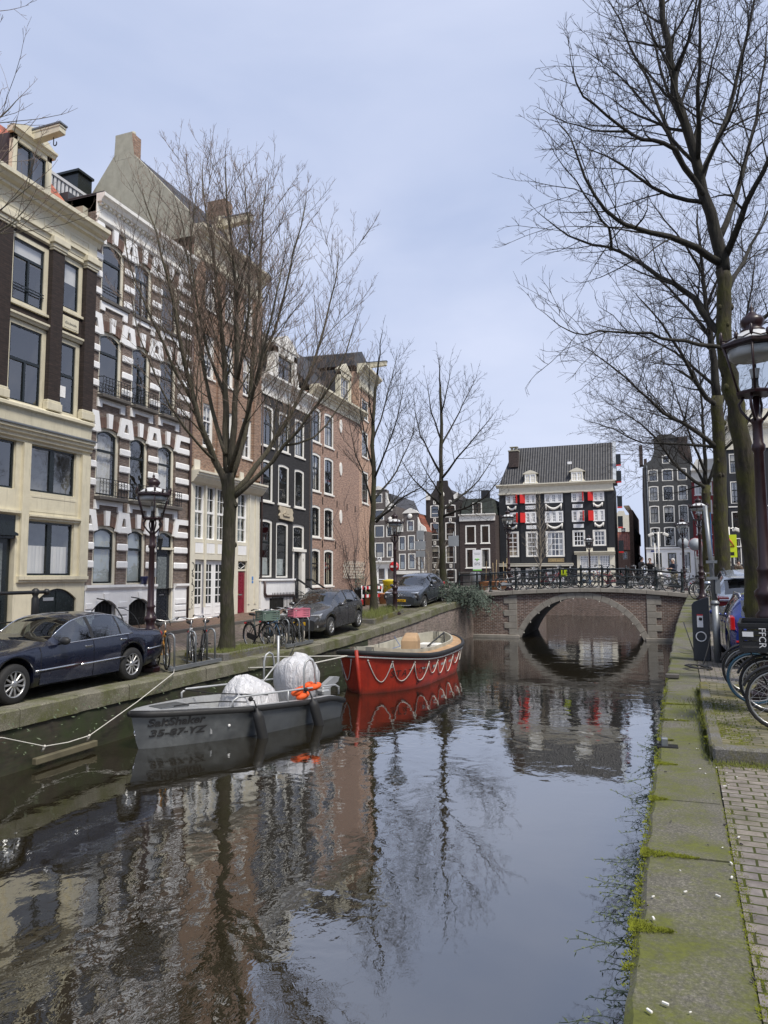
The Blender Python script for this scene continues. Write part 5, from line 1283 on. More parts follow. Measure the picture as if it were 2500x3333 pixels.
def house_ash():
    u0, u1, Y, zb = 0.42, 4.45, 70.0, 1.15
    H = far_house('canal_house', 'ash grey house with a tall neck gable and white ground floor', u0, u1, Y, zb)
    cx = [(0.82,1.66),(2.0,2.96),(3.3,4.12)]
    holes = [(a,c,z0,z1) for z0,z1 in ((10.7,11.82),(8.88,10.27),(6.85,8.46),(4.72,6.48)) for a,c in cx]
    b = MB(); wall_grid(b,u0,u1,4.56,12.3,holes); shell(b,u0,u1,zb-0.4,12.3,9)
    wall_grid(b,1.42,3.42,12.3,14.6,[(2.06,2.74,12.32,13.1)]); b.add([(1.42,0,12.3),(1.42,1,12.3),(1.42,1,14.6),(1.42,0,14.6)],[(3,2,1,0)]); b.add([(1.42,1,12.3),(3.42,1,12.3),(3.42,1,14.6),(1.42,1,14.6)],[(0,1,2,3)])
    b.prism([(u0,12.3),(1.4,12.3),(1.4,13.4),(1.1,12.7)],0.02,0.3,'y'); b.prism([(3.44,12.3),(u1,12.3),(3.75,12.7),(3.44,13.4)],0.02,0.3,'y'); b.prism([(1.3,14.6),(3.54,14.6),(3.0,15.0),(1.9,15.0)],-0.1,1.0,'y'); H.P('painted_wall', b, M_ASH)
    for h in holes+[(2.06,2.74,12.32,13.1)]: window(H,*h,rise=0.05,fw=0.09,fm=M_OFFW,tr=lerp(h[2],h[3],0.55),nb=(1,0),nt=(1,0),y=0.0,trw=0.05,bw=0.04,curt=('full',1,M_CURT) if h[0] < 1 and h[2] < 10 and h[2] > 5 else None)
    g = [(1.0,1.72,2.3,4.12),(2.22,2.96,2.3,4.12),(3.4,4.12,2.3,4.14)]
    b = MB(); wall_grid(b,u0,u1,zb-0.4,4.4,g,0,-0.12,0.12); band(b,[(0,4.62),(-0.25,4.62),(-0.25,4.5),(-0.12,4.4),(0,4.4)],u0-0.03,u1); H.P('shop_front', b, M_WHITE)
    for h in g: window(H,*h,fw=0.03,sw=0.07,y=-0.1,split=0.06)
    b = MB(); b.box(0.82,1.25,-0.14,-0.122,4.22,4.36); H.P('street_name_plate', b, paint('street_blue', (0.03,0.05,0.22), 0.4))
    b = MB(); b.box(3.5,4.4,1.5,2.6,12.3,15.0); b.box(0.5,0.75,0.3,8,12.3,12.9); b.lathe([(0.5,0),(0.45,1.2),(0.3,1.7),(0.1,1.9)],12,0,T(4.3,3.2,12.8)); H.P('chimney', b, M_BR_UMB)
    b = MB(); b.box(0.35,0.41,0.1,24,zb,12.0); H.P('side_wall', b, M_BR_UMB)
    b = MB(); b.tube([(0.72,-0.06,zb),(0.72,-0.06,12.2)],0.05,6); H.P('drainpipe', b, M_LEAD)
    b = MB(); b.box(0.1,0.42,0.2,1.4,12.3,14.2); H.P('chimney_breast', b, M_BR_UMB)
def house_red():
    u0, u1, Y, zb = 4.47, 7.28, 70.2, 1.15
    H = far_house('canal_house', 'narrow red painted house with white windows between grey and black houses', u0, u1, Y, zb)
    holes = [(4.72,6.18,9.32,10.44),(4.76,6.12,7.66,8.82),(4.75,6.0,5.75,7.1),(4.8,6.0,3.95,5.3),(6.35,7.1,9.32,10.44),(6.35,7.1,7.66,8.8),(6.35,7.1,5.75,7.1)]
    b = MB(); wall_grid(b,u0,u1,3.75,10.7,holes); shell(b,u0,u1,zb-0.4,10.7,8); H.P('painted_wall', b, M_REDP)
    for h in holes: window(H,*h,fw=0.09,fm=M_WHITE,sm=M_WHITE,sw=0.05,nb=(2 if h[0]<6.2 else 1,0),tr=lerp(h[2],h[3],0.62),bm=M_WHITE,bw=0.05,trw=0.05,y=0,sill=M_WHITE)
    b = MB(); wall_grid(b,u0,u1,zb-0.4,3.7,[(4.75,5.4,2.4,3.1)],0,-0.1,0.1); band(b,[(0,3.75),(-0.25,3.75),(-0.25,3.65),(-0.1,3.5),(0,3.5)],u0,u1); b.box(u0,u1,-0.15,0,10.5,11.3); band(b,cornice_prof(11.6,0.4,0.4),u0,u1); b.prism([(u0,11.6),(u1,11.6),(u1-0.5,12.6),(u0+0.5,12.6)],0.2,6,'y'); H.P('white_front', b, M_OFFW)
    window(H,4.75,5.4,2.4,3.1,rise=0.25,fw=0.05,y=-0.07)
def house_black():
    u0, u1, Y, zb = 7.0, 14.5, 66.0, 1.15
    H = far_house('canal_house', 'wide black house with pale window frames at the right edge behind the tree trunks', u0, u1, Y, zb)
    cols = [(7.2,7.82),(9.06,9.66),(10.6,11.3),(12.3,13.0)]
    holes = [(a,c,z0,z1) for z0,z1 in ((10.6,12.25),(8.05,9.9),(5.74,7.36),(2.97,5.14)) for a,c in cols]
    b = MB(); wall_grid(b,u0,u1,zb-0.4,12.6,holes); shell(b,u0,u1,zb-0.4,14.0,8); H.P('painted_wall', b, M_BLACKP)
    for h in holes: window(H,*h,fw=0.07,fm=M_OFFW,tr=lerp(h[2],h[3],0.6),nb=(1,1),y=0,bw=0.035,curt=('sides',0.3,M_CURT) if h[2] < 4 else None)
    b = MB(); b.box(u0,u1,-0.1,0,12.6,14.2); band(b,cornice_prof(14.7,0.6,0.5),u0,u1); b.prism([(u0,14.7),(u1,14.7),(u1,16.0),(u0+0.5,16.0)],0.4,6,'y'); H.P('frieze', b, M_LCREAM)
    for z in (7.72,4.4): 
        b = MB(); b.box(u0,u1,-0.05,0,z,z+0.09); H.P('string_course', b, M_OFFW)
def alley_houses():
    H = far_house('alley_house', 'small brick house with a tiled roof closing the alley', -3.9, -1.2, 90.0, 1.15)
    holes = [(-2.1,-1.6,4.0,4.9),(-2.6,-2.0,1.4,3.0)]
    b = MB(); wall_grid(b,-3.9,-1.2,0.8,5.1,holes); shell(b,-3.9,-1.2,0.8,5.1,6); H.P('brick_wall', b, M_BR_TAN)
    plain_windows(H, holes, fw=0.08, y=0)
    b = MB(); b.add([(-3.9,-0.15,5.1),(-1.2,-0.15,5.1),(-1.2,2.5,7.4),(-3.9,2.5,7.4)],[(0,1,2,3)]); b.box(-3.9,-1.2,2.3,2.5,5.1,7.4); H.P('tiled_roof', b, M_TILE_RED2)
    H = far_house('alley_house', 'pale gabled house far down the alley with white dormer', -4.4, -0.9, 104.0, 1.15)
    holes = [(-3.6,-2.9,7.6,8.7),(-2.6,-1.9,7.6,8.7)]
    b = MB(); wall_grid(b,-4.4,-0.9,0.8,9.2,holes); shell(b,-4.4,-0.9,0.8,9.2,6); b.prism([(-4.4,9.2),(-0.9,9.2),(-1.2,10.4),(-1.9,10.4),(-2.1,11.0),(-2.8,11.0),(-3.4,10.2)],0,0.4,'y'); H.P('painted_wall', b, M_LCREAM)
    plain_windows(H, holes, fw=0.08, y=0)
    b = MB(); b.prism([(-4.4,9.2),(-0.9,9.2),(-2.6,11.0)],0.5,6,'y'); H.P('slate_roof', b, M_SLATE)
    H = House('alley_house', 'dark row house lining the right side of the alley', (-0.55, 95.0, 1.15), R(-92.2), 0, 24, group='houses beyond the bridge'); H.set_off(0, 1.15)
    holes = [(a,a+0.9,z,z+1.6) for a in (1.0,3.4,6.0,9.0,12.0) for z in (3.0,5.6,8.0)]
    b = MB(); wall_grid(b,0,15,0.8,9.0,[h for h in holes if h[3] < 9]); shell(b,0,15,0.8,9.0,0.4); H.P('brick_wall', b, M_BR_TAN)
    for h in holes:
        if h[3] < 9: window(H,*h,fw=0.09,fm=M_OFFW,y=0.02)
    b = MB(); band(b,cornice_prof(9.5,0.5,0.5),0,15); H.P('cornice', b, M_SANDST)
house_ash(); house_red(); house_black(); alley_houses()
def right_row():
    y = -14.0
    for i, (w, hh, mt, lab) in enumerate(((7.5,13.5,M_BR_UMB,'umber brick house on the right bank'),(6.5,12.0,M_BR_GREY,'grey brick house on the right bank'),(7.0,14.0,M_BR_DKBR,'dark brick house on the right bank'),(8.0,12.5,M_BR_TAN,'tan brick house on the right bank'))):
        H = House('canal_house', lab, (12.5, y+w, 0.25), R(-90), 0, w, group='canal houses on the right bank'); H.set_off(0, 0.25)
        holes = [(a,a+1.1,z,z+1.9) for a in (0.6,w/2-0.55,w-1.7) for z in (1.0,4.2,7.2,9.8) if z+1.9 < hh]
        b = MB(); wall_grid(b,0,w,-0.1,hh,holes); shell(b,0,w,-0.1,hh,6); H.P('brick_wall', b, mt)
        for h in holes: window(H,*h,fw=0.1,fm=M_OFFW,y=0.02,tr=lerp(h[2],h[3],0.6))
        b = MB(); band(b,cornice_prof(hh+0.4,0.5,0.45),0,w); H.P('cornice', b, M_OFFW)
        y += w + 0.05
right_row()
def m_bark(name, c, moss, mossc=(0.055,0.062,0.012), deep=0.6):
    k = NT(name); p = k.gpos()
    st = k.noise(k.mapping(p, (1, 1, 0.16)), 22, 5, 0.65); st2 = k.noise(k.mapping(p, (1,1,0.3)), 9, 4, 0.6)
    cc = k.ramp(st, [(0.35, tuple(v*(1-deep) for v in c)), (0.65, c)])
    f = k.noise(p, 2.6, 6, 0.65)
    cc = k.mix(k.ramp(f, [(0.36, 0.0), (0.62, moss)]), cc, k.ramp(st2, [(0.3, tuple(v*0.4 for v in mossc)), (0.7, mossc)]))
    k.col(cc); k.rough(0.95)
    b = k.bump(st, 0.9, 0.03); k.bump(st2, 0.6, 0.04, b); return k.mat
M_BARK_L = m_bark('green_grey_bark', (0.085,0.072,0.055), 0.75, (0.05,0.055,0.016))
M_BARK_R = m_bark('mossy_dark_bark', (0.060,0.050,0.040), 0.85, (0.085,0.085,0.014))
M_LIMB_L = m_bark('limb_bark', (0.14,0.12,0.088), 0.45, (0.07,0.072,0.025))
M_LIMB_R = m_bark('dark_limb_bark', (0.042,0.038,0.033), 0.25, (0.05,0.052,0.02))
M_TWIG_L = paint('brown_twigs', (0.24,0.18,0.14), 0.9, 0.3)
M_TWIG_D = paint('dark_twigs', (0.050,0.043,0.042), 0.9, 0.3)
M_TWIG_P = paint('pale_twigs', (0.26,0.225,0.175), 0.9, 0.3)
class Tree:
    def __init__(s, seed, **kw):
        s.r = random.Random(seed); s.mb = MB(); s.tw = MB(); s.p = dict(jit=0.16, trop=0.05, dens=(1.6,2.6,4.2,6.0), ratio=(0.5,0.45,0.45,0.4), ang=(35,62), rad=(0.45,0.42,0.45), twig=0.0055, maxl=3, tl=(0.22,0.5), minr=0.005, seg=0.42, spur=0.0)
        s.p.update(kw); s.n = 0
    def path(s, pts, r0, r1):
        """smooth a guide polyline"""
        P = [Vector(p) for p in pts]; out = []
        for i in range(len(P)-1):
            a = P[max(0,i-1)]; b = P[i]; c = P[i+1]; d = P[min(len(P)-1,i+2)]
            m = max(2, int((c-b).length/0.5))
            for j in range(m):
                t = j/m; q = 0.5*((2*b)+(-a+c)*t+(2*a-5*b+4*c-d)*t*t+(-a+3*b-3*c+d)*t**3)
                out.append(q)
        out.append(P[-1])
        L = [0]
        for i in range(1, len(out)): L.append(L[-1]+(out[i]-out[i-1]).length)
        jr = s.r
        out = [q + Vector((jr.uniform(-1,1),jr.uniform(-1,1),jr.uniform(-1,1)))*0.03*(0 if i in (0,) else 1) for i, q in enumerate(out)]
        rs = [lerp(r0, r1, (l/L[-1])**0.8) for l in L]
        return out, rs, L[-1]
    def limb(s, pts, r0, r1, level=0, n=8, t0=0.25, dens=None, clen=None):
        out, rs, L = s.path(pts, r0, r1)
        s.mb.tube(out, rs, n, 0)
        s.children(out, rs, L, level, t0, dens, clen)
        d = (out[-1]-out[-2]).normalized(); s.branch(out[-1], d, max(0.5, L*0.09), rs[-1], max(1, level+1))
    def children(s, out, rs, L, level, t0=0.2, dens=None, clen=None):
        p = s.p; r = s.r
        n = int(L*(dens if dens is not None else p['dens'][min(level,3)])*(1-t0) + r.random())
        az = r.uniform(0, 6.28); k = len(out)-1
        for i in range(n):
            t = t0 + (1-t0)*(i+r.random())/n; f = t*k; j = min(k-1, int(f)); q = out[j].lerp(out[j+1], f-j)
            d = (out[j+1]-out[j]).normalized(); u = d.orthogonal().normalized(); w = d.cross(u); az += 2.4 + r.uniform(-0.5,0.5)
            a = R(r.uniform(*p['ang'])); nd = d*math.cos(a) + (u*math.cos(az)+w*math.sin(az))*math.sin(a)
            nd.z += p.get('lift', 0.1); nd.normalize()
            rr = lerp(rs[j], rs[j+1], f-j)*p['rad'][min(level,2)]*r.uniform(0.75,1.1)
            l = (clen if clen else L)*p['ratio'][min(level,3)]*r.uniform(0.6,1.15)*(1-0.56*t)
            s.branch(q, nd, l, rr, level+1)
    def branch(s, q, d, L, r0, level):
        p = s.p; r = s.r; r0 = max(r0, p['minr'])
        if level >= p['maxl'] or L < 0.45: s.twig(q, d, max(0.2, min(L, r.uniform(*p['tl'])*1.6)), level); return
        n = max(3, int(L/p['seg'])); pts = [q]; rs = [r0]
        for i in range(n):
            d = d + Vector((r.uniform(-1,1),r.uniform(-1,1),r.uniform(-1,1)))*p['jit']; d.z += p['trop']; d.normalize()
            q = q + d*(L/n); pts.append(q); rs.append(lerp(r0, p['minr']*0.9, (i+1)/n))
        s.mb.tube(pts, rs, 5 if r0 > 0.02 else 4, 0, caps=False)
        s.children(pts, rs, L, level, 0.15)
        s.twig(pts[-1], d, r.uniform(*p['tl']), level)
    def stick(s, a, b, r0, r1):
        d = b-a
        u = d.orthogonal().normalized()*1.0; w = d.normalized().cross(u); o = len(s.tw.v); V = s.tw.v
        for (q, rr) in ((a, r0), (b, r1)):
            for c, e in ((1,0),(-0.5,0.866),(-0.5,-0.866)): V.append(tuple(q+(u*c+w*e)*rr))
        for j in range(3): s.tw.f.append((o+j, o+(j+1)%3, o+3+(j+1)%3, o+3+j)); s.tw.m.append(0); s.tw.s.append(True)
    def twig(s, q, d, L, level):
        p = s.p; r = s.r; s.n += 1; tr = p['twig']
        n = 3; pts = [q]
        for i in range(n):
            d = d + Vector((r.uniform(-1,1),r.uniform(-1,1),r.uniform(-1,1)))*p['jit']*1.3; d.z += p['trop']*1.5; d.normalize(); pts.append(pts[-1]+d*(L/n))
        for i in range(n): s.stick(pts[i], pts[i+1], lerp(tr, tr*0.5, i/n), lerp(tr, tr*0.5, (i+1)/n))
        m = int(L*p['dens'][3]*r.uniform(0.6,1.3))
        for i in range(m):
            t = r.uniform(0.15, 1); f = t*n; j = min(n-1, int(f)); a = pts[j].lerp(pts[j+1], f-j)
            e = d + Vector((r.uniform(-1,1),r.uniform(-1,1),r.uniform(-0.6,1)))*0.9; e.z += p['trop']*2; e.normalize()
            l = r.uniform(0.08, 0.26)*p.get('sp',1.0); b = a + e*l; s.stick(a, b, tr*0.7, tr*0.45)
            if r.random() < 0.5:
                e2 = (e + Vector((r.uniform(-1,1),r.uniform(-1,1),r.uniform(-0.5,1)))*0.8).normalized(); c = a.lerp(b, 0.5); s.stick(c, c+e2*l*0.6, tr*0.55, tr*0.4)
    def finish(s, trunk, tr_r, label, barkm, limbm, twigm, name='bare_tree', group=None, knobs=8, flare=1.35, n=14):
        P, rs, L = s.path(trunk, tr_r[0], tr_r[1])
        root = empty(name, tuple(P[0]), 0, label, 'tree', group); o = (-P[0].x, -P[0].y, -P[0].z)
        rs = [r_*(1+(flare-1)*math.exp(-i*1.6)) for i, r_ in enumerate(rs)]
        b = MB(); b.tube([P[0]-Vector((0,0,0.15))]+P, [rs[0]*1.1]+rs, n, 0)
        for i, v in enumerate(b.v):
            vv = Vector(v); f = 1+0.10*noise.noise(vv*3.1)+0.05*noise.noise(vv*9)
            c = P[min(len(P)-1, max(0, i//n-1))]; q = c+(vv-c)*f; b.v[i] = (q.x, q.y, vv.z)
        for i in range(knobs):
            j = s.r.randrange(2, len(P)-1); a = s.r.uniform(0, 6.28); c = P[j]+Vector((math.cos(a), math.sin(a), 0))*rs[j]*0.92; b.ball(tuple(c), rs[j]*s.r.uniform(0.22,0.4), 0, 8, 6, (1,1,1.4))
        b.build('trunk', barkm, root, o)
        s.mb.build('limbs', limbm, root, o); s.tw.build('crown', twigm, root, o)
        return root

def tree_main():
    t = Tree(5, jit=0.11, trop=0.06, dens=(4.0,4.9,5.8,11.0), ang=(24,56), ratio=(0.42,0.50,0.48,0.4), rad=(0.36,0.40,0.45), twig=0.0052, maxl=3, lift=0.24, tl=(0.3,0.6))
    Z = 19.3
    trunk = [(-10.62,16.97,0.12),(-10.58,16.89,1.10),(-10.51,16.79,2.33),(-10.42,16.71,3.57),(-10.41,16.63,4.40),(-10.42,16.58,4.89)]
    L = t.limb
    L([(-10.47,16.60,4.48),(-10.62,16.27,5.19),(-10.71,15.85,5.88),(-10.77,15.42,6.76),(-10.83,14.96,8.00),(-10.98,14.55,9.51),(-11.26,14.19,11.14)], 0.105, 0.02)
    L([(-10.81,15.65,6.49),(-11.00,14.96,7.38),(-11.22,14.36,8.41),(-11.49,13.96,9.35),(-11.60,13.73,10.19)], 0.05, 0.014)
    L([(-10.43,16.59,4.73),(-10.47,16.56,6.07),(-10.58,16.57,7.78),(-10.80,16.62,9.71),(-11.11,16.67,11.43),(-11.41,16.60,13.28)], 0.115, 0.02)
    L([(-10.40,16.59,4.85),(-10.17,16.44,6.19),(-9.94,16.16,7.77),(-9.76,15.75,9.39),(-9.72,15.41,10.90),(-9.73,15.16,12.31)], 0.105, 0.018)
    L([(-10.36,16.62,4.72),(-10.17,16.90,5.85),(-10.11,17.13,7.02),(-10.04,17.30,8.82),(-9.93,17.37,10.78),(-9.82,17.31,12.88)], 0.10, 0.018)
    L([(-10.11,17.13,7.02),(-9.46,16.93,8.20),(-8.92,16.78,9.52),(-8.47,16.61,10.82),(-8.16,16.51,11.87)], 0.055, 0.014)
    L([(-10.34,16.67,4.31),(-10.08,16.93,4.75),(-9.69,17.42,5.57),(-9.32,17.79,6.39),(-8.84,18.16,7.68),(-8.41,18.47,9.45),(-8.09,18.63,11.18)], 0.085, 0.016)
    L([(-10.30,16.69,4.23),(-9.53,16.80,4.87),(-8.83,16.77,5.57),(-8.06,16.76,6.34),(-7.34,16.71,7.24),(-6.81,16.69,8.40)], 0.075, 0.014)
    L([(-10.40,16.43,5.37),(-11.10,16.80,6.77),(-11.65,16.96,8.63),(-12.06,17.04,10.66),(-12.37,16.95,12.70)], 0.07, 0.016)
    L([(-8.83,16.77,5.57),(-8.22,17.28,5.87),(-7.69,17.71,6.68),(-7.20,18.09,7.85)], 0.035, 0.010)
    L([(-10.62,16.27,5.19),(-10.66,15.47,5.55),(-10.86,14.69,6.28),(-11.07,14.09,7.30),(-11.32,13.68,8.42)], 0.04, 0.011)
    L([(-10.40,16.59,4.89),(-9.54,15.84,5.86),(-8.85,15.25,6.85),(-8.21,14.83,8.11),(-7.79,14.64,9.45)], 0.07, 0.014)
    L([(-10.01,16.29,7.23),(-9.43,15.75,8.41),(-9.07,15.33,9.67),(-8.95,15.02,11.07),(-8.95,14.85,11.85)], 0.05, 0.012)
    L([(-10.51,16.57,6.92),(-10.74,16.06,8.08),(-10.88,15.65,9.51),(-10.93,15.40,10.83),(-10.67,15.27,12.13)], 0.05, 0.012)
    return t.finish(trunk, (0.185,0.175), 'tall bare tree with upswept twigs in front of the striped and russet houses', M_BARK_L, M_LIMB_L, M_TWIG_L, group='bare trees on the left quay')
tree_main()

def trees_left():
    t = Tree(21, jit=0.14, trop=0.05, dens=(5.0,5.0,5.5,7.0), ang=(28,55), twig=0.0065, maxl=3, lift=0.15, tl=(0.3,0.6), ratio=(0.5,0.52,0.5,0.4))
    trunk = [(-10.80,28.81,0.51),(-10.79,28.63,2.44),(-10.78,28.46,4.25),(-10.68,28.42,5.04),(-10.65,28.43,6.24),(-10.68,28.38,7.69),(-10.61,28.36,9.29),(-10.47,28.38,10.77)]
    L = t.limb
    L([(-10.47,28.38,10.77),(-10.37,28.43,11.72),(-10.30,28.40,12.32)], 0.05, 0.02)
    L([(-10.59,28.51,4.41),(-9.85,28.20,4.91),(-9.11,27.99,5.44),(-8.41,27.90,5.68),(-7.98,27.79,6.21)], 0.065, 0.014)
    L([(-10.71,28.39,5.31),(-10.40,28.97,5.89),(-10.06,29.65,6.77),(-9.63,30.12,7.92),(-9.34,30.14,8.88)], 0.06, 0.014)
    L([(-10.75,28.38,5.18),(-10.79,27.74,6.16),(-10.92,27.07,7.10),(-11.01,26.62,8.17)], 0.05, 0.012)
    L([(-10.65,28.43,6.24),(-10.02,28.12,7.34),(-9.45,27.89,8.56),(-9.10,27.68,9.79)], 0.055, 0.013)
    L([(-10.66,28.38,6.63),(-11.15,28.72,7.92),(-11.44,28.91,9.34),(-11.40,29.00,10.75)], 0.05, 0.012)
    L([(-10.66,28.36,7.95),(-10.35,28.87,9.38),(-10.11,29.25,10.82),(-9.96,29.43,11.69)], 0.045, 0.012)
    L([(-10.62,28.49,4.53),(-10.07,29.66,5.54),(-9.68,30.68,6.33)], 0.05, 0.012)
    L([(-10.62,28.31,8.61),(-10.61,27.69,9.67),(-10.40,27.33,10.87)], 0.04, 0.012)
    t.finish(trunk, (0.165,0.055), 'slender bare tree with a mossy trunk at the end of the tan brick house', M_BARK_L, M_LIMB_R, M_TWIG_D, group='bare trees on the left quay')
    t = Tree(33, jit=0.15, trop=0.035, dens=(4.6,4.8,5.2,6.5), ang=(30,60), twig=0.0075, maxl=3, lift=0.08, tl=(0.35,0.7), ratio=(0.5,0.52,0.5,0.4))
    trunk = [(-9.74,36.23,1.63),(-9.74,36.07,3.30),(-9.73,35.93,4.89),(-9.69,35.79,6.48),(-9.64,35.66,8.07),(-9.57,35.50,9.97),(-9.55,35.32,11.88)]
    L = t.limb
    L([(-9.55,35.32,11.88),(-9.56,35.23,12.84),(-9.58,35.18,13.23)], 0.05, 0.02)
    L([(-9.64,35.93,5.19),(-8.90,35.54,5.37),(-8.08,35.17,5.59),(-7.26,34.89,5.96),(-6.39,34.80,6.83)], 0.085, 0.016)
    L([(-9.68,35.88,5.52),(-9.22,36.84,6.11),(-8.78,37.59,6.63),(-8.23,38.16,7.26),(-7.58,38.60,8.39)], 0.08, 0.016)
    L([(-9.80,35.81,5.84),(-10.26,35.17,6.37),(-10.74,34.51,6.93),(-11.05,34.02,7.59)], 0.075, 0.016)
    L([(-9.67,35.73,7.11),(-8.68,35.35,8.12),(-7.65,35.10,9.12),(-6.83,34.99,9.97)], 0.07, 0.015)
    L([(-9.69,35.70,7.43),(-10.40,35.97,8.65),(-11.03,36.14,10.05),(-11.20,36.16,11.41)], 0.07, 0.015)
    L([(-9.61,35.59,8.86),(-9.02,36.20,10.24),(-8.46,36.70,11.62),(-8.09,36.96,12.49)], 0.06, 0.014)
    L([(-9.61,35.56,9.18),(-9.91,34.90,10.52),(-10.00,34.42,11.86)], 0.055, 0.014)
    L([(-9.58,35.45,10.45),(-9.15,35.17,11.64),(-8.91,34.94,12.69)], 0.05, 0.013)
    L([(-9.68,35.81,6.32),(-9.77,34.01,6.90),(-9.86,32.84,7.65)], 0.06, 0.013)
    t.finish(trunk, (0.20,0.06), 'dark spreading bare tree with a thick mossy trunk behind the parked grey crossover', M_BARK_L, M_LIMB_R, M_TWIG_D, group='bare trees on the left quay')
    t = Tree(8, jit=0.10, trop=0.05, dens=(4.5,3.0,4.0,5.0), ang=(30,50), twig=0.010, maxl=2, lift=0.2, tl=(0.4,0.8), minr=0.009)
    trunk = [(-7.85,59.14,1.25),(-7.76,59.03,2.69),(-7.67,58.90,4.42),(-7.67,58.71,6.41),(-7.65,58.57,7.90)]
    t.children([Vector(p) for p in trunk[1:]], [0.08,0.06,0.05,0.03], 7.0, 0, 0.0, 6.0, 4.6)
    t.limb([trunk[-1], (-7.60,58.53,8.52)], 0.03, 0.012, 1)
    t.finish(trunk, (0.10,0.03), 'pale young upright tree in front of the black tavern', M_TWIG_P, M_TWIG_P, M_TWIG_P, knobs=0, n=8)
    t = Tree(9, jit=0.12, trop=0.03, dens=(3,3,4,5), ang=(25,50), twig=0.008, maxl=2, lift=0.1, tl=(0.3,0.6), minr=0.007)
    g = (-13.47,46.47,1.08)
    for a in range(9):
        e = Vector(g)+Vector((math.cos(a*2.4)*1.3, math.sin(a*2.4)*1.0, 3.2+t.r.uniform(-0.8,0.6))); t.limb([g, tuple(Vector(g).lerp(e,0.5)+Vector((0,0,0.3))), tuple(e)], 0.03, 0.01, 1)
    t.finish([g, (g[0],g[1],g[2]+0.3)], (0.07,0.05), 'pale leafless shrub below the grey sign backs', M_TWIG_P, M_TWIG_P, M_TWIG_P, name='bare_shrub', knobs=0, n=8)
    t = Tree(14, jit=0.12, trop=0.04, dens=(2.6,3.2,4.5,7.0), ang=(25,50), twig=0.005, maxl=3, lift=0.12, tl=(0.3,0.55))
    L = t.limb
    L([(-10.3,7.6,5.2),(-12.17,9.02,7.12),(-11.58,9.36,8.04),(-11.09,9.69,8.58),(-10.84,9.86,8.92)], 0.07, 0.012)
    L([(-10.3,7.6,5.5),(-12.50,8.80,8.12),(-11.85,9.11,9.56),(-11.25,9.46,10.47),(-11.05,9.60,10.82)], 0.08, 0.014)
    L([(-10.3,7.6,5.4),(-10.6,7.0,8.0),(-10.8,6.6,11.5)], 0.09, 0.016)
    L([(-10.3,7.6,5.2),(-9.6,7.2,7.6),(-8.6,6.6,10.2)], 0.08, 0.015)
    t.finish([(-10.3,7.6,0.0),(-10.32,7.6,2.0),(-10.3,7.6,4.0),(-10.3,7.6,5.6)], (0.18,0.15), 'bare tree beyond the left edge, its twig tips crossing the cream house', M_BARK_L, M_LIMB_L, M_TWIG_L, group='bare trees on the left quay')
trees_left()

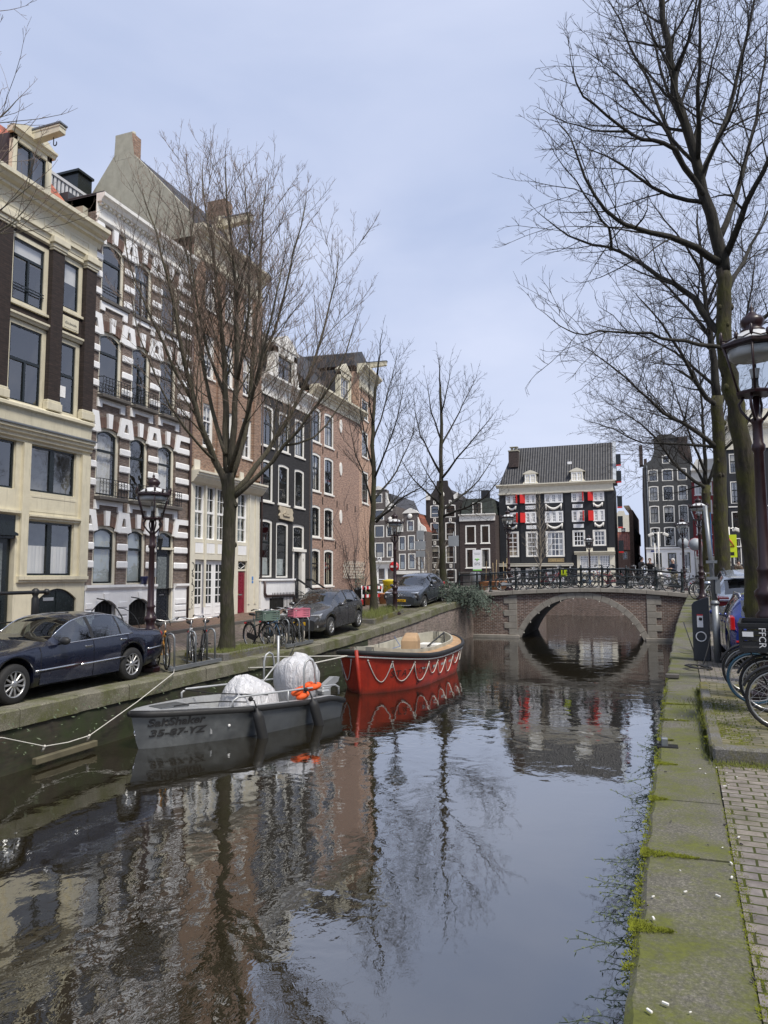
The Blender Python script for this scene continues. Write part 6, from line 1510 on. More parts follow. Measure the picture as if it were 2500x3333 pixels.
def trees_right():
    t = Tree(41, jit=0.19, trop=0.03, dens=(4.8,5.4,6.0,10.0), ang=(28,64), twig=0.0048, maxl=3, lift=0.06, tl=(0.25,0.55), ratio=(0.46,0.52,0.5,0.4), seg=0.3)
    Z = 12.4
    trunk = [(1.88,14.07,0.35),(1.86,13.99,1.10),(1.83,13.90,1.94),(1.82,13.82,2.74),(1.76,13.72,3.54),(1.69,13.62,4.33),(1.61,13.52,5.06),(1.53,13.45,5.55),(1.50,13.41,5.87),(1.50,13.36,6.40),(1.51,13.30,6.98),(1.50,13.26,7.35)]
    L = t.limb
    L([(1.50,13.27,7.33),(1.43,13.20,7.78),(1.31,13.10,8.36),(1.15,12.97,9.09),(0.96,12.84,9.79),(0.83,12.73,10.43),(0.75,12.65,10.99),(0.68,12.55,11.70),(0.63,12.47,12.45),(0.59,12.34,13.61)], 0.115, 0.03)
    L([(1.27,13.07,8.57),(1.08,12.86,8.86),(0.77,12.50,9.26),(0.44,12.27,9.37),(0.11,12.04,9.41),(-0.30,11.76,9.65),(-0.63,11.51,9.92),(-0.78,11.32,10.25)], 0.052, 0.012)
    L([(0.01,12.00,9.45),(-0.54,12.20,9.75),(-1.01,12.42,10.09),(-1.23,12.53,10.36)], 0.022, 0.008, 1)
    L([(1.08,12.97,8.92),(0.83,13.33,9.72),(0.62,13.69,10.70),(0.43,13.97,11.61),(0.13,13.99,12.47),(-0.19,13.91,13.27)], 0.05, 0.013)
    L([(1.49,13.25,7.46),(1.08,12.77,7.61),(0.61,12.28,7.66),(0.06,11.76,7.66),(-0.21,11.55,7.76),(-0.52,11.30,8.08),(-0.72,11.18,8.59),(-0.82,11.10,8.98)], 0.07, 0.012)
    L([(1.48,13.37,6.13),(1.31,13.39,6.44),(1.15,13.41,6.73),(0.87,13.48,7.19),(0.50,13.53,7.50),(-0.14,13.57,8.07),(-0.68,13.56,8.32),(-1.11,13.60,8.59),(-1.45,13.65,8.92)], 0.07, 0.012)
    L([(-0.34,13.60,8.16),(-0.33,13.37,8.35),(-0.46,12.89,8.44),(-0.72,12.24,8.58),(-0.94,11.82,8.84)], 0.03, 0.009, 1)
    L([(1.49,13.39,6.00),(1.05,12.81,5.97),(0.54,12.21,5.91),(0.27,11.89,5.92),(-0.27,11.49,5.91),(-0.72,11.12,5.80),(-0.93,10.94,5.82)], 0.042, 0.010)
    L([(1.55,13.26,7.62),(1.66,12.96,7.85),(1.80,12.66,8.16),(2.03,12.38,8.54),(2.29,12.21,9.06),(2.48,12.10,9.86)], 0.07, 0.014)
    L([(1.21,13.01,8.95),(1.49,13.36,9.65),(1.74,13.60,10.38),(2.00,13.80,11.42),(2.29,14.01,12.62),(2.51,14.09,13.67)], 0.055, 0.014)
    L([(1.13,12.96,9.18),(1.14,12.60,9.61),(1.16,12.24,10.06),(1.18,11.97,10.78),(1.23,11.80,11.59)], 0.05, 0.013)
    L([(1.42,13.19,7.83),(1.84,13.78,8.89),(2.17,14.31,10.12),(2.46,14.72,11.37),(2.67,14.89,12.58)], 0.06, 0.014)
    L([(1.55,13.40,6.08),(1.85,13.28,6.24),(2.23,13.18,6.51),(2.60,13.05,6.99)], 0.06, 0.014)
    L([(0.94,12.83,9.85),(0.71,13.09,10.70),(0.54,13.35,11.82),(0.37,13.50,12.90)], 0.035, 0.012)
    L([(0.79,12.69,10.70),(1.03,12.32,11.03),(1.17,12.00,11.56)], 0.035, 0.012)
    L([(1.51,13.31,6.93),(1.95,14.23,7.86),(2.43,15.16,8.87),(2.92,15.87,10.03)], 0.05, 0.012)
    t.finish(trunk, (0.205,0.115), 'tall mossy bare tree leaning over the canal beside the near lantern', M_BARK_R, M_LIMB_R, M_TWIG_D, group='bare trees on the right quay', knobs=16)
    t = Tree(52, jit=0.18, trop=0.03, dens=(5.4,5.6,5.6,7.0), ang=(30,62), twig=0.0062, maxl=3, lift=0.06, tl=(0.35,0.7), ratio=(0.46,0.52,0.5,0.4), seg=0.4)
    trunk = [(2.67,28.22,1.51),(2.69,28.09,2.88),(2.71,27.95,4.51),(2.73,27.80,6.15),(2.71,27.66,7.45),(2.72,27.58,8.44)]
    L = t.limb
    L([(2.72,27.58,8.33),(2.64,27.43,9.64),(2.54,27.27,10.97),(2.46,27.14,12.03),(2.35,26.98,13.23),(2.28,26.82,14.65)], 0.16, 0.03)
    L([(2.71,27.60,8.11),(2.34,27.13,8.31),(1.95,26.52,8.80),(1.48,25.84,9.63),(0.86,25.11,10.53),(0.21,24.59,11.28)], 0.10, 0.018)
    L([(2.62,27.71,6.64),(1.90,26.87,7.15),(1.49,26.28,7.29),(0.86,25.61,7.55),(0.11,24.84,8.23),(-0.72,24.16,8.96),(-1.36,23.67,9.40)], 0.09, 0.016)
    L([(2.70,27.74,6.62),(1.41,27.79,6.83),(0.16,27.86,7.00),(-0.80,27.79,7.52),(-1.45,27.74,7.79)], 0.06, 0.014)
    L([(2.57,27.32,10.51),(2.00,27.55,11.56),(1.31,27.63,12.62),(0.50,27.56,13.65),(-0.23,27.42,14.55)], 0.075, 0.016)
    L([(2.75,27.63,8.00),(3.20,28.02,8.95),(3.64,28.25,10.45),(4.04,28.45,12.08),(4.32,28.50,13.69)], 0.09, 0.018)
    L([(2.48,27.19,11.60),(2.89,26.82,12.52),(3.19,26.52,13.45),(3.40,26.29,14.41)], 0.06, 0.016)
    L([(2.71,27.77,6.36),(3.30,27.50,6.94),(3.78,27.17,7.70),(4.26,26.93,8.68)], 0.06, 0.016)
    L([(2.59,27.49,8.87),(1.82,27.55,9.76),(0.92,27.47,10.52),(-0.13,27.26,11.04),(-1.08,27.00,11.31)], 0.06, 0.014)
    L([(2.42,27.06,12.69),(1.81,26.33,13.60),(1.21,25.73,14.31),(0.73,25.29,14.85)], 0.055, 0.014)
    t.finish(trunk, (0.27,0.2), 'dark straight bare tree behind the silver car', M_BARK_R, M_LIMB_R, M_TWIG_D, group='bare trees on the right quay', knobs=10)
    t = Tree(63, jit=0.17, trop=0.03, dens=(5.2,5.2,5.2,6.5), ang=(30,60), twig=0.008, maxl=3, lift=0.08, tl=(0.4,0.7), ratio=(0.5,0.52,0.5,0.4), seg=0.45)
    trunk = [(3.00,39.03,1.29),(3.07,38.84,3.49),(3.11,38.67,5.46),(3.12,38.57,6.52)]
    L = t.limb
    L([(3.12,38.58,6.37),(2.59,38.04,6.71),(1.87,37.30,7.24),(1.29,36.71,7.91),(0.85,36.27,8.63),(0.23,35.78,9.22),(-0.97,35.16,10.06)], 0.10, 0.018)
    L([(3.08,38.55,6.52),(2.85,38.94,7.20),(2.37,39.23,7.96),(1.75,39.47,8.69),(0.69,39.35,9.31)], 0.085, 0.018)
    L([(3.03,38.54,6.48),(2.60,38.92,6.49),(2.09,39.18,6.33),(1.17,39.28,6.22)], 0.05, 0.014)
    L([(3.12,38.57,6.52),(3.14,38.67,7.77),(3.13,38.63,9.31),(3.07,38.50,11.48),(2.98,38.43,13.05)], 0.12, 0.02)
    L([(3.18,38.59,6.52),(3.59,38.31,7.69),(3.92,38.04,9.45),(4.24,37.78,11.19)], 0.09, 0.018)
    L([(3.13,38.51,7.13),(2.54,37.63,8.56),(2.01,36.87,10.11),(1.56,36.25,11.51)], 0.08, 0.018)
    t.finish(trunk, (0.26,0.2), 'far bare tree forking low behind the street lantern near the bridge', M_BARK_R, M_LIMB_R, M_TWIG_D, group='bare trees on the right quay', knobs=6)
trees_right()
M_TYRE = paint('tyre_rubber', (0.016,0.016,0.016), 0.75, 0.3)
M_ALLOY = paint('alloy_wheel', (0.48,0.48,0.47), 0.3, 0.12, 0.75)
M_CHROME = paint('chrome_trim', (0.75,0.76,0.78), 0.12, 0.05, 0.95)
M_BLKPL = paint('black_plastic', (0.018,0.018,0.019), 0.55, 0.2)
M_UNDER = paint('underbody_black', (0.008,0.008,0.008), 0.9, 0)  # plain near-black for underside, door seams and wheel backs
M_TAIL = paint('tail_lamp_red', (0.40,0.010,0.012), 0.15, 0.1, coat=0.6)
M_LAMP = paint('headlamp_glass', (0.55,0.57,0.6), 0.08, 0.2, 0.4, coat=0.8)
M_PLATE = paint('yellow_number_plate', (0.80,0.47,0.02), 0.4, 0.05)
M_PLTXT = paint('plate_lettering_black', (0.01,0.01,0.01), 0.5, 0)
M_SEAT = paint('car_seat_cloth', (0.05,0.05,0.055), 0.9, 0.2)
def carpaint(name, c, rough=0.22, metal=0.35, dirt=0.25):
    if name in MATS: return MATS[name]
    k = NT(name); p = k.tc(); n = k.noise(p, 2.2, 5, 0.65)
    d = k.noise(k.mapping(p, (1,1,2.5)), 5, 5, 0.7)
    cc = k.mix(k.ramp(d, [(0.5, 0.0), (0.85, dirt)]), c, (0.16,0.15,0.135))
    k.col(cc); k.rough(k.ramp(n, [(0.3, rough), (0.7, rough+0.14)])); k.set(Metallic=metal, Coat_Weight=0.7, Coat_Roughness=0.06)
    MATS[name] = k.mat; return k.mat
M_CARGLASS = glassmat('car_glass', 2.7, (0.45,0.5,0.5), 0.01, 0.0)

def car(name, label, spec, loc, rz, pitch=0.0):
    S = spec; L, W, wr = S['L'], S['W'], S['r']
    root = empty(name, loc, rz, label, 'car'); root.rotation_mode = 'XYZ'; root.rotation_euler = (0, pitch, rz)
    fx, rx = S['fa'], S['fa']+S['wb']               # axle positions from the nose
    ra = wr + 0.055
    hw = lambda x: W/2*smooth(S['plan'], x)
    zt = lambda x: smooth(S['top'], x); zs = lambda x: smooth(S['belt'], x)
    def zb(x):
        z = smooth(S['sill'], x)
        for c in (fx, rx):
            if abs(x-c) < ra: z = max(z, wr + math.sqrt(ra*ra-(x-c)**2))
        return z
    xs = set([i*L/56 for i in range(57)])
    for c in (fx, rx):
        for a in range(0, 181, 15): xs.add(c + ra*math.cos(R(a)))
        xs.add(c+ra+0.004); xs.add(c-ra-0.004)
    for k_ in ('ws','rw'): xs.update(S[k_])
    for w in S['win']: xs.update(w)
    for d in S['doors']: xs.update(d)
    xs = sorted(x for x in xs if 0 <= x <= L); xs = [x for i, x in enumerate(xs) if i == 0 or x-xs[i-1] > 1e-3]
    def sec(x):
        h, b, s, t = hw(x), zb(x), zs(x), zt(x); zm = max(0.52, b+0.05); zm = min(zm, s-0.05)
        cab = min(1.0, max(0.0, (t-s)/0.30)); cab = cab*cab*(3-2*cab)
        ys = h*0.955; yr = lerp(h*0.80, h*S.get('tumble',0.72), cab); zr = lerp(s+(t-s)*0.75, t-0.055, cab)
        q = [(h*0.86,b),(h*0.965,min(b+0.05,zm-0.01)),(h,zm),(h*0.995,lerp(zm,s,0.7)),(ys,s),(lerp(ys,yr,0.45)+0.02*cab,lerp(s,zr,0.5)),(yr,zr),(yr*0.62,lerp(zr,t,0.75)),(0,t)]
        return q
    secs = [sec(x) for x in xs]
    X = lambda x: L/2-x                              # nose at +x
    parts = {}
    def put(key, quad):
        m = parts.setdefault(key, MB()); o = len(m.v); m.v.extend(quad); m.f.append(tuple(range(o, o+4))); m.m.append(0); m.s.append(True)
    nk = len(secs[0])
    def rng(x0, x1, lst): return next((i for i, (a, b) in enumerate(lst) if x0 >= a-1e-4 and x1 <= b+1e-4), None)
    for i in range(len(xs)-1):
        x0, x1 = xs[i], xs[i+1]
        for j in range(nk-1):
            key = ('body',)
            if j in (4,5):
                w = rng(x0, x1, S['win'])
                if w is not None: key = ('side_window', w)
            if j in (6,7):
                if S['ws'][0]-1e-4 <= x0 and x1 <= S['ws'][1]+1e-4: key = ('windscreen',)
                if S['rw'][0]-1e-4 <= x0 and x1 <= S['rw'][1]+1e-4: key = ('rear_window',)
            if j in (1,2,3):
                d = rng(x0, x1, S['doors'])
                if d is not None: key = ('door', d)
            for sgn in (1, -1):
                a, b = secs[i][j], secs[i][j+1]; c, d_ = secs[i+1][j+1], secs[i+1][j]
                quad = [(X(x0),sgn*a[0],a[1]),(X(x0),sgn*b[0],b[1]),(X(x1),sgn*c[0],c[1]),(X(x1),sgn*d_[0],d_[1])]
                k2 = key if key[0] in ('body','windscreen','rear_window') else key+(sgn,)
                put(k2, quad if sgn > 0 else quad[::-1])
        a, d_ = secs[i][0], secs[i+1][0]
        put(('underbody',), [(X(x0),a[0],a[1]),(X(x1),d_[0],d_[1]),(X(x1),-d_[0],d_[1]),(X(x0),-a[0],a[1])])
    def weld(m):
        idx = {}; vs = []; fs = []
        for f in m.f:
            q = []
            for k_ in f:
                v = tuple(round(c, 4) for c in m.v[k_])
                if v not in idx: idx[v] = len(vs); vs.append(v)
                if not q or q[-1] != idx[v]: q.append(idx[v])
            if len(q) > 1 and q[0] == q[-1]: q.pop()
            if len(q) >= 3: fs.append(tuple(q))
        n = MB(); n.add(vs, fs, 0, True); return n
    body = weld(parts[('body',)])
    for xi, i in ((xs[0], 0), (xs[-1], -1)):
        q = secs[i]; ring_ = [(X(xi), y, z) for y, z in q] + [(X(xi), -y, z) for y, z in q[-2::-1]]
        body.add(ring_, [tuple(range(len(ring_)))] if i == 0 else [tuple(range(len(ring_)))[::-1]])
    paint_ = S['paint']
    bo = body.build('body', paint_, root)
    weld(parts[('underbody',)]).build('underbody', M_UNDER, root)
    dz = {}
    for k_ in parts:
        if k_[0] == 'side_window': weld(parts[k_]).build('side_window', M_CARGLASS, root)
        elif k_[0] in ('windscreen','rear_window'): weld(parts[k_]).build(k_[0], M_CARGLASS, root)
        elif k_[0] == 'door': dz[k_] = weld(parts[k_]).build('door', paint_, root)
    b = MB()
    for d in S['doors']:
        for x in d:
            q = sec(x)
            for sgn in (1,-1): b.tube([(X(x),sgn*(y+0.001),z) for y, z in q[1:5]], 0.005, 4)
    b.build('door_seam', M_UNDER, root)
    b = MB()
    for sgn in (1,-1):
        x0, x1 = S['win'][0][0], S['win'][-1][1]; n = 14
        b.tube([(X(lerp(x0,x1,i/n)), sgn*(sec(lerp(x0,x1,i/n))[4][0]+0.002), sec(lerp(x0,x1,i/n))[4][1]) for i in range(n+1)], 0.012, 5)
        b.tube([(X(lerp(x0,x1,i/n)), sgn*(sec(lerp(x0,x1,i/n))[6][0]+0.003), sec(lerp(x0,x1,i/n))[6][1]) for i in range(n+1)], 0.010, 5)
    b.build('window_trim', S.get('trim', M_BLKPL), root)
    b = MB()
    for (a, c) in zip(S['win'], S['win'][1:]):
        xm0, xm1 = a[1], c[0]
        for sgn in (1,-1):
            p, q = sec(xm0), sec(xm1)
            b.add([(X(xm0),sgn*(p[4][0]+.003),p[4][1]),(X(xm0),sgn*(p[5][0]+.003),p[5][1]),(X(xm0),sgn*(p[6][0]+.003),p[6][1]),(X(xm1),sgn*(q[4][0]+.003),q[4][1]),(X(xm1),sgn*(q[5][0]+.003),q[5][1]),(X(xm1),sgn*(q[6][0]+.003),q[6][1])], [(0,1,4,3),(1,2,5,4)] if sgn > 0 else [(3,4,1,0),(4,5,2,1)])
    b.build('window_pillar', M_BLKPL, root)
    for (k_, o) in dz.items():
        d = S['doors'][k_[1]]; sgn = k_[2]; xh = d[1]-0.14; q = sec(xh); h = MB()
        h.box(X(xh)-0.09, X(xh)+0.09, q[3][0]*sgn-0.02, q[3][0]*sgn+0.02, q[3][1]-0.01, q[3][1]+0.025, 0, c=0.008); h.build('handle', S.get('handle', paint_), o)
    b = MB()
    for x in S['seats']:
        for y in (-0.38, 0.38): b.box(X(x)-0.12, X(x)+0.1, y-0.24, y+0.24, 0.4, zs(x)+0.12, 0, RY(0), c=0.04); b.box(X(x)-0.05, X(x)+0.05, y-0.13, y+0.13, zs(x)+0.14, zs(x)+0.30, 0, c=0.03)
    b.box(X(S['ws'][1])-0.1, X(S['ws'][0])-0.15, -W*0.40, W*0.40, 0.6, zs(S['ws'][0])-0.03)
    b.build('seats', M_SEAT, root)
    def wheel(x, y, sgn):
        w = MB(); tw = 0.105
        w.lathe([(wr*0.66,-tw),(wr*0.9,-tw),(wr*0.985,-tw*0.7),(wr,-tw*0.3),(wr,tw*0.3),(wr*0.985,tw*0.7),(wr*0.9,tw),(wr*0.66,tw)], 28, 0, caps=False)
        M = T(X(x), y, wr) @ RX(R(-90*sgn))
        t = w.build('wheel', M_TYRE, root, None, M)
        r = MB(); r.lathe([(wr*0.67,-tw*0.8),(wr*0.67,tw*0.8),(wr*0.62,tw*0.86),(wr*0.60,tw*0.45),(0.02,tw*0.3)], 28, 0, caps=False)
        ns = S['spokes']
        for i in range(ns):
            a = 2*math.pi*i/ns
            r.box(wr*0.14, wr*0.63, -wr*S.get('spw',0.055), wr*S.get('spw',0.055), tw*0.55, tw*0.85, 1, RZ(a), c=0.006)
        r.lathe([(wr*0.2,tw*0.4),(wr*0.2,tw*0.86),(wr*0.12,tw*0.95),(0.005,tw*0.96)], 14, 1)
        r.lathe([(wr*0.60,tw*0.5),(wr*0.60,tw*0.9),(wr*0.66,tw*0.95),(wr*0.685,tw*0.85),(wr*0.685,tw*0.5)], 28, 1, caps=False)
        r.build('rim', [M_UNDER, S.get('rim', M_ALLOY)], t, None, M)
    for x in (fx, rx):
        for sgn in (1,-1): wheel(x, sgn*(W/2-0.115), sgn)
    for sgn in (1,-1):
        m = MB(); x = S['mirror']; q = sec(x); m.ball((X(x), sgn*(q[4][0]+0.13), q[4][1]+0.06), 0.1, 0, 10, 7, (0.75,1.15,0.72)); m.tube([(X(x),sgn*(q[4][0]-0.02),q[4][1]),(X(x),sgn*(q[4][0]+0.08),q[4][1]+0.03)],0.025,6)
        m.build('mirror', S.get('mirrorm', paint_), root)
    def plate(x, z, txt, face):
        b = MB(); b.box(-0.26,0.26,-0.006,0.006,-0.055,0.055,0,c=0.004); M = T(x,0,z) @ RZ(R(90) if face > 0 else R(-90))
        p = b.build('number_plate', M_PLATE, root, None, M)
        lettering('plate_lettering', txt, M_PLTXT, root, 0.095, M @ T(0,-0.008,-0.033) @ RX(R(90)), 0.001, 'CENTER', 0, 0.002, 1.0, 0.92)
    S['extra'](root, X, sec, plate)
    return root

def ex_sedan(root, X, sec, plate):
    L = 4.98
    b = MB()
    for sgn in (1,-1):
        for x0, x1, z in ((1.25,2.3,0.50),(2.32,3.55,0.50),(4.28,4.9,0.60)):
            n = 5; b.tube([(X(lerp(x0,x1,i/n)), sgn*(sec(lerp(x0,x1,i/n))[2][0]+0.004), z+0.02*i/n) for i in range(n+1)], 0.016, 6)
    b.tube([(-2.46,0.70,0.62),(-2.50,0.4,0.62),(-2.50,-0.4,0.62),(-2.46,-0.70,0.62)],0.016,6)
    b.build('side_strip', M_CHROME, root)
    for sgn in (1,-1):
        b = MB(); b.box(-2.47,-2.28, sgn*0.60-0.16, sgn*0.60+0.16, 0.70, 0.92, 0, c=0.03); b.build('tail_lamp', M_TAIL, root)
        b = MB(); b.box(2.3,2.45, sgn*0.58-0.22, sgn*0.58+0.22, 0.55, 0.68, 0, c=0.03); b.build('headlight', M_LAMP, root)
    b = MB(); b.box(2.42,2.47,-0.22,0.22,0.55,0.7,0,c=0.02); b.build('grille', M_BLKPL, root)
    b = MB(); b.tube([(X(3.2),0.35,1.43),(X(3.3),0.35,1.5)],0.012,6); b.build('aerial', M_BLKPL, root)
SEDAN = dict(L=4.98, W=1.86, r=0.335, fa=0.86, wb=2.93, plan=[(0,0.74),(0.12,0.87),(0.5,0.96),(1.2,1),(3.6,1),(4.4,0.96),(4.85,0.88),(4.98,0.80)],
    top=[(0,0.60),(0.1,0.70),(0.5,0.83),(1.45,0.955),(1.6,0.98),(2.35,1.36),(2.7,1.42),(3.1,1.43),(3.5,1.385),(4.18,1.065),(4.35,1.02),(4.8,0.985),(4.93,0.93),(4.98,0.80)],
    belt=[(0,0.55),(0.12,0.66),(0.5,0.78),(1.45,0.90),(2.5,0.93),(3.9,0.965),(4.5,0.96),(4.85,0.93),(4.98,0.78)],
    sill=[(0,0.30),(0.3,0.22),(1.3,0.20),(3.8,0.20),(4.5,0.26),(4.98,0.42)], ws=(1.62,2.34), rw=(3.55,4.16), win=[(1.86,2.62),(2.70,3.42),(3.46,3.80)], doors=[(1.38,2.66),(2.66,3.62)],
    seats=(2.55,3.35), mirror=1.82, spokes=11, spw=0.05, tumble=0.70, trim=M_CHROME, mirrorm=M_BLKPL, handle=M_CHROME, paint=carpaint('navy_car_paint', (0.006,0.009,0.024), 0.20, 0.2, 0.10), extra=ex_sedan)
car('parked_car', 'dark navy saloon with chrome side strips parked at the canal edge', SEDAN, (-10.79, 10.95, 0.0), R(-90))

def ex_hatch(root, X, sec, plate):
    for sgn in (1,-1):
        b = MB(); b.prism([(1.93,0.74),(1.87,0.62),(1.52,0.70),(1.40,0.79),(1.60,0.80)], 0.40, 0.74, 'y') if sgn > 0 else b.prism([(1.93,0.74),(1.87,0.62),(1.52,0.70),(1.40,0.79),(1.60,0.80)], -0.74, -0.40, 'y'); b.build('headlight', M_LAMP, root, bevel=0.02)
        b = MB(); b.box(1.88,1.93,sgn*0.55-0.13,sgn*0.55+0.13,0.33,0.43,0,c=0.02); b.build('fog_lamp', M_LAMP, root)
        b = MB(); b.box(-2.0,-1.8,sgn*0.62-0.12,sgn*0.62+0.12,0.75,0.98,0,c=0.03); b.build('tail_lamp', M_TAIL, root)
    b = MB(); b.box(1.93,1.985,-0.40,0.40,0.64,0.71,0,c=0.01); b.box(1.93,1.975,-0.5,0.5,0.28,0.40,0,c=0.02); b.build('grille', M_BLKPL, root)
    b = MB(); b.torus(0.055,0.008,16,5,0,T(1.99,0,0.68) @ RY(R(90))); b.build('emblem', M_CHROME, root)
    plate(1.99,0.47,'14-TZX-7',1)
HATCH = dict(L=3.97, W=1.69, r=0.315, fa=0.80, wb=2.47, plan=[(0,0.70),(0.1,0.84),(0.4,0.95),(0.9,1),(3.2,1),(3.7,0.94),(3.97,0.84)],
    top=[(0,0.60),(0.08,0.74),(0.4,0.86),(0.98,0.97),(1.1,1.01),(1.9,1.41),(2.3,1.465),(2.9,1.45),(3.35,1.38),(3.8,1.02),(3.92,0.92),(3.97,0.75)],
    belt=[(0,0.55),(0.1,0.68),(0.4,0.80),(1.0,0.91),(2.0,0.96),(3.2,1.0),(3.7,0.97),(3.97,0.72)],
    sill=[(0,0.24),(0.3,0.20),(1.2,0.19),(3.0,0.19),(3.6,0.24),(3.97,0.36)], ws=(1.10,1.86), rw=(3.38,3.76), win=[(1.5,2.20),(2.28,2.92),(2.98,3.3)], doors=[(1.15,2.24),(2.24,3.02)],
    seats=(2.1,2.9), mirror=1.42, spokes=8, spw=0.09, tumble=0.70, paint=carpaint('graphite_car_paint', (0.105,0.107,0.112), 0.18, 0.6, 0.12), extra=ex_hatch)
car('parked_car', 'graphite grey hatchback parked beside the pink crate bicycle', HATCH, (-10.62, 23.25, 0.19), R(-90), R(2.5))

def ex_cross(root, X, sec, plate):
    for sgn in (1,-1):
        s0, s1 = sorted((sgn*0.48, sgn*0.80))
        b = MB(); b.prism([(2.02,0.86),(1.98,0.80),(1.55,0.90),(1.5,0.93)], s0, s1, 'y'); b.build('running_light', M_LAMP, root)
        b = MB(); b.box(1.92,2.04,sgn*0.66-0.13,sgn*0.66+0.13,0.62,0.75,0,c=0.03); b.build('headlight', M_LAMP, root)
        b = MB(); b.box(1.9,2.03,sgn*0.68-0.18,sgn*0.68+0.18,0.56,0.80,0,c=0.04); b.build('lamp_surround', M_BLKPL, root)
        b = MB(); b.box(-2.1,-1.9,sgn*0.66-0.14,sgn*0.66+0.14,0.85,1.0,0,c=0.03); b.build('tail_lamp', M_TAIL, root)
        b = MB(); b.tube([(X(0.3+0.1*i),sgn*(sec(0.3+0.1*i)[1][0]+0.01),max(0.36,sec(0.3+0.1*i)[1][1])) for i in range(12)],0.03,6); b.tube([(X(1.35),sgn*0.90,0.40),(X(2.9),sgn*0.90,0.43)],0.022,6); b.build('cladding', M_BLKPL, root)
    b = MB(); b.box(2.03,2.085,-0.45,0.45,0.32,0.40,0,c=0.01); b.build('grille', M_BLKPL, root)
    b = MB(); b.tube([(2.04,-0.62,0.34),(2.10,-0.4,0.30),(2.10,0.4,0.30),(2.04,0.62,0.34)],0.02,6); b.tube([(1.95,-0.7,0.55),(2.06,-0.45,0.42),(2.06,0.45,0.42),(1.95,0.7,0.55)],0.014,6); b.build('bumper_trim', M_CHROME, root)
    b = MB(); b.torus(0.07,0.008,18,5,0,T(2.095,0,0.76) @ Matrix.Diagonal((1,1.3,0.75,1)) @ RY(R(90))); b.box(2.088,2.096,-0.05,-0.036,0.73,0.79); b.box(2.088,2.096,0.036,0.05,0.73,0.79); b.box(2.088,2.096,-0.04,0.04,0.753,0.767); b.build('emblem', M_CHROME, root)
    plate(2.10,0.52,'XL-662-P',1)
CROSS = dict(L=4.18, W=1.80, r=0.335, fa=0.84, wb=2.60, plan=[(0,0.72),(0.1,0.86),(0.4,0.96),(0.9,1),(3.4,1),(3.9,0.94),(4.18,0.82)],
    top=[(0,0.72),(0.06,0.84),(0.35,0.95),(1.0,1.05),(1.12,1.09),(1.9,1.49),(2.3,1.555),(3.0,1.545),(3.5,1.46),(3.95,1.08),(4.1,0.98),(4.18,0.8)],
    belt=[(0,0.66),(0.1,0.78),(0.4,0.90),(1.0,0.98),(2.0,1.02),(3.3,1.07),(3.8,1.04),(4.18,0.78)],
    sill=[(0,0.30),(0.3,0.24),(1.2,0.22),(3.2,0.22),(3.8,0.28),(4.18,0.42)], ws=(1.12,1.86), rw=(3.52,3.9), win=[(1.5,2.2),(2.28,2.95),(3.0,3.35)], doors=[(1.18,2.24),(2.24,3.15)],
    seats=(2.1,2.95), mirror=1.45, spokes=5, spw=0.10, tumble=0.70, paint=carpaint('slate_car_paint', (0.095,0.108,0.128), 0.18, 0.6, 0.12), extra=ex_cross)
car('parked_car', 'slate grey crossover with yellow plate parked behind the lamp post near the bridge', CROSS, (-10.32, 33.35, 0.655), R(-93), R(5.0))

def ex_suv(root, X, sec, plate):
    for sgn in (1,-1):
        b = MB(); b.prism([(-2.22,1.08),(-2.22,0.84),(-2.05,0.82),(-1.85,1.04),(-1.95,1.10)], *sorted((sgn*0.60, sgn*0.90)), 'y'); b.build('tail_lamp', M_TAILD, root, bevel=0.02)
        b = MB(); b.box(2.05,2.2,sgn*0.62-0.2,sgn*0.62+0.2,0.75,0.9,0,c=0.04); b.build('headlight', M_LAMP, root)
        b = MB(); n = 8; b.tube([(X(1.9+0.2*i),sgn*0.60,sec(1.9+0.2*i)[6][1]+0.06+0.03*(0 if i in (0,n) else 1)) for i in range(n+1)],0.02,6); b.build('roof_rail', M_BLKPL, root)
    b = MB(); b.box(-2.24,-2.2,-0.85,0.85,0.98,1.03,0,c=0.01); b.build('light_bar', M_CHROME, root)
    b = MB(); b.box(-2.26,-2.1,-0.8,0.8,0.30,0.52,0,c=0.03); b.build('bumper_trim', M_BLKPL, root)
    b = MB(); b.box(X(3.95)-0.25,X(3.95)+0.1,-0.6,0.6,1.585,1.61,0,c=0.01); b.build('roof_spoiler', M_SILVERP, root)
    plate(-2.255,0.7,'K-884-XB',-1)
M_TAILD = paint('smoked_tail_lamp', (0.10,0.014,0.014), 0.12, 0.15, coat=0.7)
M_SILVERP = carpaint('pale_silver_paint', (0.33,0.37,0.43), 0.18, 0.5, 0.12)
SUV = dict(L=4.46, W=1.86, r=0.35, fa=0.88, wb=2.68, plan=[(0,0.74),(0.12,0.88),(0.5,0.97),(1,1),(3.7,1),(4.2,0.96),(4.46,0.87)],
    top=[(0,0.75),(0.1,0.92),(0.5,1.02),(1.15,1.10),(1.3,1.15),(2.1,1.58),(2.5,1.645),(3.3,1.63),(3.85,1.56),(4.28,1.14),(4.40,1.05),(4.46,0.85)],
    belt=[(0,0.68),(0.12,0.85),(0.5,0.95),(1.15,1.03),(2.2,1.07),(3.6,1.12),(4.2,1.09),(4.46,0.82)],
    sill=[(0,0.30),(0.3,0.24),(1.2,0.23),(3.4,0.23),(4.0,0.28),(4.46,0.40)], ws=(1.30,2.05), rw=(3.86,4.25), win=[(1.68,2.4),(2.48,3.2),(3.26,3.72)], doors=[(1.35,2.44),(2.44,3.35)],
    seats=(2.3,3.2), mirror=1.65, spokes=5, spw=0.09, tumble=0.74, paint=M_SILVERP, extra=ex_suv)
car('parked_car', 'pale silver suv seen from behind between the two mossy trunks', SUV, (2.95, 24.6, 0.66), R(88), R(-7))

